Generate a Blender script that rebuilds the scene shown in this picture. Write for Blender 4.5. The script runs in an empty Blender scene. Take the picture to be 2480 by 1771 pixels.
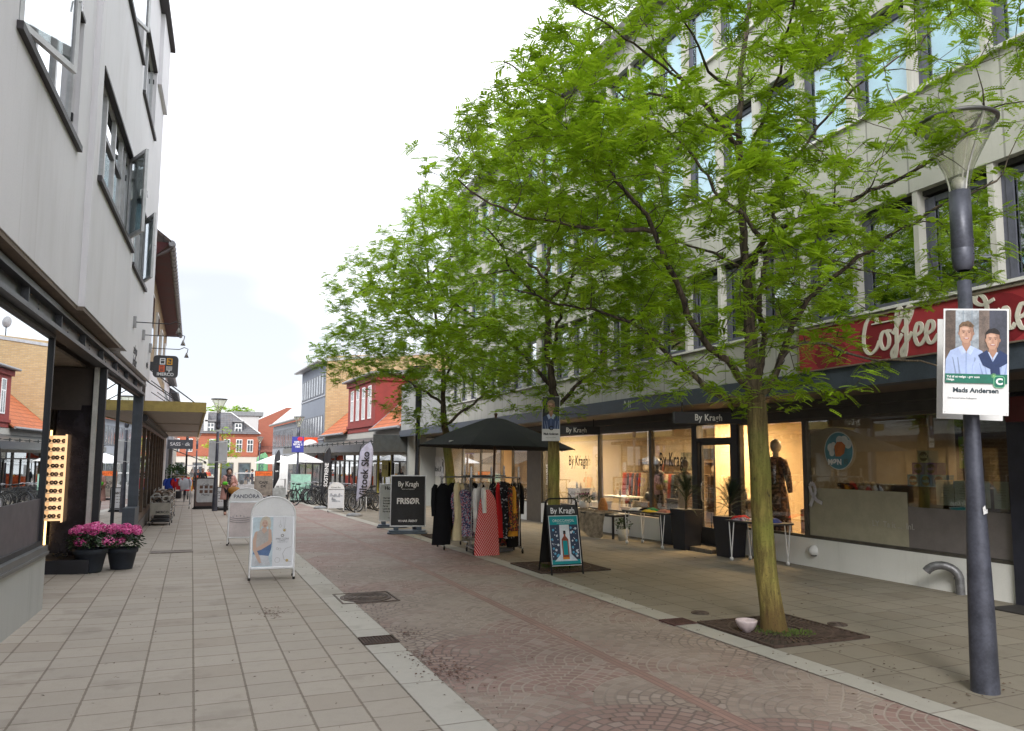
import bpy, math, random
import numpy as np
from mathutils import Matrix, Vector
R = math.radians
rnd = random.Random(7)
sc = bpy.context.scene
COL = sc.collection
# ---------------------------------------------------------------- camera
CAM = np.array([0, 0, 1.7])
pitch, yaw, roll = R(5.66), R(22.5), R(0.4)
fw = Vector((math.sin(yaw) * math.cos(pitch), math.cos(yaw) * math.cos(pitch), math.sin(pitch)))
rt = Vector((math.cos(yaw), -math.sin(yaw), 0)); up = rt.cross(fw)
r2 = rt * math.cos(roll) + up * math.sin(roll); u2 = up * math.cos(roll) - rt * math.sin(roll)
cd = bpy.data.cameras.new("camera"); cam = bpy.data.objects.new("camera", cd); COL.objects.link(cam)
cd.sensor_fit = 'HORIZONTAL'; cd.sensor_width = 36; cd.lens = 27.0; cd.shift_y = 0.0179
cd.clip_start = 0.05; cd.clip_end = 2000
cam.matrix_world = Matrix(((r2.x, u2.x, -fw.x, 0), (r2.y, u2.y, -fw.y, 0), (r2.z, u2.z, -fw.z, 1.7), (0, 0, 0, 1)))
sc.camera = cam
# ---------------------------------------------------------------- view, sky, sun
sc.view_settings.view_transform = 'Standard'; sc.view_settings.look = 'None'
sc.view_settings.exposure = 1.18; sc.view_settings.gamma = 1
sc.cycles.use_denoising = True
sc.cycles.max_bounces = 8; sc.cycles.transparent_max_bounces = 24; sc.cycles.glossy_bounces = 4
sc.cycles.transmission_bounces = 6; sc.cycles.diffuse_bounces = 3
sc.cycles.caustics_reflective = False; sc.cycles.caustics_refractive = False
sc.cycles.sample_clamp_indirect = 6
W = bpy.data.worlds.new("World"); sc.world = W; W.use_nodes = True
nt = W.node_tree; nt.nodes.clear()
def N(t, kind, **kw):
    n = t.nodes.new(kind)
    for k, v in kw.items(): setattr(n, k, v)
    return n
out = N(nt, 'ShaderNodeOutputWorld'); add = N(nt, 'ShaderNodeMixShader'); add.inputs[0].default_value = .85
sky = N(nt, 'ShaderNodeTexSky', sky_type='NISHITA', sun_disc=False, sun_elevation=R(37), sun_rotation=R(214))
b1 = N(nt, 'ShaderNodeBackground'); b1.inputs[1].default_value = 0.1
b2 = N(nt, 'ShaderNodeBackground'); b2.inputs[1].default_value = 1.25
tc = N(nt, 'ShaderNodeTexCoord'); mp = N(nt, 'ShaderNodeMapping'); mp.inputs[1].default_value = (5, 0, 7); mp.inputs[3].default_value = (1.2, 1.2, 3.0)
n1 = N(nt, 'ShaderNodeTexNoise'); n1.inputs['Scale'].default_value = 1.5; n1.inputs['Detail'].default_value = 3; n1.inputs['Roughness'].default_value = .42
n1.inputs['Distortion'].default_value = .3
cr = N(nt, 'ShaderNodeValToRGB')
cr.color_ramp.elements[0].position = .28; cr.color_ramp.elements[0].color = (.335, .34, .37, 1)
cr.color_ramp.elements[1].position = .74; cr.color_ramp.elements[1].color = (1.3, 1.3, 1.32, 1)
L_ = nt.links.new
L_(tc.outputs['Generated'], mp.inputs[0]); L_(mp.outputs[0], n1.inputs[0]); L_(n1.outputs[0], cr.inputs[0]); L_(cr.outputs[0], b2.inputs[0])
L_(sky.outputs[0], b1.inputs[0]); L_(b1.outputs[0], add.inputs[1]); L_(b2.outputs[0], add.inputs[2]); L_(add.outputs[0], out.inputs[0])
sd = bpy.data.lights.new("sun", 'SUN'); sd.energy = 1.5; sd.angle = R(24); sd.color = (1, .97, .92)
so = bpy.data.objects.new("sun", sd); COL.objects.link(so)
el, az = R(37), R(214)      # light comes from behind and above the camera
dv = Vector((math.sin(az) * math.cos(el), math.cos(az) * math.cos(el), math.sin(el)))
so.rotation_euler = dv.to_track_quat('Z', 'Y').to_euler(); so.location = (0, 0, 30)
# ---------------------------------------------------------------- materials
def new_mat(name):
    m = bpy.data.materials.new(name); m.use_nodes = True; t = m.node_tree; t.nodes.clear()
    o = N(t, 'ShaderNodeOutputMaterial'); return m, t, o
class E_:
    """tiny expression wrapper round math nodes"""
    def __init__(s, t, sock): s.t, s.s = t, sock
    def op(s, o, b=None, c=None, rev=False):
        n = s.t.nodes.new('ShaderNodeMath'); n.operation = o
        a_ = [s, b, c]
        if rev: a_ = [b, s, c]
        for i, v in enumerate(a_):
            if v is None: continue
            if isinstance(v, E_): s.t.links.new(v.s, n.inputs[i])
            else: n.inputs[i].default_value = v
        return E_(s.t, n.outputs[0])
    def __add__(s, b): return s.op('ADD', b)
    def __sub__(s, b): return s.op('SUBTRACT', b)
    def __mul__(s, b): return s.op('MULTIPLY', b)
    def __truediv__(s, b): return s.op('DIVIDE', b)
    def rsub(s, b): return s.op('SUBTRACT', b, rev=True)
    def f(s, o, b=None, c=None): return s.op(o, b, c)
def coords(t, kind='Object'):
    c = N(t, 'ShaderNodeTexCoord'); s = N(t, 'ShaderNodeSeparateXYZ'); t.links.new(c.outputs[kind], s.inputs[0])
    return c.outputs[kind], E_(t, s.outputs[0]), E_(t, s.outputs[1]), E_(t, s.outputs[2])
def comb(t, x, y=0, z=0):
    n = N(t, 'ShaderNodeCombineXYZ')
    for i, v in enumerate((x, y, z)):
        if isinstance(v, E_): t.links.new(v.s, n.inputs[i])
        else: n.inputs[i].default_value = v
    return n.outputs[0]
def noise(t, vec, scale, detail=4, rough=.55, dim='3D'):
    n = N(t, 'ShaderNodeTexNoise'); n.inputs['Scale'].default_value = scale; n.inputs['Detail'].default_value = detail
    n.inputs['Roughness'].default_value = rough
    if vec is not None: t.links.new(vec, n.inputs['Vector'])
    return E_(t, n.outputs[0])
def wnoise(t, vec):
    n = N(t, 'ShaderNodeTexWhiteNoise', noise_dimensions='3D'); t.links.new(vec, n.inputs[0]); return E_(t, n.outputs[0])
def mix(t, fac, a, b):
    n = N(t, 'ShaderNodeMix', data_type='RGBA')
    for i, v in ((0, fac), (6, a), (7, b)):
        if isinstance(v, E_): t.links.new(v.s, n.inputs[i])
        elif hasattr(v, 'default_value') or isinstance(v, bpy.types.NodeSocket): t.links.new(v, n.inputs[i])
        elif i == 0: n.inputs[0].default_value = v
        else: n.inputs[i].default_value = (*v[:3], 1)
    return n.outputs[2]
def ramp(t, fac, p0, p1):
    n = N(t, 'ShaderNodeMapRange'); n.inputs[1].default_value = p0; n.inputs[2].default_value = p1; n.interpolation_type = 'SMOOTHSTEP'
    t.links.new(fac.s, n.inputs[0]); return E_(t, n.outputs[0])
def finish(m, t, o, col, rough=.6, metal=0, height=None, bdist=.01, bstr=.6, emit=None, es=0, spec=None, coat=0):
    p = N(t, 'ShaderNodeBsdfPrincipled')
    if isinstance(col, (tuple, list)): p.inputs['Base Color'].default_value = (*col[:3], 1)
    else: t.links.new(col, p.inputs['Base Color'])
    if isinstance(rough, E_): t.links.new(rough.s, p.inputs['Roughness'])
    else: p.inputs['Roughness'].default_value = rough
    p.inputs['Metallic'].default_value = metal
    if spec is not None: p.inputs['Specular IOR Level'].default_value = spec
    if coat: p.inputs['Coat Weight'].default_value = coat
    if emit: p.inputs['Emission Color'].default_value = (*emit, 1); p.inputs['Emission Strength'].default_value = es
    if height is not None:
        b = N(t, 'ShaderNodeBump'); b.inputs['Strength'].default_value = bstr; b.inputs['Distance'].default_value = bdist
        t.links.new(height.s, b.inputs['Height']); t.links.new(b.outputs[0], p.inputs['Normal'])
    t.links.new(p.outputs[0], o.inputs[0]); return m
MC = {}
def M(col, rough=.6, metal=0, var=.15, vs=6, bump=0, bs=40, name=None, spec=None, coat=0):
    """general weathered paint / plastic / cloth material: two scales of noise in colour and roughness"""
    key = (tuple(col), rough, metal, var, vs, bump, bs, spec, coat)
    if key in MC: return MC[key]
    m, t, o = new_mat(name or 'paint'); v = coords(t)[0]
    a = noise(t, v, vs, 5); b = noise(t, v, vs * 9, 2)
    f = ramp(t, a * .7 + b * .3, .34, .66)
    c = mix(t, f, [x * (1 - var) for x in col], [min(1, x * (1 + var)) for x in col])
    h = noise(t, v, bs, 3) if bump else None
    finish(m, t, o, c, (a * .25 + (rough - .12)), metal, h, bump or .01, .5, spec=spec, coat=coat)
    MC[key] = m; return m
def emitm(col, s, name='lit'):
    m, t, o = new_mat(name); e = N(t, 'ShaderNodeEmission'); e.inputs[0].default_value = (*col, 1); e.inputs[1].default_value = s
    t.links.new(e.outputs[0], o.inputs[0]); return m
def glassm(name, tint=(.9, .95, .93), refl=1.0, base=.04, haze=0, bend=0):
    m, t, o = new_mat(name); tr = N(t, 'ShaderNodeBsdfTransparent'); tr.inputs[0].default_value = (*tint, 1)
    g = N(t, 'ShaderNodeBsdfGlossy'); g.inputs['Roughness'].default_value = 0.0; g.inputs[0].default_value = (.93, .96, .98, 1)
    fr = N(t, 'ShaderNodeFresnel'); ge = N(t, 'ShaderNodeNewGeometry')
    t.links.new((E_(t, ge.outputs['Backfacing']) * (1 / 1.5 - 1.5) + 1.5).s, fr.inputs[0])
    f = E_(t, fr.outputs[0]) * refl + base; f = f.f('MINIMUM', .98)
    if bend:   # panes are never quite flat
        c = coords(t)[0]; b = N(t, 'ShaderNodeBump'); b.inputs['Strength'].default_value = .25; b.inputs['Distance'].default_value = bend
        t.links.new(noise(t, c, 1.1, 1).s, b.inputs['Height']); t.links.new(b.outputs[0], g.inputs['Normal'])
    mx = N(t, 'ShaderNodeMixShader'); t.links.new(f.s, mx.inputs[0]); t.links.new(tr.outputs[0], mx.inputs[1]); t.links.new(g.outputs[0], mx.inputs[2])
    last = mx.outputs[0]
    if haze:
        d = N(t, 'ShaderNodeBsdfDiffuse'); d.inputs[0].default_value = (.7, .72, .7, 1); m2 = N(t, 'ShaderNodeMixShader')
        m2.inputs[0].default_value = haze; t.links.new(last, m2.inputs[1]); t.links.new(d.outputs[0], m2.inputs[2]); last = m2.outputs[0]
    t.links.new(last, o.inputs[0]); return m
GLASS = glassm('clear glass', refl=1.1, base=.05, bend=.004)
GLASS_UP = glassm('window glass', (.5, .6, .6), 1.8, .38, bend=.004)
GLASS_SHOP = glassm('shop glass', (.90, .91, .88), 1.5, .09, bend=.002)
GLASS_DARK = glassm('cafe glass', (.90, .92, .89), 1.6, .12, bend=.002)
GLASS_LEFT = glassm('left shop glass', (.55, .56, .56), 1.5, .25, bend=.001)

def brickm(name, c1, c2, mortar, bw=.22, bh=.065, ms=.012, var=.3, rough=.85, big=.25):
    m, t, o = new_mat(name); v, x, y, z = coords(t)
    b = N(t, 'ShaderNodeTexBrick'); b.inputs['Scale'].default_value = 1; b.inputs['Brick Width'].default_value = bw; b.inputs['Row Height'].default_value = bh
    b.inputs['Mortar Size'].default_value = ms; b.inputs['Color1'].default_value = (*c1, 1); b.inputs['Color2'].default_value = (*c2, 1); b.inputs['Mortar'].default_value = (*mortar, 1)
    b.inputs['Bias'].default_value = -.1; b.inputs['Mortar Smooth'].default_value = .2
    t.links.new(comb(t, x + y, z, 0), b.inputs['Vector'])
    n = ramp(t, noise(t, v, .9, 5), .3, .7)
    c = mix(t, n * big, b.outputs[0], [q * .55 for q in c1]); c = mix(t, ramp(t, noise(t, v, 14, 2), .35, .7) * .3, c, c2)
    return finish(m, t, o, c, rough, 0, E_(t, b.outputs[1]).rsub(1) , .006, .6)
def plasterm(name, col, streak=.35, dark=(.2, .2, .19), rough=.9, sx=5):
    """render coat: blotches, fine grain and vertical rain streaks"""
    m, t, o = new_mat(name); v, x, y, z = coords(t)
    s = noise(t, comb(t, (x + y) * sx, z * .35, x * .2), 1.0, 5, .65)
    bl = noise(t, v, .7, 4); g = noise(t, v, 55, 3)
    c = mix(t, ramp(t, s, .48, .78) * streak, [q * 1.03 for q in col], dark)
    c = mix(t, ramp(t, bl, .35, .75) * .22, c, [q * .72 for q in col])
    s2 = noise(t, comb(t, (x + y) * 11, z * .22, 3), 1.0, 4, .6); c = mix(t, ramp(t, s2, .56, .74) * streak * ramp(t, noise(t, v, 1.1, 3), .4, .6) * 1.6, c, dark)
    c = mix(t, ramp(t, g, .3, .7) * .12, c, [q * .8 for q in col])
    return finish(m, t, o, c, rough, 0, g + bl * 2, .004, .35)
def panelm(name, col, w=.6, h=40., off=0, joint=.012, streak=.3):
    m, t, o = new_mat(name); v, x, y, z = coords(t)
    k = ((x * .02 + y + off) / w); fx = k.f('FRACT'); jx = (fx - .5).f('ABSOLUTE').f('GREATER_THAN', .5 - joint / w)
    r = wnoise(t, comb(t, k.f('FLOOR'), 3.3, 0))
    s = noise(t, comb(t, y * 6, z * .3, 0), 1.0, 5, .65); g = noise(t, v, 40, 3); bl = noise(t, v, 1.3, 4)
    c = mix(t, ramp(t, s, .45, .75) * streak, [q * 1.03 for q in col], [q * .5 for q in col])
    c = mix(t, r * .3, c, [q * .8 for q in col]); c = mix(t, ramp(t, bl, .4, .7) * .2, c, [col[0] * .66, col[1] * .72, col[2] * .6])
    c = mix(t, ramp(t, g, .3, .7) * .15, c, [q * .75 for q in col]); c = mix(t, jx * .6, c, [q * .3 for q in col])
    return finish(m, t, o, c, .85, 0, g - jx * 3, .004, .4)
def rooftilem(name, col, axis='y', w=.2, h=.3):
    m, t, o = new_mat(name); v, x, y, z = coords(t)
    a = (y if axis == 'y' else x) / w; b = z / (h * .62)
    wv = (a * 6.2832).f('SINE'); fb = b.f('FRACT'); r = wnoise(t, comb(t, a.f('FLOOR'), b.f('FLOOR'), 0))
    c = mix(t, r * .5, col, [q * .6 for q in col]); c = mix(t, ramp(t, noise(t, v, 2.5, 5), .5, .75) * .35, c, (.2, .12, .08))
    c = mix(t, fb.f('LESS_THAN', .14) * .75, c, [q * .25 for q in col])
    return finish(m, t, o, c, .8, 0, wv * .5 - fb * .8, .03, .9)
def slabm(name, x0, w, h, col, jc, stag=.33):
    """concrete paving flags laid in columns of width w"""
    m, t, o = new_mat(name); v, x, y, z = coords(t)
    kx = (x - x0) / w; ix = kx.f('FLOOR'); fx = kx.f('FRACT')
    sh = wnoise(t, comb(t, ix, 1.7, 0)) * stag
    wob = noise(t, v, 1.6, 2) * .05
    ky = (y + wob * .5) / h + sh; iy = ky.f('FLOOR'); fy = ky.f('FRACT')
    ex = (fx - .5).f('ABSOLUTE').rsub(.5) * w; ey = (fy - .5).f('ABSOLUTE').rsub(.5) * h
    nj = noise(t, v, 22, 3)
    jx = ramp(t, (ex - nj * .012), .0045, -.001); jy = ramp(t, (ey - nj * .010), .0045, -.001)
    r = wnoise(t, comb(t, ix, iy, 0)); r2_ = wnoise(t, comb(t, iy, ix, 5))
    g = noise(t, v, 130, 3, .7); g2 = noise(t, v, 9, 5); bl = noise(t, v, .6, 5)
    c = mix(t, r * .55, [q * 1.08 for q in col], [q * .84 for q in col]); c = mix(t, r2_.f('GREATER_THAN', .9) * .3, c, (col[0] * .75, col[1] * .68, col[2] * .62))
    c = mix(t, ramp(t, g, .35, .75) * .3, c, [q * .62 for q in col]); c = mix(t, ramp(t, g, .66, .8) * .35, c, [min(1, q * 1.6) for q in col])
    c = mix(t, ramp(t, g2, .45, .75) * .22, c, [q * .7 for q in col]); c = mix(t, ramp(t, bl, .45, .75) * .3, c, (col[0] * .74, col[1] * .68, col[2] * .6))
    sp = noise(t, v, 7.5, 2, .5); c = mix(t, ramp(t, sp, .72, .745) * .55, c, (.1, .08, .065)); sq = noise(t, v, 1.4, 4, .6); c = mix(t, ramp(t, sq, .56, .66) * .22, c, (.13, .105, .08))
    c = mix(t, jx * .62, c, jc); c = mix(t, jy * .62, c, jc)
    return finish(m, t, o, c, .82 , 0, (g * .25 + r * .8 - jx * 2 - jy * 2), .005, .5)
def settm():
    """small granite setts laid in segment arcs, two lanes either side of a channel"""
    m, t, o = new_mat('granite setts'); v, x, y, z = coords(t)
    wob = noise(t, v, 1.7, 2); wx = noise(t, v, 1.3, 2)
    Rr = .74; sp = .80 * Rr; xc = 3.40
    X = x - xc + (wx - .5) * .06; Y = y + (wob - .5) * .08
    j0 = (Y / sp).f('FLOOR')
    def cand(dj):
        j = j0 + dj; odd = j.f('MODULO', 2.0).f('ABSOLUTE'); xo = (X - odd * Rr) / (2 * Rr) + 40.0
        xi = (xo + .5).f('FLOOR'); xp = (xo - xi) * (2 * Rr); dy = Y - j * sp
        return j, xi, xp, dy, (xp * xp + dy * dy).f('SQRT')
    A, B, C = cand(-1.0), cand(0.0), cand(1.0)
    ua = A[4].f('LESS_THAN', Rr); ub = B[4].f('LESS_THAN', Rr)
    sel = [a_ * ua + (b_ * ub + c_ * ub.rsub(1)) * ua.rsub(1) for a_, b_, c_ in zip(A, B, C)]
    jj, xi, xp, dy, dd = sel
    h = .082; bw = .105; kr = dd / h; ir = kr.f('FLOOR'); fr_ = kr.f('FRACT')
    rm = (ir + .5) * h
    s = xp.f('ARCTAN2', dy) * rm / bw + (ir * .37 + jj * .21).f('FRACT') + 60.0; is_ = s.f('FLOOR'); fs = s.f('FRACT')
    nj = noise(t, v, 28, 2)
    er = (fr_ - .5).f('ABSOLUTE').rsub(.5) * h; es = (fs - .5).f('ABSOLUTE').rsub(.5) * bw
    e = er.f('MINIMUM', es)
    j = ramp(t, e - nj * .009, .007, .0)
    idn = ir + jj * 17.0 + xi * 31.0
    r = wnoise(t, comb(t, idn, is_, 0)); r3 = wnoise(t, comb(t, is_, idn, 4))
    rs = wnoise(t, comb(t, jj, xi, 7)); lg = noise(t, v, .55, 3)
    band = ramp(t, rs * .32 + lg * .68, .42, .60)
    dark = ramp(t, noise(t, comb(t, x * 1.3, y * .5, 2), 1.0, 3), .55, .8)
    grey = mix(t, r, (.335, .27, .225), (.255, .20, .168)); red = mix(t, r, (.31, .205, .178), (.235, .15, .128))
    c = mix(t, band, grey, red); c = mix(t, r3.f('GREATER_THAN', .86) * .5, c, (.36, .30, .26)); c = mix(t, dark * .12, c, (.13, .095, .08))
    fine = noise(t, v, 160, 2, .7); c = mix(t, ramp(t, fine, .4, .75) * .25, c, (.12, .09, .08))
    jm = ramp(t, noise(t, v, .4, 3) + wnoise(t, comb(t, jj, xi, 2)) * .05, .43, .60)
    jcol = mix(t, jm, (.12, .09, .08), (.37, .315, .265))
    near = ramp(t, y, 20, 6)
    c = mix(t, j * (near * .7 + .08), c, jcol)
    # channel of long stones down the middle
    ch = (x - 3.40 + (noise(t, comb(t, 0, y * .4, 0), 1, 2) - .5) * .05).f('ABSOLUTE'); inch = ch.f('LESS_THAN', .062)
    cj = ((ch / .05).f('FRACT') - .5).f('ABSOLUTE').f('GREATER_THAN', .4); cy = ((y / .3).f('FRACT') - .5).f('ABSOLUTE').f('GREATER_THAN', .485)
    cc = mix(t, cj.f('MAXIMUM', cy) * .55, mix(t, wnoise(t, comb(t, (y / .3).f('FLOOR'), (x / .05).f('FLOOR'), 0)), (.32, .20, .168), (.26, .16, .135)), (.13, .095, .08))
    c = mix(t, inch, c, cc)
    bl = noise(t, v, .5, 5); c = mix(t, ramp(t, bl, .5, .75) * .35, c, (.16, .125, .11))
    hgt = j.rsub(1) * (inch.rsub(1)) + r * .35 - cj * inch
    return finish(m, t, o, c, .72, 0, hgt, .008, .6)
# ---------------------------------------------------------------- mesh helpers
def frameM(x0, y0, slope):
    a = -math.atan(slope)
    return Matrix.Translation((x0, y0, 0)) @ Matrix.Rotation(a, 4, 'Z') @ Matrix.Translation((0, -y0, 0))
class MB:
    """collects shapes; build() links them as ONE mesh object"""
    def __init__(s, T=None): s.v, s.f, s.m, s.sm, s.T = [], [], [], [], T
    def _add(s, vs, fs, mi=0, sm=False):
        b = len(s.v)
        if s.T is not None: vs = [tuple(s.T @ Vector(p)) for p in vs]
        s.v += [tuple(p) for p in vs]; s.f += [tuple(b + i for i in f) for f in fs]; s.m += [mi] * len(fs); s.sm += [sm] * len(fs); return s
    def box(s, x0, x1, y0, y1, z0, z1, mi=0, R_=None):
        x0, x1 = min(x0, x1), max(x0, x1); y0, y1 = min(y0, y1), max(y0, y1); z0, z1 = min(z0, z1), max(z0, z1)
        vs = [(x0, y0, z0), (x1, y0, z0), (x1, y1, z0), (x0, y1, z0), (x0, y0, z1), (x1, y0, z1), (x1, y1, z1), (x0, y1, z1)]
        if R_ is not None: vs = [tuple(R_ @ Vector(p)) for p in vs]
        return s._add(vs, [(0, 3, 2, 1), (4, 5, 6, 7), (0, 1, 5, 4), (1, 2, 6, 5), (2, 3, 7, 6), (3, 0, 4, 7)], mi)
    def poly(s, pts, mi=0): return s._add(pts, [tuple(range(len(pts)))], mi)
    def hexa(s, p, mi=0):   # 8 points: bottom 4 ccw, top 4 ccw
        return s._add(p, [(0, 3, 2, 1), (4, 5, 6, 7), (0, 1, 5, 4), (1, 2, 6, 5), (2, 3, 7, 6), (3, 0, 4, 7)], mi)
    def prism(s, prof, a0, a1, axis='y', mi=0):
        """extrude a closed 2-D profile: axis y -> profile is (x,z); axis x -> (y,z); axis z -> (x,y)"""
        n = len(prof)
        P = {'y': lambda p, a: (p[0], a, p[1]), 'x': lambda p, a: (a, p[0], p[1]), 'z': lambda p, a: (p[0], p[1], a)}[axis]
        vs = [P(p, a0) for p in prof] + [P(p, a1) for p in prof]
        return s._add(vs, [tuple(range(n)), tuple(range(2 * n - 1, n - 1, -1))] + [(i, n + i, n + (i + 1) % n, (i + 1) % n) for i in range(n)], mi)
    def tube(s, pts, rad, n=8, mi=0, cap=True, sm=True):
        pts = [Vector(p) for p in pts]; k = len(pts)
        if not hasattr(rad, '__len__'): rad = [rad] * k
        vs = []; u = None
        for i, p in enumerate(pts):
            d = (pts[min(i + 1, k - 1)] - pts[max(i - 1, 0)])
            if d.length < 1e-9: d = Vector((0, 0, 1))
            d.normalize()
            if u is None: u = d.orthogonal().normalized()
            else:
                u = u - d * u.dot(d)
                u = d.orthogonal().normalized() if u.length < 1e-6 else u.normalized()
            w = d.cross(u)
            for j in range(n):
                a = 2 * math.pi * j / n; vs.append(p + (u * math.cos(a) + w * math.sin(a)) * rad[i])
        fs = [(i * n + j, i * n + (j + 1) % n, (i + 1) * n + (j + 1) % n, (i + 1) * n + j) for i in range(k - 1) for j in range(n)]
        s._add(vs, fs, mi, sm)
        if cap: s._add(vs[:n], [tuple(range(n - 1, -1, -1))], mi); s._add(vs[-n:], [tuple(range(n))], mi)
        return s
    def lathe(s, prof, c=(0, 0, 0), n=16, mi=0, sm=True, closed=False):
        vs = []; k = len(prof)
        for r, z in prof:
            for j in range(n):
                a = 2 * math.pi * j / n; vs.append((c[0] + r * math.cos(a), c[1] + r * math.sin(a), c[2] + z))
        fs = [(i * n + j, i * n + (j + 1) % n, (i + 1) * n + (j + 1) % n, (i + 1) * n + j) for i in range(k - 1) for j in range(n)]
        return s._add(vs, fs, mi, sm)
    def blob(s, c, r, mi=0, n=8, m=6, jit=0, seed=0):
        q = random.Random(seed); r = r if hasattr(r, '__len__') else (r, r, r); vs = []
        for i in range(m + 1):
            th = math.pi * i / m
            for j in range(n):
                a = 2 * math.pi * j / n; k = 1 + q.uniform(-jit, jit)
                vs.append((c[0] + r[0] * k * math.sin(th) * math.cos(a), c[1] + r[1] * k * math.sin(th) * math.sin(a), c[2] - r[2] * k * math.cos(th)))
        fs = [(i * n + j, i * n + (j + 1) % n, (i + 1) * n + (j + 1) % n, (i + 1) * n + j) for i in range(m) for j in range(n)]
        return s._add(vs, fs, mi, True)
    def sheet(s, grid, mi=0, sm=True, thick=0):
        a = len(grid); b = len(grid[0]); vs = [p for r_ in grid for p in r_]
        fs = [(i * b + j, i * b + j + 1, (i + 1) * b + j + 1, (i + 1) * b + j) for i in range(a - 1) for j in range(b - 1)]
        return s._add(vs, fs, mi, sm)
    def build(s, name, mats, parent=None, bevel=0, solid=0):
        me = bpy.data.meshes.new(name); me.from_pydata(s.v, [], s.f)
        mats = mats if isinstance(mats, (list, tuple)) else [mats]
        for m in mats: me.materials.append(m)
        if s.f: me.polygons.foreach_set('material_index', s.m); me.polygons.foreach_set('use_smooth', s.sm)
        me.update(); o = bpy.data.objects.new(name, me); COL.objects.link(o)
        if parent is not None:
            o.parent = parent
            if parent.get('_w'): o.matrix_parent_inverse = Matrix.Translation(-Vector(parent['_w']))
        if bevel:
            b = o.modifiers.new('b', 'BEVEL'); b.width = bevel; b.segments = 2; b.limit_method = 'ANGLE'
        if solid:
            b = o.modifiers.new('s', 'SOLIDIFY'); b.thickness = solid; b.offset = 0
        return o
def tag(o, label, cat, group=None):
    o['label'] = label; o['category'] = cat
    if group: o['group'] = group
    return o
def thing(name, label, cat, loc=(0, 0, 0), rz=0, group=None, world=False, rx=0):
    o = bpy.data.objects.new(name, None); o.empty_display_size = .1; COL.objects.link(o); o.location = loc; o.rotation_euler = (rx, 0, rz)
    if world: o['_w'] = list(loc)
    return tag(o, label, cat, group)
def struct(name, mb, m, kind='structure'):
    o = mb.build(name, m); o['kind'] = kind; return o
def text(body, size, m, parent, loc, rot=(R(90), 0, 0), align='CENTER', bold=0, sx=1, name='lettering', depth=.001, shear=0, sp=1, ls=1):
    c = bpy.data.curves.new(name, 'FONT'); c.body = body; c.size = size; c.align_x = align; c.align_y = 'CENTER'
    c.offset = bold; c.extrude = depth; c.shear = shear; c.space_character = sp; c.space_line = ls; c.resolution_u = 3
    o = bpy.data.objects.new(name, c); COL.objects.link(o); c.materials.append(m); o.location = loc; o.rotation_euler = rot; o.scale = (sx, 1, 1)
    if parent is not None:
        o.parent = parent
        if parent.get('_w'): o.matrix_parent_inverse = Matrix.Translation(-Vector(parent['_w']))
    return o
RX = (R(90), 0, 0)
def copy_tree(o, parent=None):
    c = o.copy(); COL.objects.link(c)
    if parent is not None: c.parent = parent
    for ch in list(o.children): copy_tree(ch, c)
    return c
def gz(x, y):
    d = y - 11; z = -.016 * d * d / (d + 3) if d > 0 else 0
    if x < -.9: z += min(.03 * (-.9 - x), .15)
    return z
# common materials
WHITE = M((.78, .78, .78), .45, var=.05, name='white paint'); BLACKM = M((.009, .009, .010), .5, var=.3, spec=.3, name='black metal')
STEEL = M((.5, .5, .5), .3, 1, var=.2, name='steel'); ALU = M((.55, .56, .57), .35, .8, var=.1, name='aluminium')
POLE = M((.075, .08, .105), .42, .3, var=.3, vs=5, bump=.001, name='pole paint'); DARKP = M((.022, .023, .027), .5, var=.2, spec=.35, name='dark paint')
RUBBER = M((.015, .015, .015), .8, name='rubber'); INK = M((.012, .012, .014), .6, var=0, name='ink'); WINK = M((.85, .85, .85), .5, var=0, name='white ink')
# ================================================================ GROUND
def strip(name, x0, x1, ys, dz, m, nx=1, skip=None):
    b = MB()
    for i in range(len(ys) - 1):
        for j in range(nx):
            xa = x0 + (x1 - x0) * j / nx; xb = x0 + (x1 - x0) * (j + 1) / nx
            b._add([(xa, ys[i], gz(xa, ys[i]) + dz), (xb, ys[i], gz(xb, ys[i]) + dz), (xb, ys[i + 1], gz(xb, ys[i + 1]) + dz), (xa, ys[i + 1], gz(xa, ys[i + 1]) + dz)], [(0, 1, 2, 3)], 0, True)
    return struct(name, b, m)
YS = [-8, -4, 0, 3, 6, 8, 10, 11] + [11 + i for i in range(1, 30)] + [42, 45, 50, 55, 60, 70, 80, 100, 130, 170]
SLAB_L = slabm('left paving flags', -1.0, .362, .35, (.395, .35, .30), (.12, .09, .062))
SLAB_R = slabm('right paving flags', 4.98, .42, .40, (.25, .222, .175), (.09, .068, .045))
KERB = slabm('granite kerb', 1.53, .33, .98, (.47, .445, .40), (.13, .1, .08), 0)
KERB2 = slabm('granite kerb pale', 4.70, .28, .98, (.42, .40, .35), (.15, .12, .1), 0)
strip('ground', -120, 160, [-60, -8] + YS[1:] + [240, 320], -.03, M((.16, .14, .12), .9, var=.2, name='ground'), 14)
strip('street', 1.80, 4.75, YS[:-2], 0, settm(), 2)
strip('pavement', -14, 1.56, YS, .002, SLAB_L, 24)
strip('pavement', 4.94, 34, YS, .002, SLAB_R, 6)
strip('kerb', 1.53, 1.86, YS[:-2], .006, KERB)
strip('kerb', 4.70, 4.98, YS[:-2], .006, KERB2)
SQ = strip('square', -14, 34, [60, 70, 80, 100, 130, 170], .012, SLAB_L, 3)
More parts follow.
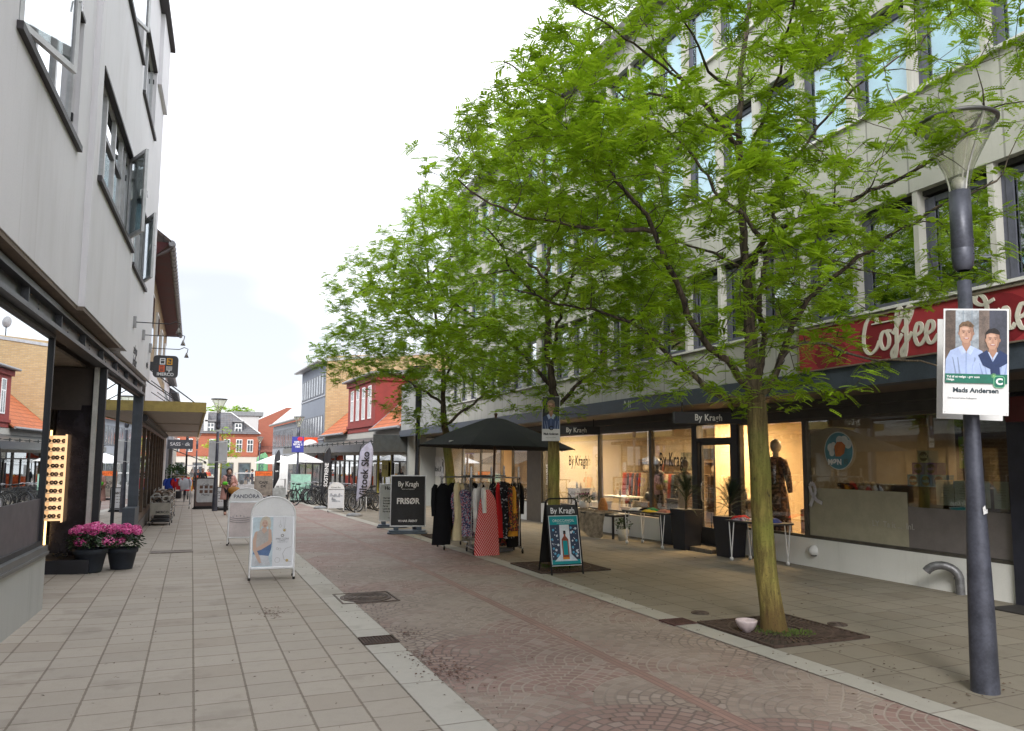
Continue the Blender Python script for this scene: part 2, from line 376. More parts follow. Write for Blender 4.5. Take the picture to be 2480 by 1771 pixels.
def metal_cover(name, label, cat, x0, x1, y0, y1, slots, frame=True, m=None, group=None):
    z = gz(x0, y0); rt_ = thing(name, label, cat, (x0, y0, z), world=True, group=group)
    m = m or M((.07, .045, .035), .75, .4, var=.4, vs=18, bump=.002, name='rusty iron')
    if frame:
        b = MB()
        for a in ((x0, x1, y0, y0 + .02), (x0, x1, y1 - .02, y1), (x0, x0 + .02, y0 + .02, y1 - .02), (x1 - .02, x1, y0 + .02, y1 - .02)): b.box(*a, z + .002, z + .017)
        b.build('frame', m, rt_)
    b = MB(); n = slots
    b.box(x0 + .02, x1 - .02, y0 + .02, y1 - .02, z + .0, z + .0095)
    for i in range(n):
        xa = x0 + .03 + (x1 - x0 - .06) * i / n; b.box(xa, xa + (x1 - x0 - .06) / n * .55, y0 + .03, y1 - .03, z + .0095, z + .016)
    b.build('grating', [m], rt_); return rt_
metal_cover('drain_grate', 'rusty slotted drain set in the left kerb beside the setts', 'drain', 1.53, 1.86, 7.17, 7.47, 9)
metal_cover('drain_grate', 'rusty drain in the right kerb line next to the tree grating', 'drain', 4.68, 4.98, 6.88, 7.16, 9, m=M((.10, .05, .045), .8, .3, var=.4, vs=20, name='rust'))
metal_cover('access_cover', 'flat rectangular cover in the left paving near the flower pots', 'cover', -.62, .1, 15.6, 15.95, 1, m=M((.2, .17, .15), .8, .1, var=.25, vs=14, name='worn iron'))
def ring_cover(x, y, r, label, sq=False):
    z = gz(x, y); t = thing('manhole_cover', label, 'manhole', (x, y, z)); m = M((.13, .1, .085), .7, .4, var=.35, vs=16, bump=.002, name='iron lid')
    b = MB(); b.lathe([(0, .012), (r * .86, .012), (r * .86, .009)], n=36)
    for k in range(4): b.lathe([(r * (.2 + .17 * k), .012), (r * (.2 + .17 * k), .018), (r * (.25 + .17 * k), .018), (r * (.25 + .17 * k), .012)], n=36, sm=False)
    b.build('lid', m, t)
    b = MB(); b.lathe([(r * .88, .008), (r * .88, .014), (r, .014), (r, .002)], n=36, sm=False)
    if sq:
        for a in ((-1.12, 1.12, -1.12, -1.05), (-1.12, 1.12, 1.05, 1.12), (-1.12, -1.05, -1.05, 1.05), (1.05, 1.12, -1.05, 1.05)): b.box(a[0] * r, a[1] * r, a[2] * r, a[3] * r, .002, .012)
    b.build('rim', m, t)
ring_cover(2.05, 9.6, .31, 'round iron manhole lid in a square rim among the setts', True)
ring_cover(6.34, 6.33, .1, 'small round metal cap in the paving right of the nearest tree')
ring_cover(5.35, 7.35, .1, 'small round iron cap behind the nearest tree grating')
def tree_grate(x, y, s, label):
    z = gz(x, y); t = thing('tree_grate', label, 'tree grate', (x, y, z)); m = M((.075, .05, .038), .85, .2, var=.4, vs=14, bump=.003, name='rusted cast iron')
    f = MB(); h = s / 2
    for a in ((-h, h, -h, -h + .03), (-h, h, h - .03, h), (-h, -h + .03, -h + .03, h - .03), (h - .03, h, -h + .03, h - .03)): f.box(*a, .004, .026)
    f.build('frame', m, t)
    b = MB(); n = 64
    for k in range(n):
        a = 2 * math.pi * k / n; ca, sa = math.cos(a), math.sin(a); rmax = (h - .035) / max(abs(ca), abs(sa)); r0 = .2 if k % 2 else .3
        if rmax < r0: continue
        w = .0085 + 0 * rmax; w2 = rmax * .021
        b.hexa([(r0 * ca + w * sa, r0 * sa - w * ca, .004), (rmax * ca + w2 * sa, rmax * sa - w2 * ca, .004), (rmax * ca - w2 * sa, rmax * sa + w2 * ca, .004), (r0 * ca - w * sa, r0 * sa + w * ca, .004),
                (r0 * ca + w * sa, r0 * sa - w * ca, .022), (rmax * ca + w2 * sa, rmax * sa - w2 * ca, .022), (rmax * ca - w2 * sa, rmax * sa + w2 * ca, .022), (r0 * ca - w * sa, r0 * sa + w * ca, .022)])
    for r in (.21, .36, .5): b.lathe([(r - .012, .004), (r - .012, .0235), (r + .012, .0235), (r + .012, .004)], n=40, sm=False)
    b.build('grating', m, t)
    s_ = MB(); s_.box(-h + .03, h - .03, -h + .03, h - .03, .0, .012)
    s_.build('soil', M((.06, .045, .032), .95, var=.4, vs=20, bump=.01, name='soil'), t)
    q = random.Random(int(x * 100 + y)); w = MB()
    for k in range(420):    # moss and weeds round the trunk, thicker on the street side
        a = q.uniform(2.2, 5.4); r = q.uniform(.13, .42) * q.uniform(.6, 1); px, py = r * math.cos(a), r * math.sin(a); h_ = q.uniform(.008, .035); a2 = q.uniform(0, 6.3); l = q.uniform(.006, .016)
        w._add([(px, py, .02), (px + l * math.cos(a2), py + l * math.sin(a2), .02 + h_ * .5), (px + l * .4, py, .02 + h_), (px - l * .6 * math.cos(a2), py - l * .5 * math.sin(a2), .02 + h_ * .6)], [(0, 1, 2, 3)])
    g = w.build('moss', M((.075, .11, .02), .9, var=.3, name='moss'), t); g['kind'] = 'stuff'
tree_grate(5.57, 6.32, 1.17, 'square cast iron grating round the foot of the nearest tree')
tree_grate(5.5, 11.25, 1.2, 'square cast iron grating behind the turquoise poster stand')
tree_grate(5.62, 17.0, 1.2, 'square cast iron grating under the clothes racks')
# litter: twigs and dead leaves, uncountable
b = MB(); q = random.Random(3)
for k in range(900):
    x = q.choice([q.gauss(1.95, .18), q.gauss(4.9, .4), q.uniform(-1.2, 9), q.gauss(5.4, .6)]); y = 4 + 14 * q.random() ** 1.5
    if x < -1.3: continue
    a = q.uniform(0, 6.3); l = q.uniform(.004, .02); w = l * q.uniform(.2, .7); z = gz(x, y) + .009; ca, sa = math.cos(a), math.sin(a)
    b._add([(x - l * ca, y - l * sa, z), (x + w * sa, y - w * ca, z + .004), (x + l * ca, y + l * sa, z + .002), (x - w * sa, y + w * ca, z + .006)], [(0, 1, 2, 3)])
struct('leaf_litter', b, M((.09, .05, .03), .9, var=.5, vs=3, name='dead leaves'), 'stuff')
b = MB(); q = random.Random(5)
for cx_, cy_, n, s in ((.9, 9.0, 90, .14), (2.0, 6.0, 160, .2), (1.92, 6.6, 90, .2), (2.05, 7.4, 60, .12)):
    for k in range(n):
        x = q.gauss(cx_, s * .6); y = q.gauss(cy_, s); a = q.uniform(0, 6.3); l = q.uniform(.006, .022); z = gz(x, y) + .009
        b._add([(x - l * math.cos(a), y - l * math.sin(a), z), (x + l * .4, y - l * .5, z + .002), (x + l * math.cos(a), y + l * math.sin(a), z + .002), (x - l * .4, y + l * .5, z + .003)], [(0, 1, 2, 3)])
struct('dirt', b, M((.11, .05, .035), .9, var=.4, name='red-brown dirt'), 'stuff')

# ================================================================ LEFT SIDE
LF = frameM(-1.55, 7.7, .04)
PL_W = plasterm('white render', (.71, .70, .72), .24, (.38, .35, .32), sx=1.3)
FRAME_W = M((.55, .56, .57), .45, var=.12, vs=9, name='window frame pale'); FRAME_G = M((.2, .21, .23), .45, var=.1, name='grey frame')
SOFF = M((.16, .125, .095), .8, var=.2, name='brown soffit'); DKSILL = M((.035, .032, .035), .6, var=.2, name='dark sill')
ROOMD = M((.05, .05, .05), .9, name='dark room')
WB = thing('white_building', 'white rendered building on the left with projecting bays, open casements and a steel shop beam', 'building', (-1.55, 7.7, 0), world=True)
t_ = lambda *a: None
def wall_with_holes(b, t0, t1, y0, y1, z0, z1, holes, mi=0):
    """front-to-back wall slab in frame coords; holes = [(ya,yb,za,zb)] sorted and disjoint in y or stacked"""
    ys = sorted({y0, y1, *[h[0] for h in holes], *[h[1] for h in holes]})
    for a, c in zip(ys[:-1], ys[1:]):
        hs = sorted([(h[2], h[3]) for h in holes if h[0] <= a + 1e-6 and h[1] >= c - 1e-6]); z = z0
        for p, q_ in hs:
            if p > z + 1e-6: b.box(t0, t1, a, c, z, p, mi)
            z = q_
        if z1 > z + 1e-6: b.box(t0, t1, a, c, z, z1, mi)
b = MB(LF)
W1 = (6.9, 9.45, 5.15, 6.6); W2 = (10.45, 13.95, 5.15, 6.58); W3 = (14.95, 17.2, 5.15, 6.55); W4 = (11.0, 14.0, 8.45, 9.9); W5 = (15.2, 17.4, 8.45, 9.9); W0 = (2, 5.5, 5.15, 6.6)
wall_with_holes(b, -.25, .15, -7, 10.1, 3.45, 11.3, [W0, W1, (2, 5.5, 8.45, 9.9), (6.9, 9.45, 8.45, 9.9)])
wall_with_holes(b, -.25, .22, 10.1, 14.15, 3.45, 11.3, [W2, W4])
wall_with_holes(b, -.25, .12, 14.15, 19.2, 3.42, 11.3, [W3, W5])
b.box(-8, -.25, 18.9, 19.2, 3, 11.3); b.box(-8, -.25, -7, -6.7, 0, 11.3)
b.box(.12, .2, 17.6, 19.2, 9.72, 11.32)      # upper bay at the far end
b.build('wall', PL_W, WB)
b = MB(LF); b.box(-9, .3, -7.2, 19.3, 11.32, 11.42); b.build('roof', DKSILL, WB)
b = MB(LF); b.box(-1.6, .14, -7, 10.1, 3.40, 3.449); b.box(-1.6, .21, 10.101, 13.4, 3.40, 3.449); b.box(-1.6, -.04, 13.4, 19.2, 3.37, 3.415); b.build('soffit', SOFF, WB)
b = MB(LF)    # I-beam over the shopfront
IB = M((.075, .08, .09), .45, .3, var=.35, vs=5, bump=.002, name='painted steel beam')
b.box(-.12, .06, -7, 19.25, 3.30, 3.36); b.box(-.06, -.03, -7, 19.25, 3.14, 3.30); b.box(-.12, .05, -7, 19.25, 3.09, 3.14)
b.box(-.12, -.02, -7, 19.2, 3.36, 3.395)
for y in np.arange(.6, 19, 1.55): b.box(-.03, .035, y, y + .02, 3.14, 3.30)
for y in np.arange(7.2, 19, 1.55):
    for z in (3.2, 3.25): b.box(-.03, -.02, y + .3, y + .32, z, z + .018)
b.build('beam', IB, WB)
b = MB(LF); b.box(-.14, 0, -7, 10.03, -.05, .62); b.build('plinth', plasterm('plinth render', (.46, .47, .465), .25, sx=3), WB)
b = MB(LF); b.box(-.16, .03, -7, 10.05, .622, .655); b.box(-.12, .015, -7, 10.04, .657, .72); b.build('sill', M((.16, .165, .17), .4, .5, var=.2, name='metal sill'), WB)
# --- shop windows: w_ = part with pane sub-part
def shop_window(y0, y1, z0, z1, parent=WB, T=LF, t=-.06, mull=(), fm=DARKP, gm=GLASS_LEFT, fw_=.05, d=.06, film=None):
    f = MB(T)
    f.box(t - d, t + .02, y0, y0 + fw_, z0, z1); f.box(t - d, t + .02, y1 - fw_, y1, z0, z1)
    f.box(t - d, t + .018, y0 + fw_, y1 - fw_, z0, z0 + fw_); f.box(t - d, t + .018, y0 + fw_, y1 - fw_, z1 - fw_, z1)
    for m_ in mull: f.box(t - d, t + .017, m_ - .02, m_ + .02, z0 + fw_, z1 - fw_)
    o = f.build('shop_window', fm, parent)
    g = MB(T); g.box(t - .02, t - .012, y0 + fw_ - .005, y1 - fw_ + .005, z0 + fw_ - .005, z1 - fw_ + .005); p = g.build('pane', gm, o)
    if film:
        g = MB(T); g.box(t - .011, t - .008, y0 + fw_, y1 - fw_, film[0], film[1]); g.build('film', film[2], o)
    return o
FILM = M((.075, .068, .085), .38, var=.05, name='dark window film')
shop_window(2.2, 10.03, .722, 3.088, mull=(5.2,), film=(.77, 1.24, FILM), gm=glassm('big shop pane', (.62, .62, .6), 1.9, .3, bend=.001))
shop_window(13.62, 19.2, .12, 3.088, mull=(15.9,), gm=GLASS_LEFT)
b = MB(LF); b.box(-.1, .03, 19.08, 19.2, .0, 3.08); b.box(-.14, .05, 18.4, 19.22, -.25, .62); b.build('corner_post', M((.07, .08, .10), .55, var=.2, name='blue-grey metal'), WB)
b = MB(LF); b.box(-.16, .03, 13.5, 13.62, -.03, 3.08); b.build('post', DARKP, WB)
# recessed entrance: end wall facing the camera, with lit display
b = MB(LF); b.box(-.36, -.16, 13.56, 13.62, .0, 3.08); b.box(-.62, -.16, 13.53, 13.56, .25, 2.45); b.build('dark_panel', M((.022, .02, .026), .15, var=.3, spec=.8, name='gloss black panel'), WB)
b = MB(LF); b.box(-.8, -.70, 13.4, 13.5, .2, 3.05); b.box(-.12, -.06, 13.35, 13.45, .1, 3.08); b.build('column', M((.5, .49, .46), .5, name='cream column'), WB)
b = MB(LF); b.box(-3.2, .02, 12.9, 13.5, -.02, .21); b.build('plinth_step', M((.018, .018, .024), .35, var=.3, name='gloss black base'), WB)
b = MB(LF); b.box(-3.2, -.3, 13.52, 13.6, 2.42, 2.5); b.box(-3.2, -.15, 13.55, 13.63, 2.5, 3.08); b.build('door_head', M((.07, .055, .045), .6, name='dark head'), WB)
b = MB(LF); b.box(-3.2, -.3, 10.2, 20, 3.1, 3.14); b.box(-6, -3.2, -7, 20, 3.1, 3.14); b.box(-3.2, -.15, -7, 10.05, 3.1, 3.14); b.build('ceiling', M((.3, .26, .21), .8, name='shop ceiling'), WB)
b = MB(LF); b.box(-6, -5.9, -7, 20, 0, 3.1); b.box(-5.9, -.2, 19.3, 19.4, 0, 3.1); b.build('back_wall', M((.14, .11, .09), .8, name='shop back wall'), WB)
b = MB(LF); b.box(-1.15, -.95, 13.5, 13.52, 0.22, .8); b.box(-.9, -.82, 13.5, 13.54, .22, .8); b.box(-3, -1.2, 13.5, 13.53, .22, .72); b.build('base_panel', M((.4, .4, .38), .6, name='pale base panel'), WB)
b = MB(LF); b.box(-.68, -.655, 13.44, 13.47, .35, 2.1); b.build('light_strip', emitm((1, .62, .25), 3, 'warm strip'), WB)
# glass side of the recess
g = MB(LF); g.box(-3.2, -.62, 13.36, 13.365, .22, 2.42); g.build('pane', glassm('entrance glass', (.9, .88, .84), .9, .06), WB)
tag_ = lambda o, l, c, g=None: tag(o, l, c, g)
# lit rack of glasses
DR = thing('display_rack', 'lit white rack full of spectacles behind the left shop corner', 'rack', (-2.4, 13.5, 0))
a_ = -math.atan(.04)
b = MB(); b.box(-.03, .24, -.02, 0.02, .74, 2.02); b.box(-.045, -.03, -.1, .02, .72, 2.04); b.box(.24, .255, -.1, .02, .72, 2.04); b.build('back_panel', emitm((1, .62, .33), .62, 'lit panel'), DR)
b = MB()
for k in range(10): b.box(-.03, .24, -.09, -.02, .775 + k * .125, .782 + k * .125)
b.build('shelf', M((.8, .78, .7), .3, name='acrylic'), DR)
DR.location = (-2.02, 13.46, 0)
GL = MB(); 
for s in (-1, 1): GL.lathe([(.006, 0), (.03, 0), (.033, .006), (.028, .01), (.006, .006)], (s * .038, 0, 0), 10)
GL.box(-.012, .012, -.004, .004, 0, .006)
GL.v = [(x, -z, y) for x, y, z in GL.v]
gl_m = [M((.02, .015, .012), .2, name='dark lens'), M((.09, .04, .02), .25, name='tortoise'), M((.16, .09, .06), .3, name='brown lens')]
g0 = [GL.build('eyeglasses', [m]) for m in gl_m]
k = 0
for r_ in range(10):
    for c_ in range(2):
        s_ = g0[(r_ * 5 + c_ * 7) % 3]; o = s_ if (r_ * 3 + c_) < 0 else s_.copy()
        COL.objects.link(o); o.location = (-1.965 + c_ * .125, 13.40, .815 + r_ * .125)
        tag(o, 'pair of spectacles on the lit rack behind the left shop corner', 'glasses', 'spectacles on the lit rack')
for o in g0: bpy.data.objects.remove(o)
# --- upper windows of the white building
def up_window(W_, t, mulls, casement=None, transom=None, side='far'):
    y0, y1, z0, z1 = W_; f = MB(LF); w = .05
    f.box(t - .13, t - .07, y0, y0 + w, z0, z1); f.box(t - .13, t - .07, y1 - w, y1, z0, z1); f.box(t - .13, t - .072, y0 + w, y1 - w, z0, z0 + w); f.box(t - .13, t - .072, y0 + w, y1 - w, z1 - w, z1)
    for m_ in mulls: f.box(t - .13, t - .068, m_ - .035, m_ + .035, z0 + w, z1 - w)
    o = f.build('window', FRAME_W, WB)
    g = MB(LF); g.box(t - .105, t - .098, y0 + w, y1 - w, z0 + w, z1 - w); g.build('pane', UPG, o)
    c = MB(LF); c.box(t - .3, t - .25, y0 + w, y1 - w, z0 + w, z1 - w); c.build('curtain', M((.5, .52, .53), .9, name='net curtain'), o)
    s = MB(LF); s.box(t - .02, t + .05, y0 - .05, y1 + .05, z0 - .07, z0 - .002); s.build('sill', DKSILL, o)
    l = MB(LF); l.box(t - .06, t + .012, y0, y1, z1 - .04, z1 - .002); l.build('lintel', DKSILL, o)
    if transom:
        h = MB(LF)
        for a, c_ in transom: h.box(t - .12, t - .066, a, c_, z0 + .8, z0 + .87)
        h.build('rail', M((.2, .2, .22), .5, name='grey rail'), o)
    for z in (z0 + .25, z1 - .3):
        for ya in (y0 + .01, y1 - .04): h = MB(LF); h.box(t - .07, t - .05, ya, ya + .03, z, z + .09); h.build('hinge', DARKP, o)
    return o
UPG = glassm('upper window glass', (.7, .74, .74), 1.7, .3, bend=.002)
def casement(o, hp, fp, z0, z1):
    """open sash between its hinge point and its free edge (world x, y)"""
    a = Vector((hp[0], hp[1], 0)); d = Vector((fp[0] - hp[0], fp[1] - hp[1], 0)); w = d.length
    T = Matrix.Translation(a) @ Matrix.Rotation(math.atan2(d.y, d.x) - math.pi / 2, 4, 'Z')
    f = MB(T); e = .055
    f.box(-.022, .022, 0, w, z0, z0 + e); f.box(-.022, .022, 0, w, z1 - e, z1); f.box(-.022, .022, 0, e, z0 + e, z1 - e); f.box(-.022, .022, w - e, w, z0 + e, z1 - e)
    c = f.build('open_sash', FRAME_W, o); g = MB(T); g.box(-.004, .004, e, w - e, z0 + e, z1 - e); g.build('pane', UPG, c)
    h = MB(T); zm = (z0 + z1) / 2
    for s in (-1, 1): h.tube([(s * .022, w - .03, zm), (s * .05, w - .03, zm), (s * .055, w - .04, zm - .1)], .008, 6)
    h.build('handle', STEEL, c)
w1 = up_window(W1, .15, (7.8, 8.6)); casement(w1, (-1.47, 7.02), (-1.15, 7.77), 5.2, 6.56)
w2 = up_window(W2, .22, (11.3, 12.15, 12.9, 13.25), transom=((11.34, 12.1), (12.2, 12.86))); casement(w2, (-1.14, 13.62), (-.86, 12.98), 5.2, 6.53)
w3 = up_window(W3, .12, (15.7, 16.45)); casement(w3, (-1.10, 17.0), (-.88, 16.3), 5.2, 6.5)
w4 = up_window(W4, .22, (12, 13)); w5 = up_window(W5, .12, (16.3,)); casement(w4, (-1.22, 12.6), (-.95, 13.1), 8.5, 9.85)
up_window(W0, .15, (3.2, 4.4))
b = MB(LF)
for W_ in (W0, W1, W2, W3, W4, W5): b.box(-1.2, -1.1, W_[0] - .3, W_[1] + .3, W_[2] - .3, W_[3] + .3)
b.build('inner_wall', M((.35, .36, .36), .9, name='room wall'), WB)
# cables hanging over the facade corners, wall lamps
for i, (y, z) in enumerate(((15.7, 4.2), (17.3, 4.2), (18.8, 4.13))):
    L0 = LF @ Vector((.12, y, z)); lab = ['nearest', 'middle', 'farthest'][i]
    wl = thing('wall_lamp', f'{lab} of three long-armed metal lamps on the white wall', 'wall lamp', L0, -a_ * 0 + a_, 'long-armed wall lamps')
    b = MB(); b.box(0, .05, -.05, .05, -.1, .1); b.build('bracket', M((.3, .3, .3), .5, .5, name='grey metal'), wl)
    b = MB(); b.tube([(.05, 0, 0), (.62, 0, .0), (.72, 0, .05), (.8, 0, .02), (.78, -.03, -.1)], .009, 6); b.build('arm', DARKP, wl)
    b = MB(); b.lathe([(.012, .06), (.02, .03), (.05, -.05), (.045, -.05), (.012, .02)], (.775, -.03, -.13), 12); b.build('lamp_shade', M((.28, .27, .26), .5, .4, name='shade metal'), wl)
text('zebyn\nbriller', .26, INK, WB, LF @ Vector((.124, 16.2, 3.62)), (R(90), 0, R(90) + a_), bold=.004, shear=.3, ls=.85)
text('optik', .2, INK, WB, LF @ Vector((.124, 18.5, 3.72)), (R(90), 0, R(90) + a_), bold=.004, shear=.3)

# hanging sign of the neighbour
def rrect(w, h, r, n=5):
    p = []
    for cx_, cy_, a0 in ((w / 2 - r, h / 2 - r, 0), (-w / 2 + r, h / 2 - r, 90), (-w / 2 + r, -h / 2 + r, 180), (w / 2 - r, -h / 2 + r, 270)):
        for k in range(n + 1): a = R(a0 + 90 * k / n); p.append((cx_ + r * math.cos(a), cy_ + r * math.sin(a)))
    return p
HS = thing('hanging_sign', 'square black shop sign with rounded corners and four kitchen symbols, on the left wall', 'sign', (-.66, 19.65, 3.82))
b = MB(); b.prism([(p[0], p[1]) for p in rrect(.54, .52, .09)], -.05, .05, 'y'); b.v = b.v; b.build('sign_box', M((.012, .012, .016), .3, name='gloss black'), HS)
b = MB(); b.box(-.42, -.27, -.03, .03, -.1, .1); b.build('bracket', M((.012, .012, .016), .3, name='gloss black'), HS)
def ringp(b, cx_, cz, w, h, t, y=-.052): # rounded outline drawn as four bars
    b.box(cx_ - w / 2, cx_ + w / 2, y - .002, y, cz + h / 2 - t, cz + h / 2); b.box(cx_ - w / 2, cx_ + w / 2, y - .002, y, cz - h / 2, cz - h / 2 + t)
    b.box(cx_ - w / 2, cx_ - w / 2 + t, y - .002, y, cz - h / 2 + t, cz + h / 2 - t); b.box(cx_ + w / 2 - t, cx_ + w / 2, y - .002, y, cz - h / 2 + t, cz + h / 2 - t)
b = MB(); ringp(b, -.07, .12, .12, .15, .022); b.box(-.11, -.03, -.054, -.052, .13, .148)
for k in range(5): b.box(.02 + k * .026, .032 + k * .026, -.054, -.052, -.08, .01)
b.box(.02, .136, -.054, -.052, -.09, -.08); b.box(.066, .09, -.054, -.052, -.13, -.09); b.build('white_symbol', WINK, HS)
b = MB(); ringp(b, .08, .12, .12, .15, .022); b.box(.05, .11, -.054, -.052, .1, .12); b.box(.05, .075, -.054, -.052, .12, .15); b.build('yellow_symbol', M((.85, .42, .03), .5, name='yellow'), HS)
b = MB(); ringp(b, -.08, -.05, .12, .15, .022)
for z in (-.02, -.06): b.box(-.118, -.042, -.054, -.052, z - .012, z + .01)
b.build('red_symbol', M((.75, .13, .04), .5, name='orange red'), HS)
text('IMERCO', .1, WINK, HS, (0, -.052, -.185), bold=.003)
# ---- next building with red-brown eaves
YB = brickm('yellow brick', (.42, .30, .16), (.34, .23, .12), (.25, .2, .14))
BB = thing('brick_building', 'yellow brick building with deep red-brown eaves and a ribbed gutter on the left', 'building', (-1.2, 20, 0), world=True)
b = MB(); b.box(-8, -1.22, 19.9, 36, 4.35, 6.9); b.build('wall', YB, BB)
b = MB(); b.box(-8, -1.2, 19.9, 36, 2.6, 4.35); b.build('rendered_wall', PL_W, BB)
RD = M((.07, .012, .014), .7, var=.3, vs=3, name='red-brown boards')
b = MB(); b.box(-1.22, -.72, 20.3, 36, 6.9, 6.96); b.prism([(-1.22, 6.9), (-1.22, 6.4), (-.78, 6.9)], 20.29, 20.35); b.build('eaves', RD, BB)
b = MB(); b.prism([(-.7, 6.94), (-.7, 7.0), (-5, 10.3), (-5, 10.2)], 20.2, 36.1); b.build('roof', rooftilem('dark roof tiles', (.10, .07, .06)), BB)
b = MB(); b.tube([(-.68, 20.2, 6.93), (-.68, 36, 6.93)], .075, 10)
for y in np.arange(20.3, 36, .45): b.tube([(-.68, y, 6.93), (-.68, y + .05, 6.93)], .088, 10)
b.build('gutter', M((.22, .22, .23), .45, .6, name='zinc'), BB)
b = MB(); b.tube([(-.68, 20.35, 6.86), (-.8, 20.35, 6.75), (-1.12, 20.35, 6.55), (-1.14, 20.35, 3)], .04, 8); b.build('downpipe', M((.12, .1, .1), .5, .3, name='dark zinc'), BB)
for i, y in enumerate((22.5, 26, 29.5, 33)):
    f = MB(); f.box(-1.24, -1.16, y, y + 1.1, 4.7, 6.2); o = f.build('window', WHITE, BB); g = MB(); g.box(-1.17, -1.15, y + .08, y + 1.02, 4.78, 6.12); g.build('pane', GLASS_UP, o)
for i in range(8):   # brown framed shop windows
    y = 20.1 + i * 2.0; f = MB(); w = .07; x = -1.2
    f.box(x, x + .08, y, y + w, .15, 2.6); f.box(x, x + .08, y + 1.93, y + 2.0, .15, 2.6); f.box(x, x + .078, y + w, y + 1.93, .15, .3); f.box(x, x + .078, y + w, y + 1.93, 2.45, 2.6)
    o = f.build('shop_window', M((.10, .06, .035), .5, var=.25, name='brown wood'), BB); g = MB(); g.box(x + .03, x + .038, y + w, y + 1.93, .3, 2.45); g.build('pane', GLASS_LEFT, o)
b = MB(); b.box(-1.5, -1.1, 19.9, 36, -.7, .15); b.box(-5, -4.9, 20, 36, .1, 2.6); b.build('base', M((.12, .11, .11), .8, name='dark base'), BB)
# long yellow-edged canopy over the pavement
CN = thing('canopy', 'long flat shop canopy with a mustard yellow edge, hung on stays on the left', 'canopy', (-.5, 19.8, 2.7), world=True)
YE = M((.42, .31, .09), .6, var=.15, name='mustard edge')
b = MB(); b.box(-1.18, .27, 19.8, 19.86, 2.78, 3.02); b.box(.21, .27, 19.86, 44, 2.78, 3.02); b.build('edge', YE, CN)
b = MB(); b.box(-1.18, .205, 19.87, 44, 2.80, 2.9)
for y in (27, 35): b.box(-1.15, .2, y, y + .05, 2.77, 2.8)
b.build('soffit', M((.5, .44, .38), .7, var=.12, name='cream soffit'), CN)
for y in (20.2, 24.5, 28.8):
    b = MB(); b.tube([(-1.18, y - .2, 3.9), (.05, y, 3.0)], .014, 6); b.tube([(-1.18, y + .2, 3.6), (-.3, y, 3.0)], .012, 6); b.build('stay', DARKP, CN)
AW = thing('rolled_awning', 'rolled-up dark striped awning under the yellow-edged canopy', 'awning', (-1.1, 20, 2.6), world=True)
b = MB(); b.tube([(-1.08, 20.0, 2.63), (-1.08, 37, 2.63)], .085, 12); b.build('roll', M((.05, .05, .055), .8, name='awning cloth'), AW)
b = MB()
for y in np.arange(20.2, 37, .5): b.tube([(-1.08, y, 2.63), (-1.08, y + .1, 2.63)], .093, 12)
b.build('stripe', M((.3, .29, .28), .8, name='pale stripe'), AW)
b = MB(); b.tube([(-1.15, 36.3, -.5), (-1.15, 36.3, 2.78)], .11, 12); tag(b.build('column', WHITE), 'round white column at the far end of the brown shopfront', 'column')['kind'] = 'thing'
# ---- farther left facades
def simple_house(name, label, x, y0, y1, zb, zt, wm, rows, roofm=None, roofh=0, pitch_=3, shops=True, depth=8, sgn=-1, slope=0, pos=None, wmat=None, n=None):
    """street house seen edge-on; facade plane at x, body extends to x+sgn*depth"""
    T = frameM(x, y0, slope); h = thing(name, label, 'building', (x, y0, zb), world=True)
    b = MB(T); b.box(0, sgn * depth, y0, y1, zb, zt); b.build('wall', wm, h)
    for (za, zc, wy, gap, off) in rows:
        y = y0 + off
        while y + wy < y1 - .2:
            f = MB(T); f.box(-sgn * -.02, -sgn * .035, y, y + wy, za, zc); o = f.build('window', wmat or WHITE, h)
            g = MB(T)
            for k in range(2): g.box(-sgn * .034, -sgn * .042, y + .05 + k * wy / 2, y + wy / 2 - .03 + k * wy / 2, za + .06, zc - .06)
            g.build('pane', GLASS_UP2, o); y += wy + gap
    if roofm:
        b = MB(T); b.prism([(-sgn * .3, zt), (-sgn * .3, zt + .08), (sgn * depth / 2, zt + roofh), (sgn * (depth + .3), zt + .08), (sgn * (depth + .3), zt)], y0 - .05, y1 + .05); b.build('roof', roofm, h)
        b = MB(T); b.tube([(-sgn * .33, y0 - .05, zt + .03), (-sgn * .33, y1 + .05, zt + .03)], .06, 8); b.build('gutter', M((.35, .36, .37), .5, .4, name='gutter grey'), h)
    return h, T
GLASS_UP2 = M((.07, .085, .1), .08, spec=1.0, var=.3, vs=2, name='dark glass')
SLATE = rooftilem('grey slate', (.13, .135, .15), 'y', .25, .35)
simple_house('white_house', 'narrow white house with grey roof beyond the brick building', -1.3, 36.1, 46, -.8, 5.6, PL_W, [(3.2, 4.8, .9, .9, .6)], SLATE, 2.6)
simple_house('grey_house', 'pale grey gabled house farther along the left side of the street', -1.2, 46.1, 57, -1, 5.2, plasterm('grey render', (.42, .43, .46)), [(3.0, 4.4, .8, .9, .6)], SLATE, 3)
simple_house('cream_house', 'cream house at the far left end of the street', -1.2, 57.1, 70, -1.2, 4.6, plasterm('cream render', (.6, .56, .48)), [(2.7, 3.9, .8, .9, .6)], SLATE, 2.4)
for y in (37.5, 41, 44):   # dormers with grey cheeks
    pass
SS = thing('shop_sign', 'dark grey shop sign board with white lettering over the far left pavement', 'sign', (-.62, 45.5, 2.42))
b = MB(); b.box(-.62, .64, -.06, .06, -.25, .25); b.build('board', M((.09, .095, .11), .6, name='slate board'), SS)
text('SASS · dk', .26, WINK, SS, (0, -.062, 0), bold=.004)
A2 = thing('awning', 'dark striped open awning sloping down over the far left pavement', 'awning', (-.5, 47, 2.2), world=True)
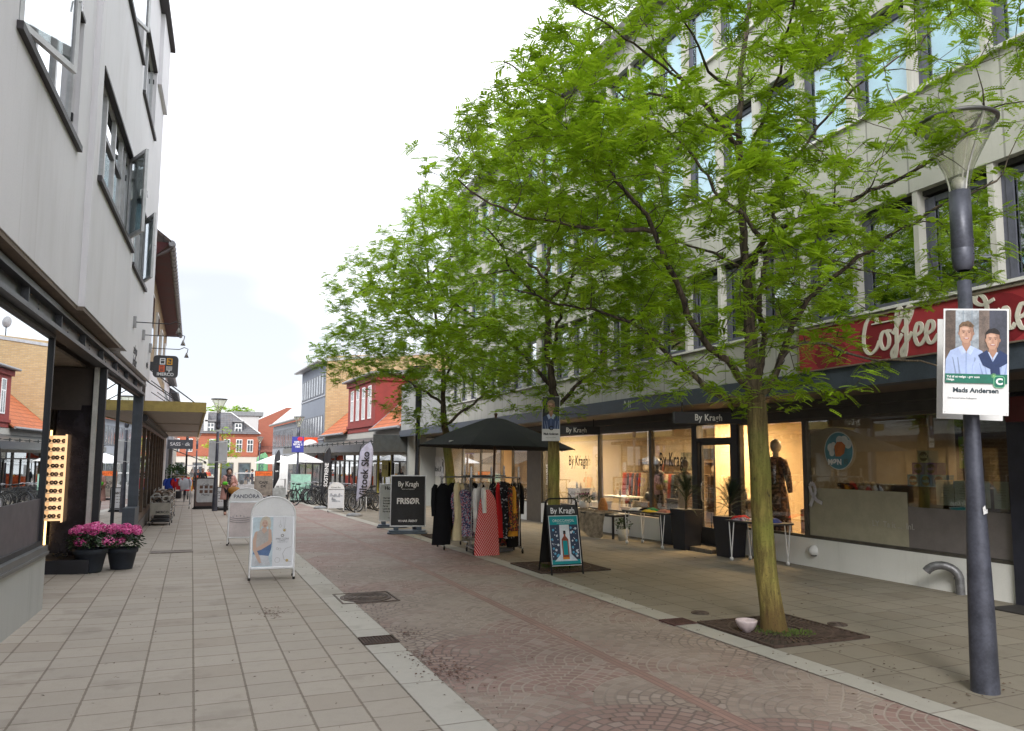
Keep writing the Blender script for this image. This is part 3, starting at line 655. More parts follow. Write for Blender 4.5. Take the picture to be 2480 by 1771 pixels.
b = MB(); b.hexa([(-1.2, 46.5, 2.2), (.75, 46.5, 1.45), (.75, 56, 1.45), (-1.2, 56, 2.2), (-1.2, 46.5, 2.23), (.75, 46.5, 1.48), (.75, 56, 1.48), (-1.2, 56, 2.23)]); b.build('cloth', M((.035, .045, .045), .8, name='awning dark'), A2)
b = MB()
for y in np.arange(46.6, 56, .5): b.hexa([(-1.19, y, 2.232), (.76, y, 1.482), (.76, y + .2, 1.482), (-1.19, y + .2, 2.232), (-1.19, y, 2.24), (.76, y, 1.49), (.76, y + .2, 1.49), (-1.19, y + .2, 2.24)])
b.box(.74, .77, 46.5, 56, 1.36, 1.47); b.build('stripe', M((.25, .27, .26), .8, name='grey stripe'), A2)
# ================================================================ RIGHT SIDE: long modernist block
RB = frameM(7.8, 6, .02); aR = -math.atan(.02)
CONC = panelm('concrete panels', (.45, .448, .41), .6, streak=.4)
CONC2 = panelm('pale concrete panels', (.47, .46, .41), .475, streak=.35)
FD = M((.085, .09, .12), .45, var=.15, name='blue-grey window frame'); PIER = plasterm('pale piers', (.47, .465, .425), .3)
OB = thing('office_block', 'long pale concrete block on the right with window bands above recessed shops', 'building', (7.8, 6, 0), world=True)
TOPZ = 10.35; Y0, Y1 = -4, 25.6
b = MB(RB)
for z0, z1 in ((2.93, 3.56), (4.92, 6.1), (7.42, 8.5), (9.8, TOPZ)): b.box(0, .3, Y0, Y1, z0, z1)
b.box(.3, 8, Y1 - .3, Y1, 2.9, TOPZ); b.box(.3, 8, Y0, Y0 + .3, 2.9, TOPZ)
b.build('wall', CONC, OB)
b = MB(RB); b.box(-.25, 8.5, Y0 - .2, Y1 + .3, TOPZ, TOPZ + .25); b.build('roof', M((.12, .115, .11), .7, name='roof edge'), OB)
b = MB(RB)
for z in (3.565, 6.105, 8.505): b.box(-.05, .28, Y0, Y1 + .02, z, z + .035)
b.build('sill', M((.62, .62, .6), .5, name='sill metal'), OB)
PW = .07
ks = range(-9, 22); PYs = [5.43 + .95 * k for k in ks if Y0 < 5.43 + .95 * k < Y1 + .1]
PIERS = [(y, z0, z1) for y in PYs if y > 3.4 for z0, z1 in ((3.6, 4.92), (6.14, 7.42), (8.54, 9.8))]
for y, z0, z1 in PIERS: b = MB(RB); b.box(0.01, .2, y - PW / 2, y + PW / 2, z0, z1); b.build('pier', PIER, OB)
b = MB(RB)
for z in (4.86, 7.36, 9.74): b.box(.1, .3, Y0, Y1, z, z + .06 - .002)
b.build('lintel', DKSILL, OB)
# one window, copied
wy = .95 - PW; IDM = None
def mkwin(h, blind):
    f = MB(); a = wy / 2
    f.box(.13, .2, -a, -a + .07, 0, h); f.box(.13, .2, a - .07, a, 0, h); f.box(.13, .198, -a + .07, a - .07, 0, .08); f.box(.13, .198, -a + .07, a - .07, h - .07, h)
    f.box(.115, .135, a - .14, a - .06, .01, h - .01); f.box(.108, .116, -a + .03, -a + .05, .02, h - .02)
    o = f.build('window', FD, OB); g = MB(); g.box(.15, .156, -a + .07, a - .14, .08, h - .07); p = g.build('pane', GLASS_BL if blind else GLASS_UP, o)
    if blind:
        c = MB()
        for k in range(int(h / .028)): c.box(.19, .2, -a + .08, a - .145, .08 + k * .028, .104 + k * .028)
        q_ = c.build('blind', M((.70, .82, .86), .6, var=.04, name='pale blind'), o)
    return o
GLASS_BL = glassm('blind glass', (.85, .97, 1.0), 1.1, .12, bend=.004)
wa = mkwin(1.22, False); wb_ = mkwin(1.2, True)
def place(src, M4, first):
    if first: o = src
    else:
        o = src.copy(); COL.objects.link(o)
        for ch in src.children: c = ch.copy(); COL.objects.link(c); c.parent = o
    o.matrix_basis = M4; return o
fa = fb = True; q = random.Random(11)
for i, y in enumerate(PYs[1:]):
    yc = y - .475
    if yc > 3.6: place(wa, RB @ Matrix.Translation((0, yc, 3.605)), fa); fa = False
    if yc > 3.8: place(wb_, RB @ Matrix.Translation((0, yc, 6.145)), fb); fb = False
    if yc > 8.5: place(wb_, RB @ Matrix.Translation((0, yc, 8.545)), False)
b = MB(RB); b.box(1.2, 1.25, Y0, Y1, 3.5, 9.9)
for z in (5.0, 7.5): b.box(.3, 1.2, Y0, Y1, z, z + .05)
b.build('inner_wall', M((.10, .11, .105), .9, name='office dark'), OB)  # dark wall colour stands in for the unlit depth of the office rooms
# fascia, soffit
b = MB(RB); b.box(-.06, .2, Y0, Y1 + 7.1, 2.66, 2.925); b.build('fascia', M((.045, .058, .078), .5, var=.2, vs=4, name='slate blue fascia'), OB)
b = MB(RB); b.box(.2, 1.7, Y0, Y1 + 7.1, 2.70, 2.8); b.build('soffit', M((.13, .10, .08), .6, var=.2, name='brown soffit right'), OB)
b = MB(RB); b.box(1.3, 1.5, Y0, Y1 + 7, 2.56, 2.699); b.box(1.5, 1.62, Y0, Y1 + 7, 2.42, 2.698); b.build('beam', M((.07, .07, .065), .6, name='dark head beam'), OB)
text('11', .2, WINK, OB, RB @ Vector((-.062, 13.0, 2.8)), (R(90), 0, R(-90) + aR), sx=.6)
text('No', .09, WINK, OB, RB @ Vector((-.062, 13.17, 2.85)), (R(90), 0, R(-90) + aR), sx=.6)
# low annex beyond
b = MB(RB); b.box(0, .3, Y1, 32.7, 2.93, 4.8); b.box(.3, 6, 32.4, 32.7, -.6, 4.8); b.box(.02, 6, Y1 + .05, 32.75, 4.8, 4.9); b.build('annex_wall', panelm('annex panels', (.34, .35, .34), .8, streak=.3), OB)
# ---- ground floor front at t = 1.56
WBASE = plasterm('white base wall', (.88, .88, .85), .12, sx=2, rough=.8)
b = MB(RB); b.box(1.52, 1.7, 6.45, 11.75, -.05, .46); b.box(1.5, 1.7, 13.2, 20.9, -.3, .44); b.box(1.52, 1.7, 22, 23.4, -.4, .42); b.build('base_wall', WBASE, OB)
b = MB(RB); b.box(1.56, 1.75, 32.0, 31.0, -.6, 2.66); b.box(1.5, 1.8, 31.0, 32.7, -.6, 2.7); b.build('white_wall', plasterm('white shop wall', (.56, .55, .5), .15), OB)
MULL = M((.12, .11, .095), .45, .5, var=.2, name='bronze mullion')
def front(y0, y1, z0=.46, z1=2.42, mull=(), gm=GLASS_SHOP, fm=MULL, **k): return shop_window(y0, y1, z0, z1, OB, RBX, 0, mull, fm, gm, .045, .08, **k)
# frame with +x pointing to the street for the shop windows
RBX = RB @ Matrix.Translation((1.56, 0, 0)) @ Matrix.Scale(-1, 4, (1, 0, 0))
FROST = M((.42, .39, .29), .5, var=.08, name='frosted film'); FROST2 = M((.20, .18, .175), .4, var=.08, name='grey film')
cafe = front(6.46, 10.03, gm=GLASS_DARK)
front(10.03, 11.75); front(13.2, 14.87); front(14.87, 17.33); front(17.33, 20.9); front(22.0, 23.4, .42)
front(24.4, 31.0, .1, 2.42, (26.6, 28.8))
b = MB(RB); b.box(1.5, 1.72, 20.9, 22.0, -.4, 2.56); b.build('pilaster', M((.13, .11, .085), .6, name='brown pilaster'), OB)
b = MB(RB); b.box(1.5, 1.66, 11.75, 11.93, -.05, 2.42); b.box(1.5, 1.66, 13.02, 13.2, -.05, 2.42); b.box(1.5, 1.65, 11.93, 13.02, 2.1, 2.16); b.build('door_frame', M((.03, .032, .04), .4, name='black door frame'), OB)
d = MB(RB); d.box(1.55, 1.6, 11.95, 12.02, .0, 2.1); d.box(1.55, 1.6, 12.93, 13.0, 0, 2.1); d.box(1.55, 1.598, 12.02, 12.93, 0, .4); d.box(1.55, 1.598, 12.02, 12.93, 2.02, 2.1)
dr = d.build('door', M((.03, .032, .04), .4, name='black door frame'), OB); g = MB(RB); g.box(1.57, 1.578, 12.02, 12.93, .4, 2.02); g.box(1.57, 1.578, 11.95, 13.0, 2.16, 2.42); g.build('pane', GLASS_SHOP, dr)
d = MB(RB); d.tube([(1.53, 12.88, .9), (1.5, 12.88, .95), (1.5, 12.88, 1.25), (1.53, 12.88, 1.3)], .012, 8); d.build('handle', STEEL, dr)
b = MB(RB); b.box(1.0, 1.55, 11.9, 13.15, -.04, .07); b.build('step', M((.14, .12, .10), .9, var=.3, bump=.005, name='stone step'), OB)
# dark entrance at the right edge
b = MB(RB); b.box(1.45, 1.75, -4, 6.45, 0, 2.68); b.build('entrance_panel', M((.028, .03, .045), .4, var=.2, name='blue-black cladding'), OB)
b = MB(RB); b.box(.9, 1.4, 5.2, 6.4, .004, .02); tag(b.build('doormat', M((.03, .027, .025), .95, bump=.004, name='mat')), 'dark doormat by the entrance at the right edge', 'mat')
b = MB(RB); b.box(1.3, 1.46, 3.0, 6.35, 2.2, 2.5); dsn = b.build('dark_red_sign', M((.09, .015, .015), .5, name='dark red'), OB)
text('Coffee One', .2, WINK, OB, RB @ Vector((1.296, 5.55, 2.35)), (R(90), 0, R(-90) + aR), shear=.3)
# interiors
CRM = M((.62, .50, .34), .85, var=.06, name='cream wall'); WOODF = M((.18, .12, .08), .6, var=.2, name='shop floor')
b = MB(RB); b.box(5.2, 5.3, 10.1, 20.95, 0, 2.7); b.box(1.75, 5.2, 20.96, 21.05, 0, 2.7); b.box(1.75, 5.2, 22.0, 22.1, -.3, 2.7); b.box(5.2, 5.3, 22.1, 31.9, -.3, 2.7); b.box(1.75, 5.2, 31.85, 31.95, -.3, 2.7)
b.box(2.15, 5.2, 13.3, 13.36, 0, 2.7); b.box(3.1, 3.16, 13.0, 13.3, 0, 2.7); b.box(1.66, 5.2, 10.04, 10.09, 0, 2.7)
b.build('room_wall', CRM, OB)
b = MB(RB); b.box(1.7, 5.2, 10.1, 31.8, 2.64, 2.7); b.build('room_ceiling', M((.6, .55, .45), .8, name='ceiling white'), OB)
b = MB(RB); b.box(1.7, 5.2, 10.1, 21, .02, .06); b.box(1.7, 5.2, 22, 31.8, -.25, -.2); b.build('room_floor', WOODF, OB)
b = MB(RB); b.box(5.0, 5.1, 6.2, 10.0, 0, 2.7); b.box(1.8, 5.0, 6.2, 6.3, 0, 2.7); b.box(1.7, 5, 6.3, 10.03, 2.62, 2.7); b.box(1.7, 5, 6.3, 10.0, 0.02, .04); b.build('cafe_wall', brickm('cafe inner wall', (.10, .075, .055), (.07, .05, .035), (.12, .1, .08)), OB)
def lampbox(x, y, z, w, l, e, col=(1, .68, .36), label='warm lit ceiling lamp in the shop', em=14):
    p = RB @ Vector((x, y, z)); t = thing('ceiling_lamp', label, 'ceiling lamp', p, aR, 'lit ceiling lamps in the right-hand shops')
    b = MB(); b.box(-w / 2, w / 2, -l / 2, l / 2, -.02, 0); b.build('diffuser', emitm(col, em), t)
    b = MB(); b.box(-w / 2 - .02, w / 2 + .02, -l / 2 - .02, l / 2 + .02, 0.001, .04); b.build('housing', WHITE, t)
    ld = bpy.data.lights.new('lamp_light', 'AREA'); ld.shape = 'RECTANGLE'; ld.size = w; ld.size_y = l; ld.energy = e; ld.color = col
    lo = bpy.data.objects.new('lamp_light', ld); COL.objects.link(lo); lo.parent = t; lo.location = (0, 0, -.03)
G_ = 'warm ceiling lamp strip '
lampbox(3.2, 11.3, 2.58, .3, 1.3, 50, label=G_ + 'behind the tall patterned dress'); lampbox(2.7, 12.4, 2.58, .3, .8, 80, label=G_ + 'just inside the shop door'); lampbox(3.2, 15.8, 2.58, .3, 2, 55, label=G_ + 'behind the middle shop window')
lampbox(2.6, 19.2, 2.5, .35, 2.2, 60, (1, .78, .5), G_ + 'behind the shop window by the second tree', 18); lampbox(3.2, 22.9, 2.55, .3, 1.2, 50, label=G_ + 'over the stairs beyond the pilaster'); lampbox(3.6, 8.0, 2.5, .2, 1.0, 9, (1, .75, .5), 'dim added fill lamp inside the cafe behind the counter', 2); lampbox(3.2, 27.5, 2.5, .4, 3.4, 70, (1, .74, .46), G_ + 'in the hairdresser behind the parasol')  # cafe lamp is an added fill light for the cartons on the counter
# hanging signs
def hsign(y, x0, x1, z, label):
    p = RB @ Vector(((x0 + x1) / 2 - 0, y, z)); t = thing('hanging_sign', label, 'sign', p, R(-14)); w = (x1 - x0) / 2
    b = MB(); b.box(-w, w, -.05, .05, -.095, .095); b.build('sign_box', M((.014, .013, .014), .5, name='black sign'), t)
    b = MB(); b.tube([(-w * .75, 0, .09), (-w * .75, 0, .26)], .012, 6); b.tube([(w * .75, 0, .09), (w * .75, 0, .26)], .012, 6); b.build('hanger', BLACKM, t)
    text('By Kragh', .15, M((.6, .58, .52), .5, name='sign cream'), t, (0, -.052, 0), bold=.003, sx=.8, sp=1.1); return t
hsign(10.6, -.55, .62, 2.42, 'long black shop sign hanging under the canopy left of the nearest tree trunk')
hsign(15.6, -.5, .6, 2.38, 'black shop sign hanging half behind the poster on the middle tree')
# window lettering
text('By Kragh', .42, INK, OB, RB @ Vector((1.535, 13.95, 1.72)), (R(90), 0, R(-90) + aR), bold=.004, sx=.62, sp=1.1)
text('By Kragh', .38, INK, OB, RB @ Vector((1.535, 18.5, 1.68)), (R(90), 0, R(-90) + aR), bold=.004, sx=.75, sp=1.1)
# cafe front film, stickers and things on the counter
b = MB(RB); b.box(1.566, 1.569, 8.05, 9.98, .51, 1.28); b.build('frosted_film', FROST, cafe)
b = MB(RB); b.box(1.566, 1.569, 6.51, 8.049, .51, 1.08); b.poly([(1.5675, 8.05, 1.08), (1.5675, 8.05, 1.28), (1.5675, 8.25, 1.28)]); b.build('grey_film', FROST2, cafe)
text('LY  Ta it ...  Inl.', .12, M((.5, .49, .45), .5, name='faded white'), cafe, RB @ Vector((1.545, 8.3, .8)), (R(90), 0, R(-90) + aR))
def disc(r, y, z, m, name, par, x=1.545, n=40, t=.002, r_in=None):
    b = MB(RB); p = [(y + r * math.cos(2 * math.pi * k / n), z + r * math.sin(2 * math.pi * k / n)) for k in range(n)]
    b.prism(p, x, x + t, 'x'); return b.build(name, m, par)
ST = tag(disc(.30, 9.28, 1.88, M((.62, .66, .64), .5, name='sticker white'), 'round_sticker', None), 'round blue and white ice cream sticker on the cafe window', 'sticker')
disc(.285, 9.28, 1.88, M((.10, .27, .33), .5, name='sticker teal'), 'blue_disc', ST, 1.542)
for (yy, zz, r) in ((9.16, 2.03, .085), (9.25, 2.04, .075), (9.08, 1.98, .07), (9.44, 1.93, .07), (9.42, 1.85, .055), (9.38, 1.97, .05)): disc(r, yy, zz, M((.62, .66, .64), .5, name='sticker white'), 'cream_shape', ST, 1.540 + .0002 * r * 10, 14)
b = MB(RB); b.prism([(9.36, 1.95), (9.3, 2.02), (9.2, 2.02), (9.13, 1.96), (9.16, 1.84), (9.24, 1.79), (9.34, 1.79)], 1.536, 1.538, 'x'); b.build('orange_shape', M((.5, .16, .04), .5, name='sticker orange'), ST)
text('MØN', .12, WINK, ST, RB @ Vector((1.535, 9.36, 1.70)), (R(90), 0, R(-90) + aR), bold=.006)
text('IS', .12, M((.1, .2, .2), .5, name='teal dark'), ST, RB @ Vector((1.535, 9.13, 1.705)), (R(90), 0, R(-90) + aR), bold=.006)
rb_ = MB(RB); P = [(9.93, .98), (9.86, 1.12), (9.8, 1.22), (9.82, 1.32), (9.88, 1.36), (9.93, 1.31), (9.9, 1.2), (9.78, 1.08), (9.66, 1.04)]
for (a, c) in zip(P[:-1], P[1:]):
    d_ = Vector((c[0] - a[0], c[1] - a[1])).normalized(); n_ = (-d_.y * .03, d_.x * .03)
    rb_.prism([(a[0] + n_[0], a[1] + n_[1]), (a[0] - n_[0], a[1] - n_[1]), (c[0] - n_[0], c[1] - n_[1]), (c[0] + n_[0], c[1] + n_[1])], 1.536, 1.541, 'x')
tag(rb_.build('ribbon_sticker', M((.6, .58, .62), .5, name='pale ribbon')), 'white looped ribbon sticker at the left edge of the cafe window', 'sticker')
b = MB(RB); b.box(2.0, 2.5, 6.4, 9.8, 1.30, 1.36); b.box(2.05, 2.45, 6.4, 9.8, .05, 1.3); tag(b.build('counter', M((.13, .075, .045), .5, var=.25, name='cafe wood')), 'brown wooden counter behind the cafe window', 'counter')
def tub(y, z, col, label, x=1.80):
    p = RB @ Vector((x, y, z)); t = thing('drink_carton', label, 'box', p, aR); b = MB(); b.box(0, .17, -.1, .1, 0, .17); b.build('carton', M(col, .5, var=.1, name='carton'), t)
    b = MB(); n = 20; b.prism([(.07 * math.cos(6.283 * k / n), .085 + .07 * math.sin(6.283 * k / n)) for k in range(n)], -.003, 0, 'x'); b.build('badge', M((.01, .01, .04), .5, name='navy badge'), t)
    text('nohi', .07, M(col, .5, var=.1, name='carton'), t, (-.004, 0, .085), (R(90), 0, R(-90)), bold=.002)
for i, y in enumerate((7.72, 7.93, 8.14)): tub(y, 1.361, (.05, .25, .55), ['rightmost', 'middle', 'leftmost'][i] + ' of three blue cartons on the cafe counter')
for i, y in enumerate((7.84, 8.05)): tub(y, 1.533, (.16, .09, .42), ['right', 'left'][i] + ' purple carton stacked on the blue ones')
tub(7.95, 1.705, (.45, .45, .36), 'single cream carton on top of the stacked cartons')
def paper(y, z, w, h, m, label, txt=None, name='menu_sheet', x=1.59, size=.03):
    p = RB @ Vector((x, y, z)); t = thing(name, label, 'notice', p, aR); b = MB(); b.box(0, .002, -w / 2, w / 2, -h / 2, h / 2); b.build('sheet', m, t)
    if txt: text(txt, size, INK if name == 'menu_sheet' else WINK, t, (-.002, 0, 0), (R(90), 0, R(-90)), ls=1.1)
PAP = M((.55, .56, .47), .7, var=.05, name='paper')
for i, (y, w) in enumerate(((7.46, .27), (7.18, .27), (6.92, .22), (6.66, .2))): paper(y, 1.3, w, .34, PAP, ['first menu sheet in the cafe window, right of the cartons', 'second menu sheet from the left in the cafe window', 'third menu sheet, half behind the lamp post', 'rightmost menu sheet in the cafe window'][i], '~~~~~~\n~~ ~~~~~\n~~~~~ ~~\n~~~~\n~~~ ~~~~')
paper(7.12, 1.84, .2, .42, M((.2, .34, .03), .6, name='lime'), 'lime green notice in the cafe window beside the lamp post', 'NYHED\nMILK\nSHAKE\nMED\nSOBERT', 'green_notice', size=.042)
# red coffee sign
CS = thing('coffee_sign', 'big red shop sign with white script lettering above the cafe', 'sign', RB @ Vector((0, 6.6, 3.2)), world=True)
b = MB(RB); b.box(-.075, -.002, 2.0, 8.28, 2.945, 3.5); b.build('board', M((.33, .032, .042), .45, var=.12, vs=2, name='red sign'), CS)
b = MB(RB); b.box(-.1, -.002, 1.98, 8.3, 2.927, 2.944); b.box(-.1, -.002, 1.98, 8.3, 3.501, 3.52); b.box(-.1, -.002, 8.281, 8.3, 2.944, 3.501); b.build('frame', M((.25, .2, .16), .5, .4, name='sign edge'), CS)
CRW = M((.66, .63, .55), .5, var=.05, name='cream letter')
OW = lambda u: None
def script(b, strokes, oy, oz, s, w):
    for st in strokes:
        pts = [Vector((0, oy - p[0] * s, oz + p[1] * s)) for p in st]
        # smooth
        sm = []
        for i in range(len(pts) - 1):
            p0 = pts[max(i - 1, 0)]; p1 = pts[i]; p2 = pts[i + 1]; p3 = pts[min(i + 2, len(pts) - 1)]
            for k in range(5):
                t = k / 5; sm.append(.5 * ((2 * p1) + (p2 - p0) * t + (2 * p0 - 5 * p1 + 4 * p2 - p3) * t * t + (3 * p1 - p0 - 3 * p2 + p3) * t ** 3))
        sm.append(pts[-1]); L, Rr_ = [], []
        for i, p in enumerate(sm):
            d = (sm[min(i + 1, len(sm) - 1)] - sm[max(i - 1, 0)]).normalized(); n = Vector((0, -d.z, d.y)); ww = w * s * (.75 + .45 * abs(d.z))
            L.append(p + n * ww); Rr_.append(p - n * ww)
        for i in range(len(sm) - 1):
            o = random.Random(i).random() * .002
            b._add([(-.09 - o, *L[i][1:]), (-.09 - o, *Rr_[i][1:]), (-.09 - o, *Rr_[i + 1][1:]), (-.09 - o, *L[i + 1][1:]), (-.076, *L[i][1:]), (-.076, *Rr_[i][1:]), (-.076, *Rr_[i + 1][1:]), (-.076, *L[i + 1][1:])], [(0, 1, 2, 3), (0, 4, 5, 1), (2, 6, 7, 3), (1, 5, 6, 2), (3, 7, 4, 0)])
C_ = [[(.62, .95), (.6, 1.15), (.42, 1.2), (.2, 1.0), (.08, .6), (.1, .2), (.3, -.02), (.55, .1), (.7, .35)]]
o_ = lambda x: [[(x + .3, .62), (x + .12, .6), (x + .02, .35), (x + .12, .08), (x + .3, .12), (x + .36, .38), (x + .28, .62), (x + .45, .6)]]
f_ = lambda x: [[(x, .5), (x + .2, .75), (x + .38, 1.1), (x + .3, 1.28), (x + .18, 1.1), (x + .15, .6), (x + .12, 0), (x + .02, -.3), (x - .06, -.1), (x + .08, .1), (x + .35, .45)]]
e_ = lambda x: [[(x + .02, .3), (x + .25, .42), (x + .28, .62), (x + .14, .68), (x + .02, .4), (x + .08, .1), (x + .22, .03), (x + .42, .25)]]
n_ = lambda x: [[(x, .1), (x + .06, .65), (x + .08, .1)], [(x + .08, .35), (x + .22, .66), (x + .32, .55), (x + .3, .15), (x + .4, .08), (x + .5, .2)]]
O_ = lambda x: [[(x + .35, 1.15), (x + .12, 1.0), (x + .0, .5), (x + .15, .05), (x + .4, .05), (x + .6, .45), (x + .6, .95), (x + .4, 1.18), (x + .28, 1.0), (x + .5, .85), (x + .85, .95)]]
b = MB(RB); S_ = .385
script(b, C_ + o_(.72) + f_(1.22) + f_(1.58) + e_(2.0) + e_(2.4), 7.16, 3.05, S_, .052)
script(b, O_(3.75) + n_(4.65) + e_(5.2), 7.16, 3.05, S_, .052)
b.box(-.092, -.076, 6.45, 7.0, 3.40, 3.415)
b.build('lettering', CRW, CS)
b = MB(RB)
for yc, zc, r in ((6.9, 3.2, .35), (7.7, 3.1, .3), (5.4, 3.2, .4)):
    b.prism([(yc + r * math.cos(a), max(2.95, min(3.495, zc + r * .7 * math.sin(a)))) for a in np.arange(0, 6.28, .35)], -.0765, -.0755, 'x')
b.build('bean_pattern', M((.19, .012, .02), .5, name='darker red'), CS)
# vents and pipes on the base wall
vt = thing('vent_hood', 'small white round vent hood on the white base wall', 'vent', RB @ Vector((1.52, 9.85, .27)), aR + R(180))
b = MB(); b.blob((.0, 0, 0), (.1, .09, .09), n=14, m=8); b.build('hood', WHITE, vt); b = MB(); b.lathe([(.05, -.085), (.06, -.06)], n=12); b.build('grille', DARKP, vt)
b = MB(RB); b.tube([(1.47, 7.2, .0), (1.46, 7.2, .2)] + [(1.46 - .13 * (1 - math.cos(a)) * .9, 7.2 + .16 * (1 - math.cos(a)), .2 + .16 * math.sin(a)) for a in np.linspace(.15, 2.7, 10)], .055, 14); b.lathe([(.062, .19), (.062, .215)], (1.475, 7.22, 0), 14)
tag(b.build('vent_pipe', M((.2, .2, .21), .45, .6, var=.3, vs=14, name='galvanised')), 'bent grey metal pipe rising from the paving by the base wall', 'pipe')
# shop contents
q = random.Random(21)
def mannequin(x, y, label, dress, headless=False, h=1.6):
    p = RB @ Vector((x, y, .06)); t = thing('mannequin', label, 'mannequin', p, R(-90)); t.scale = (h / 1.6,) * 3
    b = MB(); b.tube([(0, 0, 0), (0, 0, .6)], .02, 8); b.lathe([(.0, .0), (.16, .0), (.16, .02), (0, .03)], n=16); b.build('stand', STEEL, t)
    b = MB(); pr = [(.23, .12), (.2, .5), (.17, .85), (.125, 1.05), (.16, 1.25), (.17, 1.36), (.08, 1.42)]
    for i in range(len(pr) - 1): pass
    vs = []; n = 20
    for r, z in pr: vs.append([(r * 1.15 * math.cos(6.283 * k / n) * (1 + .08 * math.sin(5 * 6.283 * k / n) * (1.3 - z)), r * .75 * math.sin(6.283 * k / n) * (1 + .08 * math.cos(4 * 6.283 * k / n)), z) for k in range(n + 1)])
    b.sheet(vs); 
    for s in (-1, 1): b.tube([(s * .15, 0, 1.36), (s * .24, 0, 1.15), (s * .25, .03, .9)], [.055, .05, .035], 8)
    b.build('dress', dress, t)
    b = MB(); b.tube([(0, 0, 1.4), (0, 0, 1.5)], .045, 10)
    if not headless: b.blob((0, 0, 1.58), (.075, .09, .11), n=12, m=8)
    b.build('head', M((.3, .3, .3), .4, name='mannequin grey'), t)
def floral(name, base, cols, s=9, thr=.55):
    m, t, o = new_mat(name); v = coords(t)[0]; c = base
    for i, cc in enumerate(cols):
        vv = N(t, 'ShaderNodeMapping'); vv.inputs[1].default_value = (i * 3.1, i * 1.7, i); t.links.new(v, vv.inputs[0])
        n = noise(t, vv.outputs[0], s * (1 + .3 * i), 2, .4); c = mix(t, ramp(t, n, thr, thr + .03), c, cc)
    return finish(m, t, o, c if not isinstance(c, tuple) else c, .85)
FL1 = floral('dark leopard print', (.05, .03, .025), [(.25, .15, .1)], 22, .52)
mannequin(1.9, 11.15, 'headless-looking mannequin in a long dark patterned dress beside the nearest trunk', FL1, h=1.95)
mannequin(2.0, 14.2, 'mannequin in a pale loose blouse behind the large shop lettering', M((.5, .36, .25), .8, name='beige cloth'))
mannequin(2.2, 15.6, 'mannequin in a grey patterned dress in the middle shop window', floral('grey print', (.25, .22, .2), [(.06, .06, .06)], 18))
def shelf_unit(x, y, L, label, n=5, col=(.25, .17, .1), goods=True):
    p = RB @ Vector((x, y, .05)); t = thing('shelf_unit', label, 'shelf', p, aR); m = M(col, .6, var=.2, name='shelf wood')
    b = MB(); b.box(0, .3, -L / 2, -L / 2 + .03, 0, 1.7); b.box(0, .3, L / 2 - .03, L / 2, 0, 1.7); b.build('side', m, t)
    for k in range(n): b = MB(); b.box(.0, .3, -L / 2 + .03, L / 2 - .03, .3 + k * .33, .325 + k * .33); b.build('shelf', m, t)
    return p
def stuff_on(name, cat, labels, x, ys, z, cols, kind, group):
    for i, y in enumerate(ys):
        p = RB @ Vector((x, y, z)); b = MB(); c = cols[i % len(cols)]
        if kind == 'bottle': b.lathe([(0, 0), (.035, 0), (.035, .12), (.012, .15), (.012, .19), (0, .19)], n=10)
        elif kind == 'bag': b.blob((0, 0, .12), (.07, .15, .12), n=10, m=6); b.tube([(0, -.1, .2), (0, 0, .36), (0, .1, .2)], .01, 6)
        else: b.box(-.08, .08, -.1, .1, 0, .2)
        o = b.build(name, M(c, .5, name='goods')); o.location = p; o.rotation_euler = (0, 0, q.uniform(-.4, .4)); tag(o, labels, cat, group)
for y, lb in ((16.4, 'tall shelf unit of bags behind the middle shop window'), (19.8, 'tall shelf unit behind the shop window by the second tree'), (11.0, 'narrow shelf unit of bottles behind the patterned dress')):
    shelf_unit(4.6, y, 1.5, lb)
    for k in range(4): stuff_on('bag' if y > 12 else 'bottle', 'bag' if y > 12 else 'bottle', 'small item standing on a ' + ('shelf of bags' if y > 12 else 'shelf of bottles') + ' in the shop', 4.75, [y - .5, y - .17, y + .17, y + .5], .05 + .326 + k * .33, [(.3, .08, .04), (.05, .04, .04), (.35, .2, .08), (.5, .4, .3)], 'bag' if y > 12 else 'bottle', 'goods on the shelves of the ' + ('clothes shop' if y > 12 else 'gift corner'))
p = RB @ Vector((1.95, 10.35, 0)); t = thing('armchair', 'pink chair with black leaf print in the shop window beside the cafe', 'chair', p, aR)
b = MB(); b.box(0, .5, -.25, .3, .1, .9); b.build('upholstery', floral('leaf print', (.5, .3, .28), [(.02, .02, .02)], 11, .56), t, bevel=.05); b = MB()
for sx in (.05, .45):
    for sy in (-.2, .25): b.box(sx - .02, sx + .02, sy - .02, sy + .02, 0, .1)
b.build('leg', DARKP, t)
for y, lb in ((18.2, 'white display table in the shop window by the second tree'), (26.0, 'white styling desk in the hairdresser'), (29.0, 'far styling desk in the hairdresser')):
    p = RB @ Vector((2.4, y, -.1 if y > 20 else .04)); t = thing('display_table', lb, 'table', p, aR); b = MB(); b.box(0, .6, -.6, .6, .68, .72); b.build('tabletop', WHITE, t)
    for sx in (.04, .54):
        for sy in (-.55, .55): b = MB(); b.box(sx - .02, sx + .02, sy - .02, sy + .02, 0, .68); b.build('leg', WHITE, t)
    stuff_on('vase', 'vase', 'small vase on the ' + lb[:40], 2.7, [y - .3, y + .1, y + .35], (.6 if y > 20 else .76), [(.4, .4, .38), (.1, .1, .1), (.3, .2, .12)], 'bottle', 'vases on the ' + lb.split(' in ')[0])
for y, lb in ((25.6, 'mirror'), (28.2, 'mirror')):
    p = RB @ Vector((4.9, y, 0.3)); b = MB(); b.box(0, .05, -.4, .4, .4, 1.7); o = b.build('mirror', M((.06, .055, .05), .1, spec=1, name='mirror dark')); o.location = p
    tag(o, ('nearer' if y < 27 else 'farther') + ' tall mirror on the hairdresser back wall', 'mirror')
q = random.Random(31)
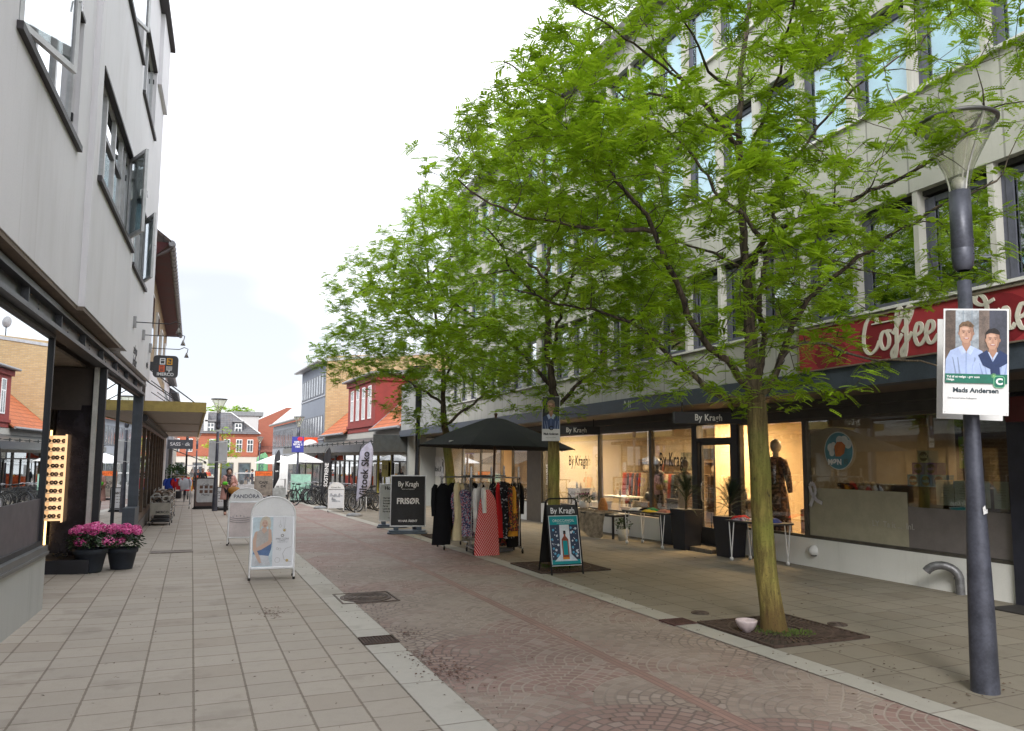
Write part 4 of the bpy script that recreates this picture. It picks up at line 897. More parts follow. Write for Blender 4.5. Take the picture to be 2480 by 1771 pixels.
for i, (y, L_) in enumerate(((14.6, 1.2), (16.9, 1.3), (18.6, 1.2))):
    p = RB @ Vector((3.4, y, .06)); t = thing('clothes_rail', ['first', 'second', 'third'][i] + ' clothes rail inside the lit shop, counted from the door', 'clothes rack', p, aR)
    b = MB(); b.tube([(0, -L_ / 2, 0), (0, -L_ / 2, 1.35), (0, L_ / 2, 1.35), (0, L_ / 2, 0)], .012, 6); b.build('rail', BLACKM, t)
    for k in range(9):
        g = MB(); yy = -L_ / 2 + .1 + k * (L_ - .2) / 8; hh = q.uniform(.6, .95); g.hexa([(-.2, yy - .03, 1.3 - hh), (.2, yy - .03, 1.3 - hh), (.2, yy + .03, 1.3 - hh), (-.2, yy + .03, 1.3 - hh), (-.16, yy - .01, 1.3), (.16, yy - .01, 1.3), (.16, yy + .01, 1.3), (-.16, yy + .01, 1.3)])
        o = g.build('garment', M(q.choice([(.02, .02, .02), (.3, .05, .03), (.4, .35, .28), (.06, .08, .12), (.15, .1, .06), (.35, .15, .1)]), .8, name='inner cloth'), None, bevel=.01); o.location = p; o.rotation_euler = (0, 0, aR); tag(o, 'garment on a rail inside the lit clothes shop', 'garment', 'garments on the rails inside the clothes shop')
for i, (x, y, z, w, h) in enumerate(((5.15, 12.3, 1.5, .7, .9), (5.15, 14.2, 1.6, .5, .7), (5.15, 17.6, 1.5, .8, 1.1), (5.15, 18.8, 1.7, .5, .5), (5.15, 24.0, 1.5, .6, .9))):
    p = RB @ Vector((x, y, z)); b = MB(); b.box(0, .03, -w / 2, w / 2, -h / 2, h / 2); o = b.build('wall_picture', M(((.05, .04, .03), (.3, .12, .06), (.08, .08, .09), (.3, .28, .2), (.1, .06, .04))[i], .5, var=.5, vs=4, name='picture')); o.location = p; tag(o, ['picture on the shop back wall seen through the door glass', 'narrow wall picture behind the large lettering', 'big dark wall picture behind the middle window', 'small pale wall picture near the second tree', 'dark wall picture past the brown pilaster'][i], 'picture')
for i, (x, y, w, h, c) in enumerate(((2.2, 15.0, .5, .75, (.03, .03, .035)), (2.3, 16.6, .7, .6, (.12, .07, .04)), (2.1, 17.0, .4, .45, (.4, .35, .28)), (2.2, 12.6, .5, .85, (.04, .03, .025)), (2.0, 18.9, .6, .5, (.45, .44, .4)), (2.2, 20.3, .5, .8, (.12, .1, .08)), (2.2, 24.9, .5, .9, (.05, .04, .04)), (2.1, 27.5, .7, .8, (.1, .06, .04)), (2.1, 30, .6, .9, (.3, .28, .24)))):
    p = RB @ Vector((x, y, .06 if y < 21 else -.2)); t = thing('display_cabinet', ['black display block behind the first big shop window', 'brown chest behind the middle shop window', 'cream stool block in the middle shop window', 'dark counter just inside the shop door', 'white low block near the second tree window', 'grey-brown cabinet by the pilaster', 'black cabinet in the hairdresser window', 'brown cabinet in the hairdresser window', 'pale cabinet at the far end of the hairdresser'][i], 'cabinet', p, aR); b = MB(); b.box(0, w, -w / 2, w / 2, 0, h); b.build('body', M(c, .5, var=.2, name='cabinet'), t, bevel=.01)
    b = MB(); b.box(-.02, w + .02, -w / 2 - .02, w / 2 + .02, h + .001, h + .03); b.build('top', M([v * .8 for v in c], .4, name='cabinet top'), t)
    stuff_on('ornament', 'ornament', 'small ornament on a cabinet inside the lit shops', x + w / 2, [y - w / 4, y + w / 4], (.06 if y < 21 else -.2) + h + .03, [(.3, .2, .1), (.05, .05, .05), (.5, .45, .4)], q.choice(['bottle', 'bag', 'bottle']), 'ornaments on the shop cabinets')
# shoe shop banner on the white wall
VB = thing('wall_banner', 'white shoe shop banner with a black footprint on the white wall', 'banner', RB @ Vector((1.49, 31.8, 1.4)), aR)
b = MB(); b.box(-.012, .0, -.85, .8, -.42, .42); b.build('cloth', M((.6, .6, .6), .7, name='banner cloth'), VB)
text('Viltoek Sko', .3, INK, VB, (-.014, .12, -.12), (R(90), 0, R(-90)), bold=.006, sx=.95)
b = MB(); b.prism([(-.66 + .07 * math.cos(a) , -.1 + .2 * math.sin(a) + .0) for a in np.arange(0, 6.28, .5)], -.016, -.0125, 'x'); b.prism([(-.6 + .09 * math.cos(a), .1 + .12 * math.sin(a)) for a in np.arange(0, 6.28, .5)], -.016, -.0125, 'x')
for k in range(5): b.prism([(-.5 - .06 * k + .022 * math.cos(a), .3 - .015 * k * k * .4 + .03 * math.sin(a)) for a in np.arange(0, 6.28, .8)], -.016, -.0125, 'x')
b.build('footprint', INK, VB)
VS = thing('hanging_sign', 'small framed white sign under the canopy above the shoe shop banner', 'sign', RB @ Vector((.9, 30, 2.42)), R(-12)); b = MB(); b.box(-.45, .45, -.03, .03, -.14, .14); b.build('sign_box', M((.5, .5, .48), .6, name='pale sign'), VS)
text('Viltoek', .17, INK, VS, (0, -.032, 0), bold=.003); b = MB(); b.box(-.47, .47, -.035, .035, .14, .16); b.box(-.47, .47, -.035, .035, -.16, -.14); b.build('frame', DARKP, VS)

# ================================================================ RIGHT SIDE FAR ROW
SL = -.045; RF = frameM(8.6, 33, SL)
REDB = M((.23, .04, .035), .8, var=.12, vs=3, bump=.004, name='red painted brick'); ORT = rooftilem('orange roof tiles', (.45, .13, .05), 'y', .3, .36)
GREYR = plasterm('grey plaster band', (.42, .41, .38), .25)
RH = thing('red_house', 'red house with a four-window dormer, orange tile roof and glass canopy', 'building', (8.6, 33, -.5), world=True)
YH0, YH1 = 33.0, 50.3; D0, D1 = 38.0, 43.8
b = MB(RF); b.box(0, .3, YH0, YH1, 1.9, 3.1); b.box(.3, 6.7, YH0, YH0 + .2, 2, 3.1); b.build('wall', GREYR, RH)
b = MB(RF); b.hexa([(-.25, YH0, 3.1), (3.2, YH0, 6.15), (3.2, D0, 6.15), (-.25, D0, 3.1), (-.25, YH0, 3.2), (3.2, YH0, 6.25), (3.2, D0, 6.25), (-.25, D0, 3.2)]); b.hexa([(-.25, D1, 3.1), (3.2, D1, 6.15), (3.2, YH1, 6.15), (-.25, YH1, 3.1), (-.25, D1, 3.2), (3.2, D1, 6.25), (3.2, YH1, 6.25), (-.25, YH1, 3.2)])
b.hexa([(3.2, YH0, 6.15), (6.8, YH0, 3.1), (6.8, YH1, 3.1), (3.2, YH1, 6.15), (3.2, YH0, 6.25), (6.8, YH0, 3.2), (6.8, YH1, 3.2), (3.2, YH1, 6.25)]); b.build('roof', ORT, RH)
b = MB(RF); b.prism([(0.02, 3.1), (3.2, 6.1), (6.7, 3.1)], YH0 + .02, YH0 + .2); b.build('gable', GREYR, RH)
b = MB(RF); b.box(-.03, .4, D0, D1, 3.1, 5.85); b.box(.4, 3.1, D0, D0 + .2, 3.3, 5.85); b.box(.4, 3.1, D1 - .2, D1, 3.3, 5.85); b.box(-.1, .2, D0 - .08, D1 + .08, 3.35, 3.5); b.box(-.14, 3, D0 - .1, D1 + .1, 5.65, 5.9)
dm = b.build('dormer', REDB, RH)
b = MB(RF); b.prism([(-.3, 5.92), (-.3, 6.05), (3.2, 6.4), (3.2, 5.92)], D0 - .2, D1 + .2); b.build('dormer_roof', M((.16, .16, .165), .6, name='felt roof'), dm)
b = MB(RF); b.tube([(-.33, D0 - .25, 5.98), (-.33, D1 + .2, 5.98)], .07, 8); b.tube([(-.33, D0 - .25, 5.98), (3, D0 - .25, 6.0)], .07, 8); b.tube([(-.3, YH0, 3.12), (-.3, D0 - .1, 3.12)], .07, 8); b.tube([(-.3, D1 + .1, 3.12), (-.3, YH1, 3.12)], .07, 8)
b.build('gutter', M((.3, .3, .31), .5, .5, name='gutter'), RH)
for k in range(4):
    y = D0 + .75 + k * 1.25; f = MB(RF); x = -.03; w = .06
    f.box(x - .03, x, y, y + w, 3.75, 5.45); f.box(x - .03, x, y + .56, y + .62, 3.75, 5.45); f.box(x - .03, x, y + w, y + .56, 3.75, 3.81); f.box(x - .03, x, y + w, y + .56, 5.39, 5.45); f.box(x - .03, x, y + w, y + .56, 4.85, 4.91); f.box(x - .03, x, y + .28, y + .34, 3.81, 4.85)
    o = f.build('window', WHITE, RH); g = MB(RF); g.box(x - .012, x - .008, y + w, y + .56, 3.81, 5.39); g.build('pane', GLASS_UP2, o)
b = MB(RF)
for a in ((YH0 + .1, -1), (D0 - .25, -1)): b.hexa([(-.2, a[0], 3.2), (2.8, a[0], 5.82), (2.8, a[0] + .16, 5.82), (-.2, a[0] + .16, 3.2), (-.2, a[0], 3.26), (2.8, a[0], 5.9), (2.8, a[0] + .16, 5.9), (-.2, a[0] + .16, 3.26)])
b.build('flashing', M((.35, .37, .4), .5, .5, name='lead flashing'), RH)
# glass shopfront under dark canopy
b = MB(RF); b.hexa([(-1.5, YH0 - .3, 2.35), (0, YH0 - .3, 2.75), (0, 57, 2.75), (-1.5, 57, 2.35), (-1.5, YH0 - .3, 2.38), (0, YH0 - .3, 2.78), (0, 57, 2.78), (-1.5, 57, 2.38)]); b.box(-1.56, -1.5, YH0 - .3, 57, 2.02, 2.36); b.box(-1.5, 0, YH0 - .34, YH0 - .3, 2.02, 2.74)
for y in np.arange(YH0, 57, 1.3): b.box(-1.6, -.02, y, y + .05, 2.42, 2.47); b.box(-1.53, -1.48, y, y + .05, 2.36, 2.52)
CP = b.build('glass_canopy', M((.05, .055, .055), .35, var=.2, name='smoked canopy'), RH)
b = MB(RF); b.box(.3, .34, YH0, YH1, -.9, .1); b.build('base', M((.05, .05, .05), .7, name='black base'), RH)
for k in range(7):
    y = YH0 + .3 + k * 2.45; f = MB(RF); m_ = M((.5, .42, .06), .6, name='yellow frame') if k in (1,) else M((.10, .10, .10), .5, name='shop frame')
    f.box(.2, .3, y, y + .1, .0, 2.0); f.box(.2, .3, y + 2.3, y + 2.4, 0, 2.0); f.box(.2, .29, y + .1, y + 2.3, 1.55, 1.62); f.box(.2, .29, y + .1, y + 2.3, 0, .12); f.box(.2, .29, y + 1.15, y + 1.22, .12, 1.55)
    o = f.build('shop_window', m_, RH); g = MB(RF); g.box(.24, .247, y + .1, y + 2.3, .12, 2.0); g.build('pane', glassm('bike shop glass', (.5, .52, .5), 1.2, .12), o)
b = MB(RF); b.box(3.9, 4, YH0, YH1, -.9, 2.7); b.box(.3, 4, YH0 + .2, YH1, 2.0, 2.05); b.build('inner_wall', M((.2, .16, .12), .8, name='bike shop inside'), RH)
b = MB(RF); b.box(.31, .33, YH0 + .3, YH1 - .3, 1.65, 1.98); b.build('blind', panelm('striped pelmet', (.3, .32, .28), .18, joint=.08), RH)
yp = RF @ Vector((.15, 36.6, 1.25)); YN = thing('shop_notice', 'yellow rental notice in the bicycle shop window', 'notice', yp, R(-87)); b = MB(); b.box(-.55, .55, 0, .01, -.4, .4); b.build('sheet', M((.35, .3, .02), .6, name='yellow'), YN)
text('TIL LEJE', .26, M((.1, .08, .0), .6, name='dark yellow'), YN, (0, -.004, .05), bold=.005)
YN.rotation_euler = (0, 0, R(-90) - math.atan(SL))
# yellow brick gable block + grey house
GB = thing('grey_house', 'tall grey house with window bands and a yellow brick side wall on the right', 'building', (7.8, 50.4, -.8), world=True)
YB2 = brickm('pale yellow brick', (.50, .36, .19), (.40, .27, .13), (.33, .27, .19), .3, .1, .015, big=.12)
b = MB(RF); b.hexa([(0.03, 50.35, -1), (16, 50.35, -1), (16, 50.6, -1), (.03, 50.6, -1), (.03, 50.35, 8.35), (16, 50.35, 9.8), (16, 50.6, 9.8), (.03, 50.6, 8.35)]); b.build('gable', YB2, GB)
b = MB(RF); b.box(-.0, .3, 50.62, 59.2, 2.3, 8.0); b.box(.3, 10, 59, 59.2, -1, 8); b.build('wall', plasterm('blue-grey render', (.20, .225, .27), .15), GB)
b = MB(RF); b.prism([(-.45, 7.95), (-.45, 8.12), (10, 9.5), (10, 9.3)], 50.3, 59.4); b.tube([(-.5, 50.3, 8.05), (-.5, 59.4, 8.05)], .09, 8); b.build('roof', M((.4, .41, .43), .5, .3, name='zinc roof'), GB)
for z0, z1 in ((5.9, 7.3), (3.0, 4.55)):
    for k in range(9):
        y = 50.95 + k * .9; f = MB(RF); f.box(-.04, .0, y, y + .82, z0, z1); o = f.build('window', M((.10, .11, .13), .5, name='grey sash'), GB); g = MB(RF); g.box(-.05, -.041, y + .1, y + .5, z0 + .08, z1 - .08); g.build('pane', GLASS_PALE if False else M((.20, .22, .25), .1, spec=1, var=.6, vs=1.2, name='sky glass'), o)
b = MB(RF); b.box(-.08, .3, 50.6, 59.2, 2.0, 2.3); b.box(-.05, 0, 50.6, 59.2, 5.75, 5.85); b.box(-.05, 0, 50.6, 59.2, 2.9, 2.98); b.build('ledge', M((.34, .36, .4), .6, name='pale ledge'), GB)
b = MB(RF); b.box(-.02, .3, 50.6, 73, -1.2, 2.0); b.build('shopfront', M((.22, .24, .26), .4, var=.5, vs=1.5, name='far shopfront'), GB)
for k in range(8):
    y = 51.2 + k * 2.6; f = MB(RF); f.box(-.06, -.02, y, y + 2.2, -.8, 1.4); o = f.build('shop_window', M((.05, .055, .06), .5, name='far shop frame'), GB); g = MB(RF); g.box(-.07, -.061, y + .1, y + 2.1, -.7, 1.3); g.build('pane', GLASS_UP2, o)
DH = thing('satellite_dish', 'larger grey satellite dish on top of the yellow brick gable', 'satellite dish', RF @ Vector((2.6, 50.5, 8.6)), R(30))
b = MB(); b.tube([(0, 0, 0), (0, 0, .6)], .03, 6); b.build('mast', DARKP, DH); b = MB(); b.lathe([(0, .08), (.2, .04), (.34, -.03)], n=20); b.v = [(x, -z, y + .8) for x, y, z in b.v]; b.build('dish', M((.3, .3, .31), .5, name='dish grey'), DH)
# white mansard house
WH = thing('mansard_house', 'low grey house with a pale mansard roof farther down the right side', 'building', (7, 59.3, -1), world=True)
b = MB(RF); b.box(0, .3, 59.3, 73.5, 2.0, 4.55); b.box(.3, 8, 73.3, 73.5, -1, 4.6); b.build('wall', plasterm('grey render far', (.27, .29, .33), .1), WH)
b = MB(RF); b.hexa([(-.2, 59.3, 4.6), (5, 59.3, 9.2), (5, 73.5, 9.2), (-.2, 73.5, 4.6), (-.2, 59.3, 4.75), (5, 59.3, 9.35), (5, 73.5, 9.35), (-.2, 73.5, 4.75)]); b.build('roof', M((.48, .48, .47), .7, var=.08, name='pale roof'), WH)
b = MB(RF); b.tube([(-.3, 59.3, 4.66), (-.3, 73.5, 4.66)], .1, 8); b.build('gutter', M((.3, .3, .31), .5, .5, name='gutter'), WH)
for k in range(15): y = 59.6 + k * .92; f = MB(RF); f.box(-.04, 0, y, y + .8, 2.6, 4.1); o = f.build('window', M((.10, .11, .13), .5, name='grey sash'), WH); g = MB(RF); g.box(-.05, -.041, y + .1, y + .5, 2.7, 4.0); g.build('pane', M((.20, .22, .25), .1, spec=1, var=.6, vs=1.2, name='sky glass'), o)
b = MB(RF); b.box(4, 7.5, 74, 77, 4, 9.6); tag(b.build('brick_tower', YB2), 'square yellow brick block rising behind the pale mansard roof', 'building')
# end of the street: red brick house, gable
RBK = brickm('red brick', (.40, .105, .055), (.33, .085, .045), (.3, .18, .13), .3, .1, .012, big=.1)
EH = thing('corner_house', 'red brick house with slate roof and two dormers closing the far end of the street', 'building', (2, 90, -1.2), world=True)
b = MB(); b.box(-2.2, 6.75, 90, 98, 1.9, 4.3); b.build('wall', RBK, EH)
b = MB(); b.box(-2.25, 6.8, 89.95, 98, -1.4, 1.9); b.build('ground_storey', plasterm('cream ground floor', (.5, .47, .42), .1), EH)
b = MB(); b.box(-2.3, 6.85, 89.9, 90, 4.15, 4.35); b.box(-2.3, 6.85, 89.9, 89.95, 1.85, 1.98); b.build('cornice', M((.3, .09, .05), .8, name='brick cornice'), EH)
b = MB(); b.poly([(-2.6, 89.7, 4.35), (6.95, 89.7, 4.35), (3.9, 93.5, 6.85), (-.2, 93.5, 6.85)]); b.poly([(6.95, 89.7, 4.35), (6.95, 98, 4.35), (3.9, 93.5, 6.85)]); b.poly([(-2.6, 98, 4.35), (-2.6, 89.7, 4.35), (-.2, 93.5, 6.85)]); b.poly([(6.95, 98, 4.35), (-2.6, 98, 4.35), (-.2, 93.5, 6.85), (3.9, 93.5, 6.85)])
er = b.build('roof', rooftilem('far slate', (.12, .12, .13), 'x', .3, .35), EH)
b = MB(); b.tube([(6.95, 89.68, 4.4), (3.9, 93.48, 6.9)], .07, 6); b.tube([(3.9, 93.5, 6.88), (-.2, 93.5, 6.88)], .06, 6); b.box(1.05, 1.45, 90.0, 93.4, 4.6, 6.75); b.build('ridge', M((.5, .5, .5), .6, name='lead ridge'), EH)
for x in (1.75, 4.6):
    b = MB(); b.box(x - .45, x + .45, 90.2, 92, 4.45, 5.65); d_ = b.build('dormer', M((.13, .14, .16), .6, name='dormer cheek'), EH)
    f = MB(); f.box(x - .35, x + .35, 90.15, 90.2, 4.55, 5.5); o = f.build('window', WHITE, d_)
    b = MB(); b.box(x - .6, x + .6, 90.0, 92.3, 5.66, 5.8); b.build('dormer_roof', M((.2, .2, .21), .6, name='dormer roof'), d_)
    g = MB()
    for sx in (-.29, .04):
        for z in (4.62, 5.1): g.box(x + sx, x + sx + .25, 90.13, 90.149, z, z + .34)
    g.build('pane', GLASS_UP2, o)
for x in (-1.6, -.3, 2.0, 3.5, 4.75, 5.9):
    f = MB(); f.box(x - .32, x + .32, 89.93, 90, 2.35, 3.75); o = f.build('window', WHITE, EH); g = MB()
    for sx in (-.26, .03):
        for z, h in ((2.42, .75), (3.25, .42)): g.box(x + sx, x + sx + .23, 89.91, 89.93, z, z + h)
    g.build('pane', GLASS_UP2, o)
for x, w in ((-1.3, 1.2), (.6, 1.0), (2.2, .9), (3.6, 1.3), (5.4, 1.3)):
    f = MB(); f.box(x - w / 2, x + w / 2, 89.9, 89.95, -1.1, 1.2); o = f.build('shop_window', M((.1, .09, .08), .5, name='brownish frame'), EH); g = MB(); g.box(x - w / 2 + .1, x + w / 2 - .1, 89.88, 89.9, -1.0, 1.1); g.build('pane', GLASS_UP2, o)
RG = thing('brick_gable_building', 'large plain red brick gable wall behind the far end of the street', 'building', (9, 88, -1), world=True)
b = MB(); b.prism([(6.9, -1.4), (6.9, 6.1), (9.9, 7.55), (13, 7.55), (13, -1.4)], 92, 93, 'y'); b.box(6.85, 9.5, 90.5, 92, -1.4, 2.3); b.build('wall', brickm('deep red brick', (.33, .095, .06), (.28, .08, .05), (.25, .14, .1), .3, .1, .012, big=.15), RG)
b = MB(); b.hexa([(6.8, 90.2, 2.35), (9.8, 90.2, 2.35), (9.8, 92, 3.0), (6.8, 92, 3.0), (6.8, 90.2, 2.45), (9.8, 90.2, 2.45), (9.8, 92, 3.1), (6.8, 92, 3.1)]); b.build('roof', rooftilem('red-brown tiles', (.2, .07, .05), 'x'), RG)
for x in (7.35, 8.6): f = MB(); f.box(x - .2, x + .2, 90.45, 90.5, .9, 2.2); o = f.build('window', WHITE, RG); g = MB(); g.box(x - .15, x + .15, 90.43, 90.45, 1.0, 2.1); g.build('pane', GLASS_UP2, o)
b = MB(); b.box(2.2, 7.5, 100, 106, 0, 6.9); gw = thing('grey_roof_house', 'pale house with a low grey roof behind the slate-roofed one', 'building', (4, 100, 0), world=True); b.build('wall', plasterm('far white', (.5, .5, .5), .1), gw)
b = MB(); b.prism([(2, 6.9), (4.5, 7.4), (8, 7.4), (8, 6.9)], 99.8, 106); b.build('roof', M((.2, .21, .22), .7, name='far roof'), gw)
# ================================================================ STREET OBJECTS
# ---- street lamps
FUN = glassm('lamp glass', (.80, .80, .72), 1.0, .06, haze=.05)
def lamp(name_label, x, y, s=1.0, group='tall street lamps with funnel-shaped glass', rz=0):
    z = gz(x, y); t = thing('street_lamp', name_label, 'street lamp', (x, y, z), rz, group); t.scale = (1.03, 1.03, 1.035 * s)
    b = MB(); b.lathe([(.0, -.05), (.097, -.05), (.095, .0), (.088, .5), (.08, .85), (.063, 1.42), (.054, 2.0), (.048, 3.02), (.0, 3.02)], n=28); b.build('pole', POLE, t)
    b = MB(); b.lathe([(.048, 3.1), (.068, 3.13), (.077, 3.2), (.077, 3.26), (.075, 3.265), (.075, 3.27), (.077, 3.275), (.075, 3.72), (.0, 3.725)], n=28); b.blob((.02, -.076, 3.22), .007, n=6, m=4); b.blob((.02, -.076, 3.32), .007, n=6, m=4); b.build('lamp_holder', POLE, t)
    b = MB(); pr = [(.066, 3.72), (.072, 3.77), (.1, 3.88), (.155, 4.0), (.225, 4.14), (.275, 4.25)]; b.lathe(pr, n=36); b.build('glass_funnel', FUN, t)
    b = MB(); b.lathe([(.262, 4.25), (.29, 4.252), (.294, 4.27), (.27, 4.285), (.262, 4.25)], n=40); b.build('rim', M((.10, .10, .10), .4, .3, name='lamp rim'), t); b = MB(); b.lathe([(.268, 4.28), (.15, 4.30), (.0, 4.31)], n=36); b.build('lid', FUN, t)
    b = MB()
    for k in range(3):
        a = R(20 + 120 * k); b.tube([(r * .97 * math.cos(a), r * .97 * math.sin(a), zz) for r, zz in pr], .008, 6)
    b.build('rib', M((.62, .62, .6), .35, .3, name='pale rib'), t)
    b = MB(); b.lathe([(.03, 3.73), (.06, 3.76), (.045, 3.82), (.0, 3.84)], n=14); b.build('bulb', M((.5, .5, .48), .3, name='bulb white'), t)
    return t
BIGL = lamp('big grey street lamp in front of the cafe, carrying the double portrait poster', 5.55, 4.12)
lamp('slim dark street lamp on the left pavement with a hanging white sheet', .87, 31.1, .95)
lamp('street lamp rising behind the black hairdresser board', 5.15, 18.5, .92)
b = MB(); b.poly([(-.02, -.0735, 1.27), (.03, -.068, 1.28), (.025, -.070, 1.31), (.005, -.0735, 1.30), (0, -.0735, 1.335), (-.025, -.0725, 1.32)]); b.build('torn_sticker', WHITE, BIGL, solid=.002)
for x, y, l in ((5.3, 43, 'street lamp carrying a blue and red notice beside the white parasols'), (-.3, 52, 'thin street lamp on the far left pavement with hanging baskets'), (.35, 66, 'thin far street lamp seen left of the white sheet'), (5.4, 70, 'far street lamp in front of the red brick house, right of the small tree')): lamp(l, x, y)
def bx_board(mb, w, h, d, z0, y=0): mb.box(-w / 2, w / 2, y - d / 2, y + d / 2, z0, z0 + h)
SKIN = M((.52, .30, .21), .6, var=.06, name='skin print'); SHIRT = M((.42, .52, .78), .8, var=.1, vs=9, name='light blue shirt'); NAVY = M((.03, .05, .13), .8, name='navy cloth')
def poly_flat0(pts, y, m, name, par, th=.0006):
    b = MB(); b.prism(pts, y, y - th, 'y'); return b.build(name, m, par)
poly_flat = poly_flat0
def ell(cx_, cz, rx, rz_, n=22, a0=0, a1=360): return [(cx_ + rx * math.cos(R(a0 + (a1 - a0) * k / n)), cz + rz_ * math.sin(R(a0 + (a1 - a0) * k / n))) for k in range(n + (0 if a1 - a0 == 360 else 1))]
HAIR = M((.16, .10, .06), .8, var=.4, vs=60, name='brown hair'); HAIRD = M((.03, .025, .025), .8, var=.4, vs=60, name='dark hair')
def portrait(par, cx_, zf, s, y, hair, shirt, scarf=None, bnd=(-9, 9, -9)):
    def poly_flat(pts, y_, m, n, p_): return poly_flat0([(max(bnd[0], min(bnd[1], a)), max(bnd[2], c)) for a, c in pts], y_, m, n, p_)
    """flat printed portrait: head centre at zf, scale s = face height"""
    poly_flat([(cx_ - 1.05 * s, zf - 3.2 * s), (cx_ + 1.05 * s, zf - 3.2 * s), (cx_ + 1.02 * s, zf - 1.5 * s), (cx_ + .8 * s, zf - 1.0 * s), (cx_ + .3 * s, zf - .75 * s), (cx_ - .3 * s, zf - .75 * s), (cx_ - .8 * s, zf - 1.0 * s), (cx_ - 1.02 * s, zf - 1.5 * s)], y, shirt, 'printed_shirt', par)
    poly_flat([(cx_ - .2 * s, zf - .3 * s), (cx_ - .22 * s, zf - .85 * s), (cx_, zf - 1.15 * s), (cx_ + .22 * s, zf - .85 * s), (cx_ + .2 * s, zf - .3 * s)], y - .0008, M((.40, .22, .15), .6, name='neck print'), 'printed_neck', par)
    poly_flat([(cx_ - .02 * s, zf - 3.2 * s), (cx_ + .02 * s, zf - 3.2 * s), (cx_ + .02 * s, zf - 1.1 * s), (cx_ - .02 * s, zf - 1.1 * s)], y - .0008, M((.25, .33, .55), .8, name='placket'), 'printed_placket', par)
    for q_ in (-1, 1): poly_flat([(cx_ + q_ * .2 * s, zf - .7 * s), (cx_ + q_ * .42 * s, zf - .82 * s), (cx_ + q_ * .22 * s, zf - 1.25 * s), (cx_, zf - 1.08 * s)][::q_], y - .001, M((.52, .62, .85), .8, name='collar'), 'printed_collar', par)
    poly_flat(ell(cx_, zf + .1 * s, .38 * s, .52 * s), y - .0012, hair, 'printed_hair', par)
    poly_flat([(cx_ - .33 * s, zf + .3 * s), (cx_ - .35 * s, zf - .1 * s), (cx_ - .26 * s, zf - .42 * s), (cx_ - .1 * s, zf - .56 * s), (cx_ + .1 * s, zf - .56 * s), (cx_ + .26 * s, zf - .42 * s), (cx_ + .35 * s, zf - .1 * s), (cx_ + .33 * s, zf + .3 * s), (cx_ + .15 * s, zf + .4 * s), (cx_ - .15 * s, zf + .4 * s)], y - .0016, SKIN, 'printed_face', par)
    DS = M((.34, .185, .125), .6, var=.1, name='skin shade print'); LS_ = M((.62, .39, .29), .6, var=.05, name='skin light print'); SH2 = M([v * .62 for v in (.42, .52, .78)] if not scarf else (.28, .36, .58), .8, name='shirt shade')
    for q_ in (-1, 1): poly_flat(ell(cx_ + q_ * .36 * s, zf - .02 * s, .045 * s, .1 * s, 12), y - .0014, DS, 'printed_ear', par)
    poly_flat([(cx_ + .1 * s, zf + .38 * s), (cx_ + .33 * s, zf + .3 * s), (cx_ + .35 * s, zf - .1 * s), (cx_ + .26 * s, zf - .42 * s), (cx_ + .1 * s, zf - .56 * s), (cx_ + .2 * s, zf - .35 * s), (cx_ + .24 * s, zf - .1 * s), (cx_ + .2 * s, zf + .15 * s)], y - .0019, DS, 'printed_shade', par)
    poly_flat(ell(cx_ - .06 * s, zf + .24 * s, .16 * s, .09 * s, 14), y - .0019, LS_, 'printed_highlight', par); poly_flat(ell(cx_ - .17 * s, zf - .12 * s, .07 * s, .06 * s, 12), y - .0019, LS_, 'printed_cheek', par)
    poly_flat([(cx_ - .36 * s, zf + .2 * s), (cx_ - .33 * s, zf + .34 * s), (cx_ - .1 * s, zf + .40 * s), (cx_ + .12 * s, zf + .36 * s), (cx_ + .34 * s, zf + .3 * s), (cx_ + .38 * s, zf + .42 * s), (cx_ + .25 * s, zf + .60 * s), (cx_ + .08 * s, zf + .70 * s), (cx_ - .05 * s, zf + .66 * s), (cx_ - .22 * s, zf + .62 * s), (cx_ - .37 * s, zf + .42 * s)], y - .0024, hair, 'printed_fringe', par)
    for fx in (-.7, -.45, .42, .72): poly_flat([(cx_ + fx * s, zf - 1.35 * s), (cx_ + (fx + .05) * s, zf - 1.4 * s), (cx_ + (fx * .8 + .09) * s, zf - 2.6 * s), (cx_ + fx * .8 * s, zf - 2.6 * s)], y - .0006, SH2, 'printed_fold', par)
    b = MB()
    for q_ in (-1, 1): b.prism(ell(cx_ + q_ * .14 * s, zf + .04 * s, .05 * s, .02 * s, 10), y - .0022, y - .0026); b.prism([(cx_ + q_ * .14 * s - .08 * s, zf + .1 * s), (cx_ + q_ * .14 * s + .08 * s, zf + .1 * s), (cx_ + q_ * .14 * s + .07 * s, zf + .135 * s), (cx_ + q_ * .14 * s - .07 * s, zf + .135 * s)], y - .0022, y - .0026)
    b.build('printed_eyes', HAIRD, par)
    poly_flat([(cx_ - .05 * s, zf - .17 * s), (cx_ + .05 * s, zf - .17 * s), (cx_ + .02 * s, zf + .02 * s), (cx_ - .02 * s, zf + .02 * s)], y - .0022, M((.40, .21, .15), .6, name='nose print'), 'printed_nose', par)
    poly_flat(ell(cx_, zf - .3 * s, .14 * s, .05 * s, 12), y - .0022, M((.35, .09, .08), .6, name='lips'), 'printed_mouth', par)
    poly_flat(ell(cx_, zf - .285 * s, .1 * s, .02 * s, 12), y - .0028, WINK, 'printed_teeth', par)
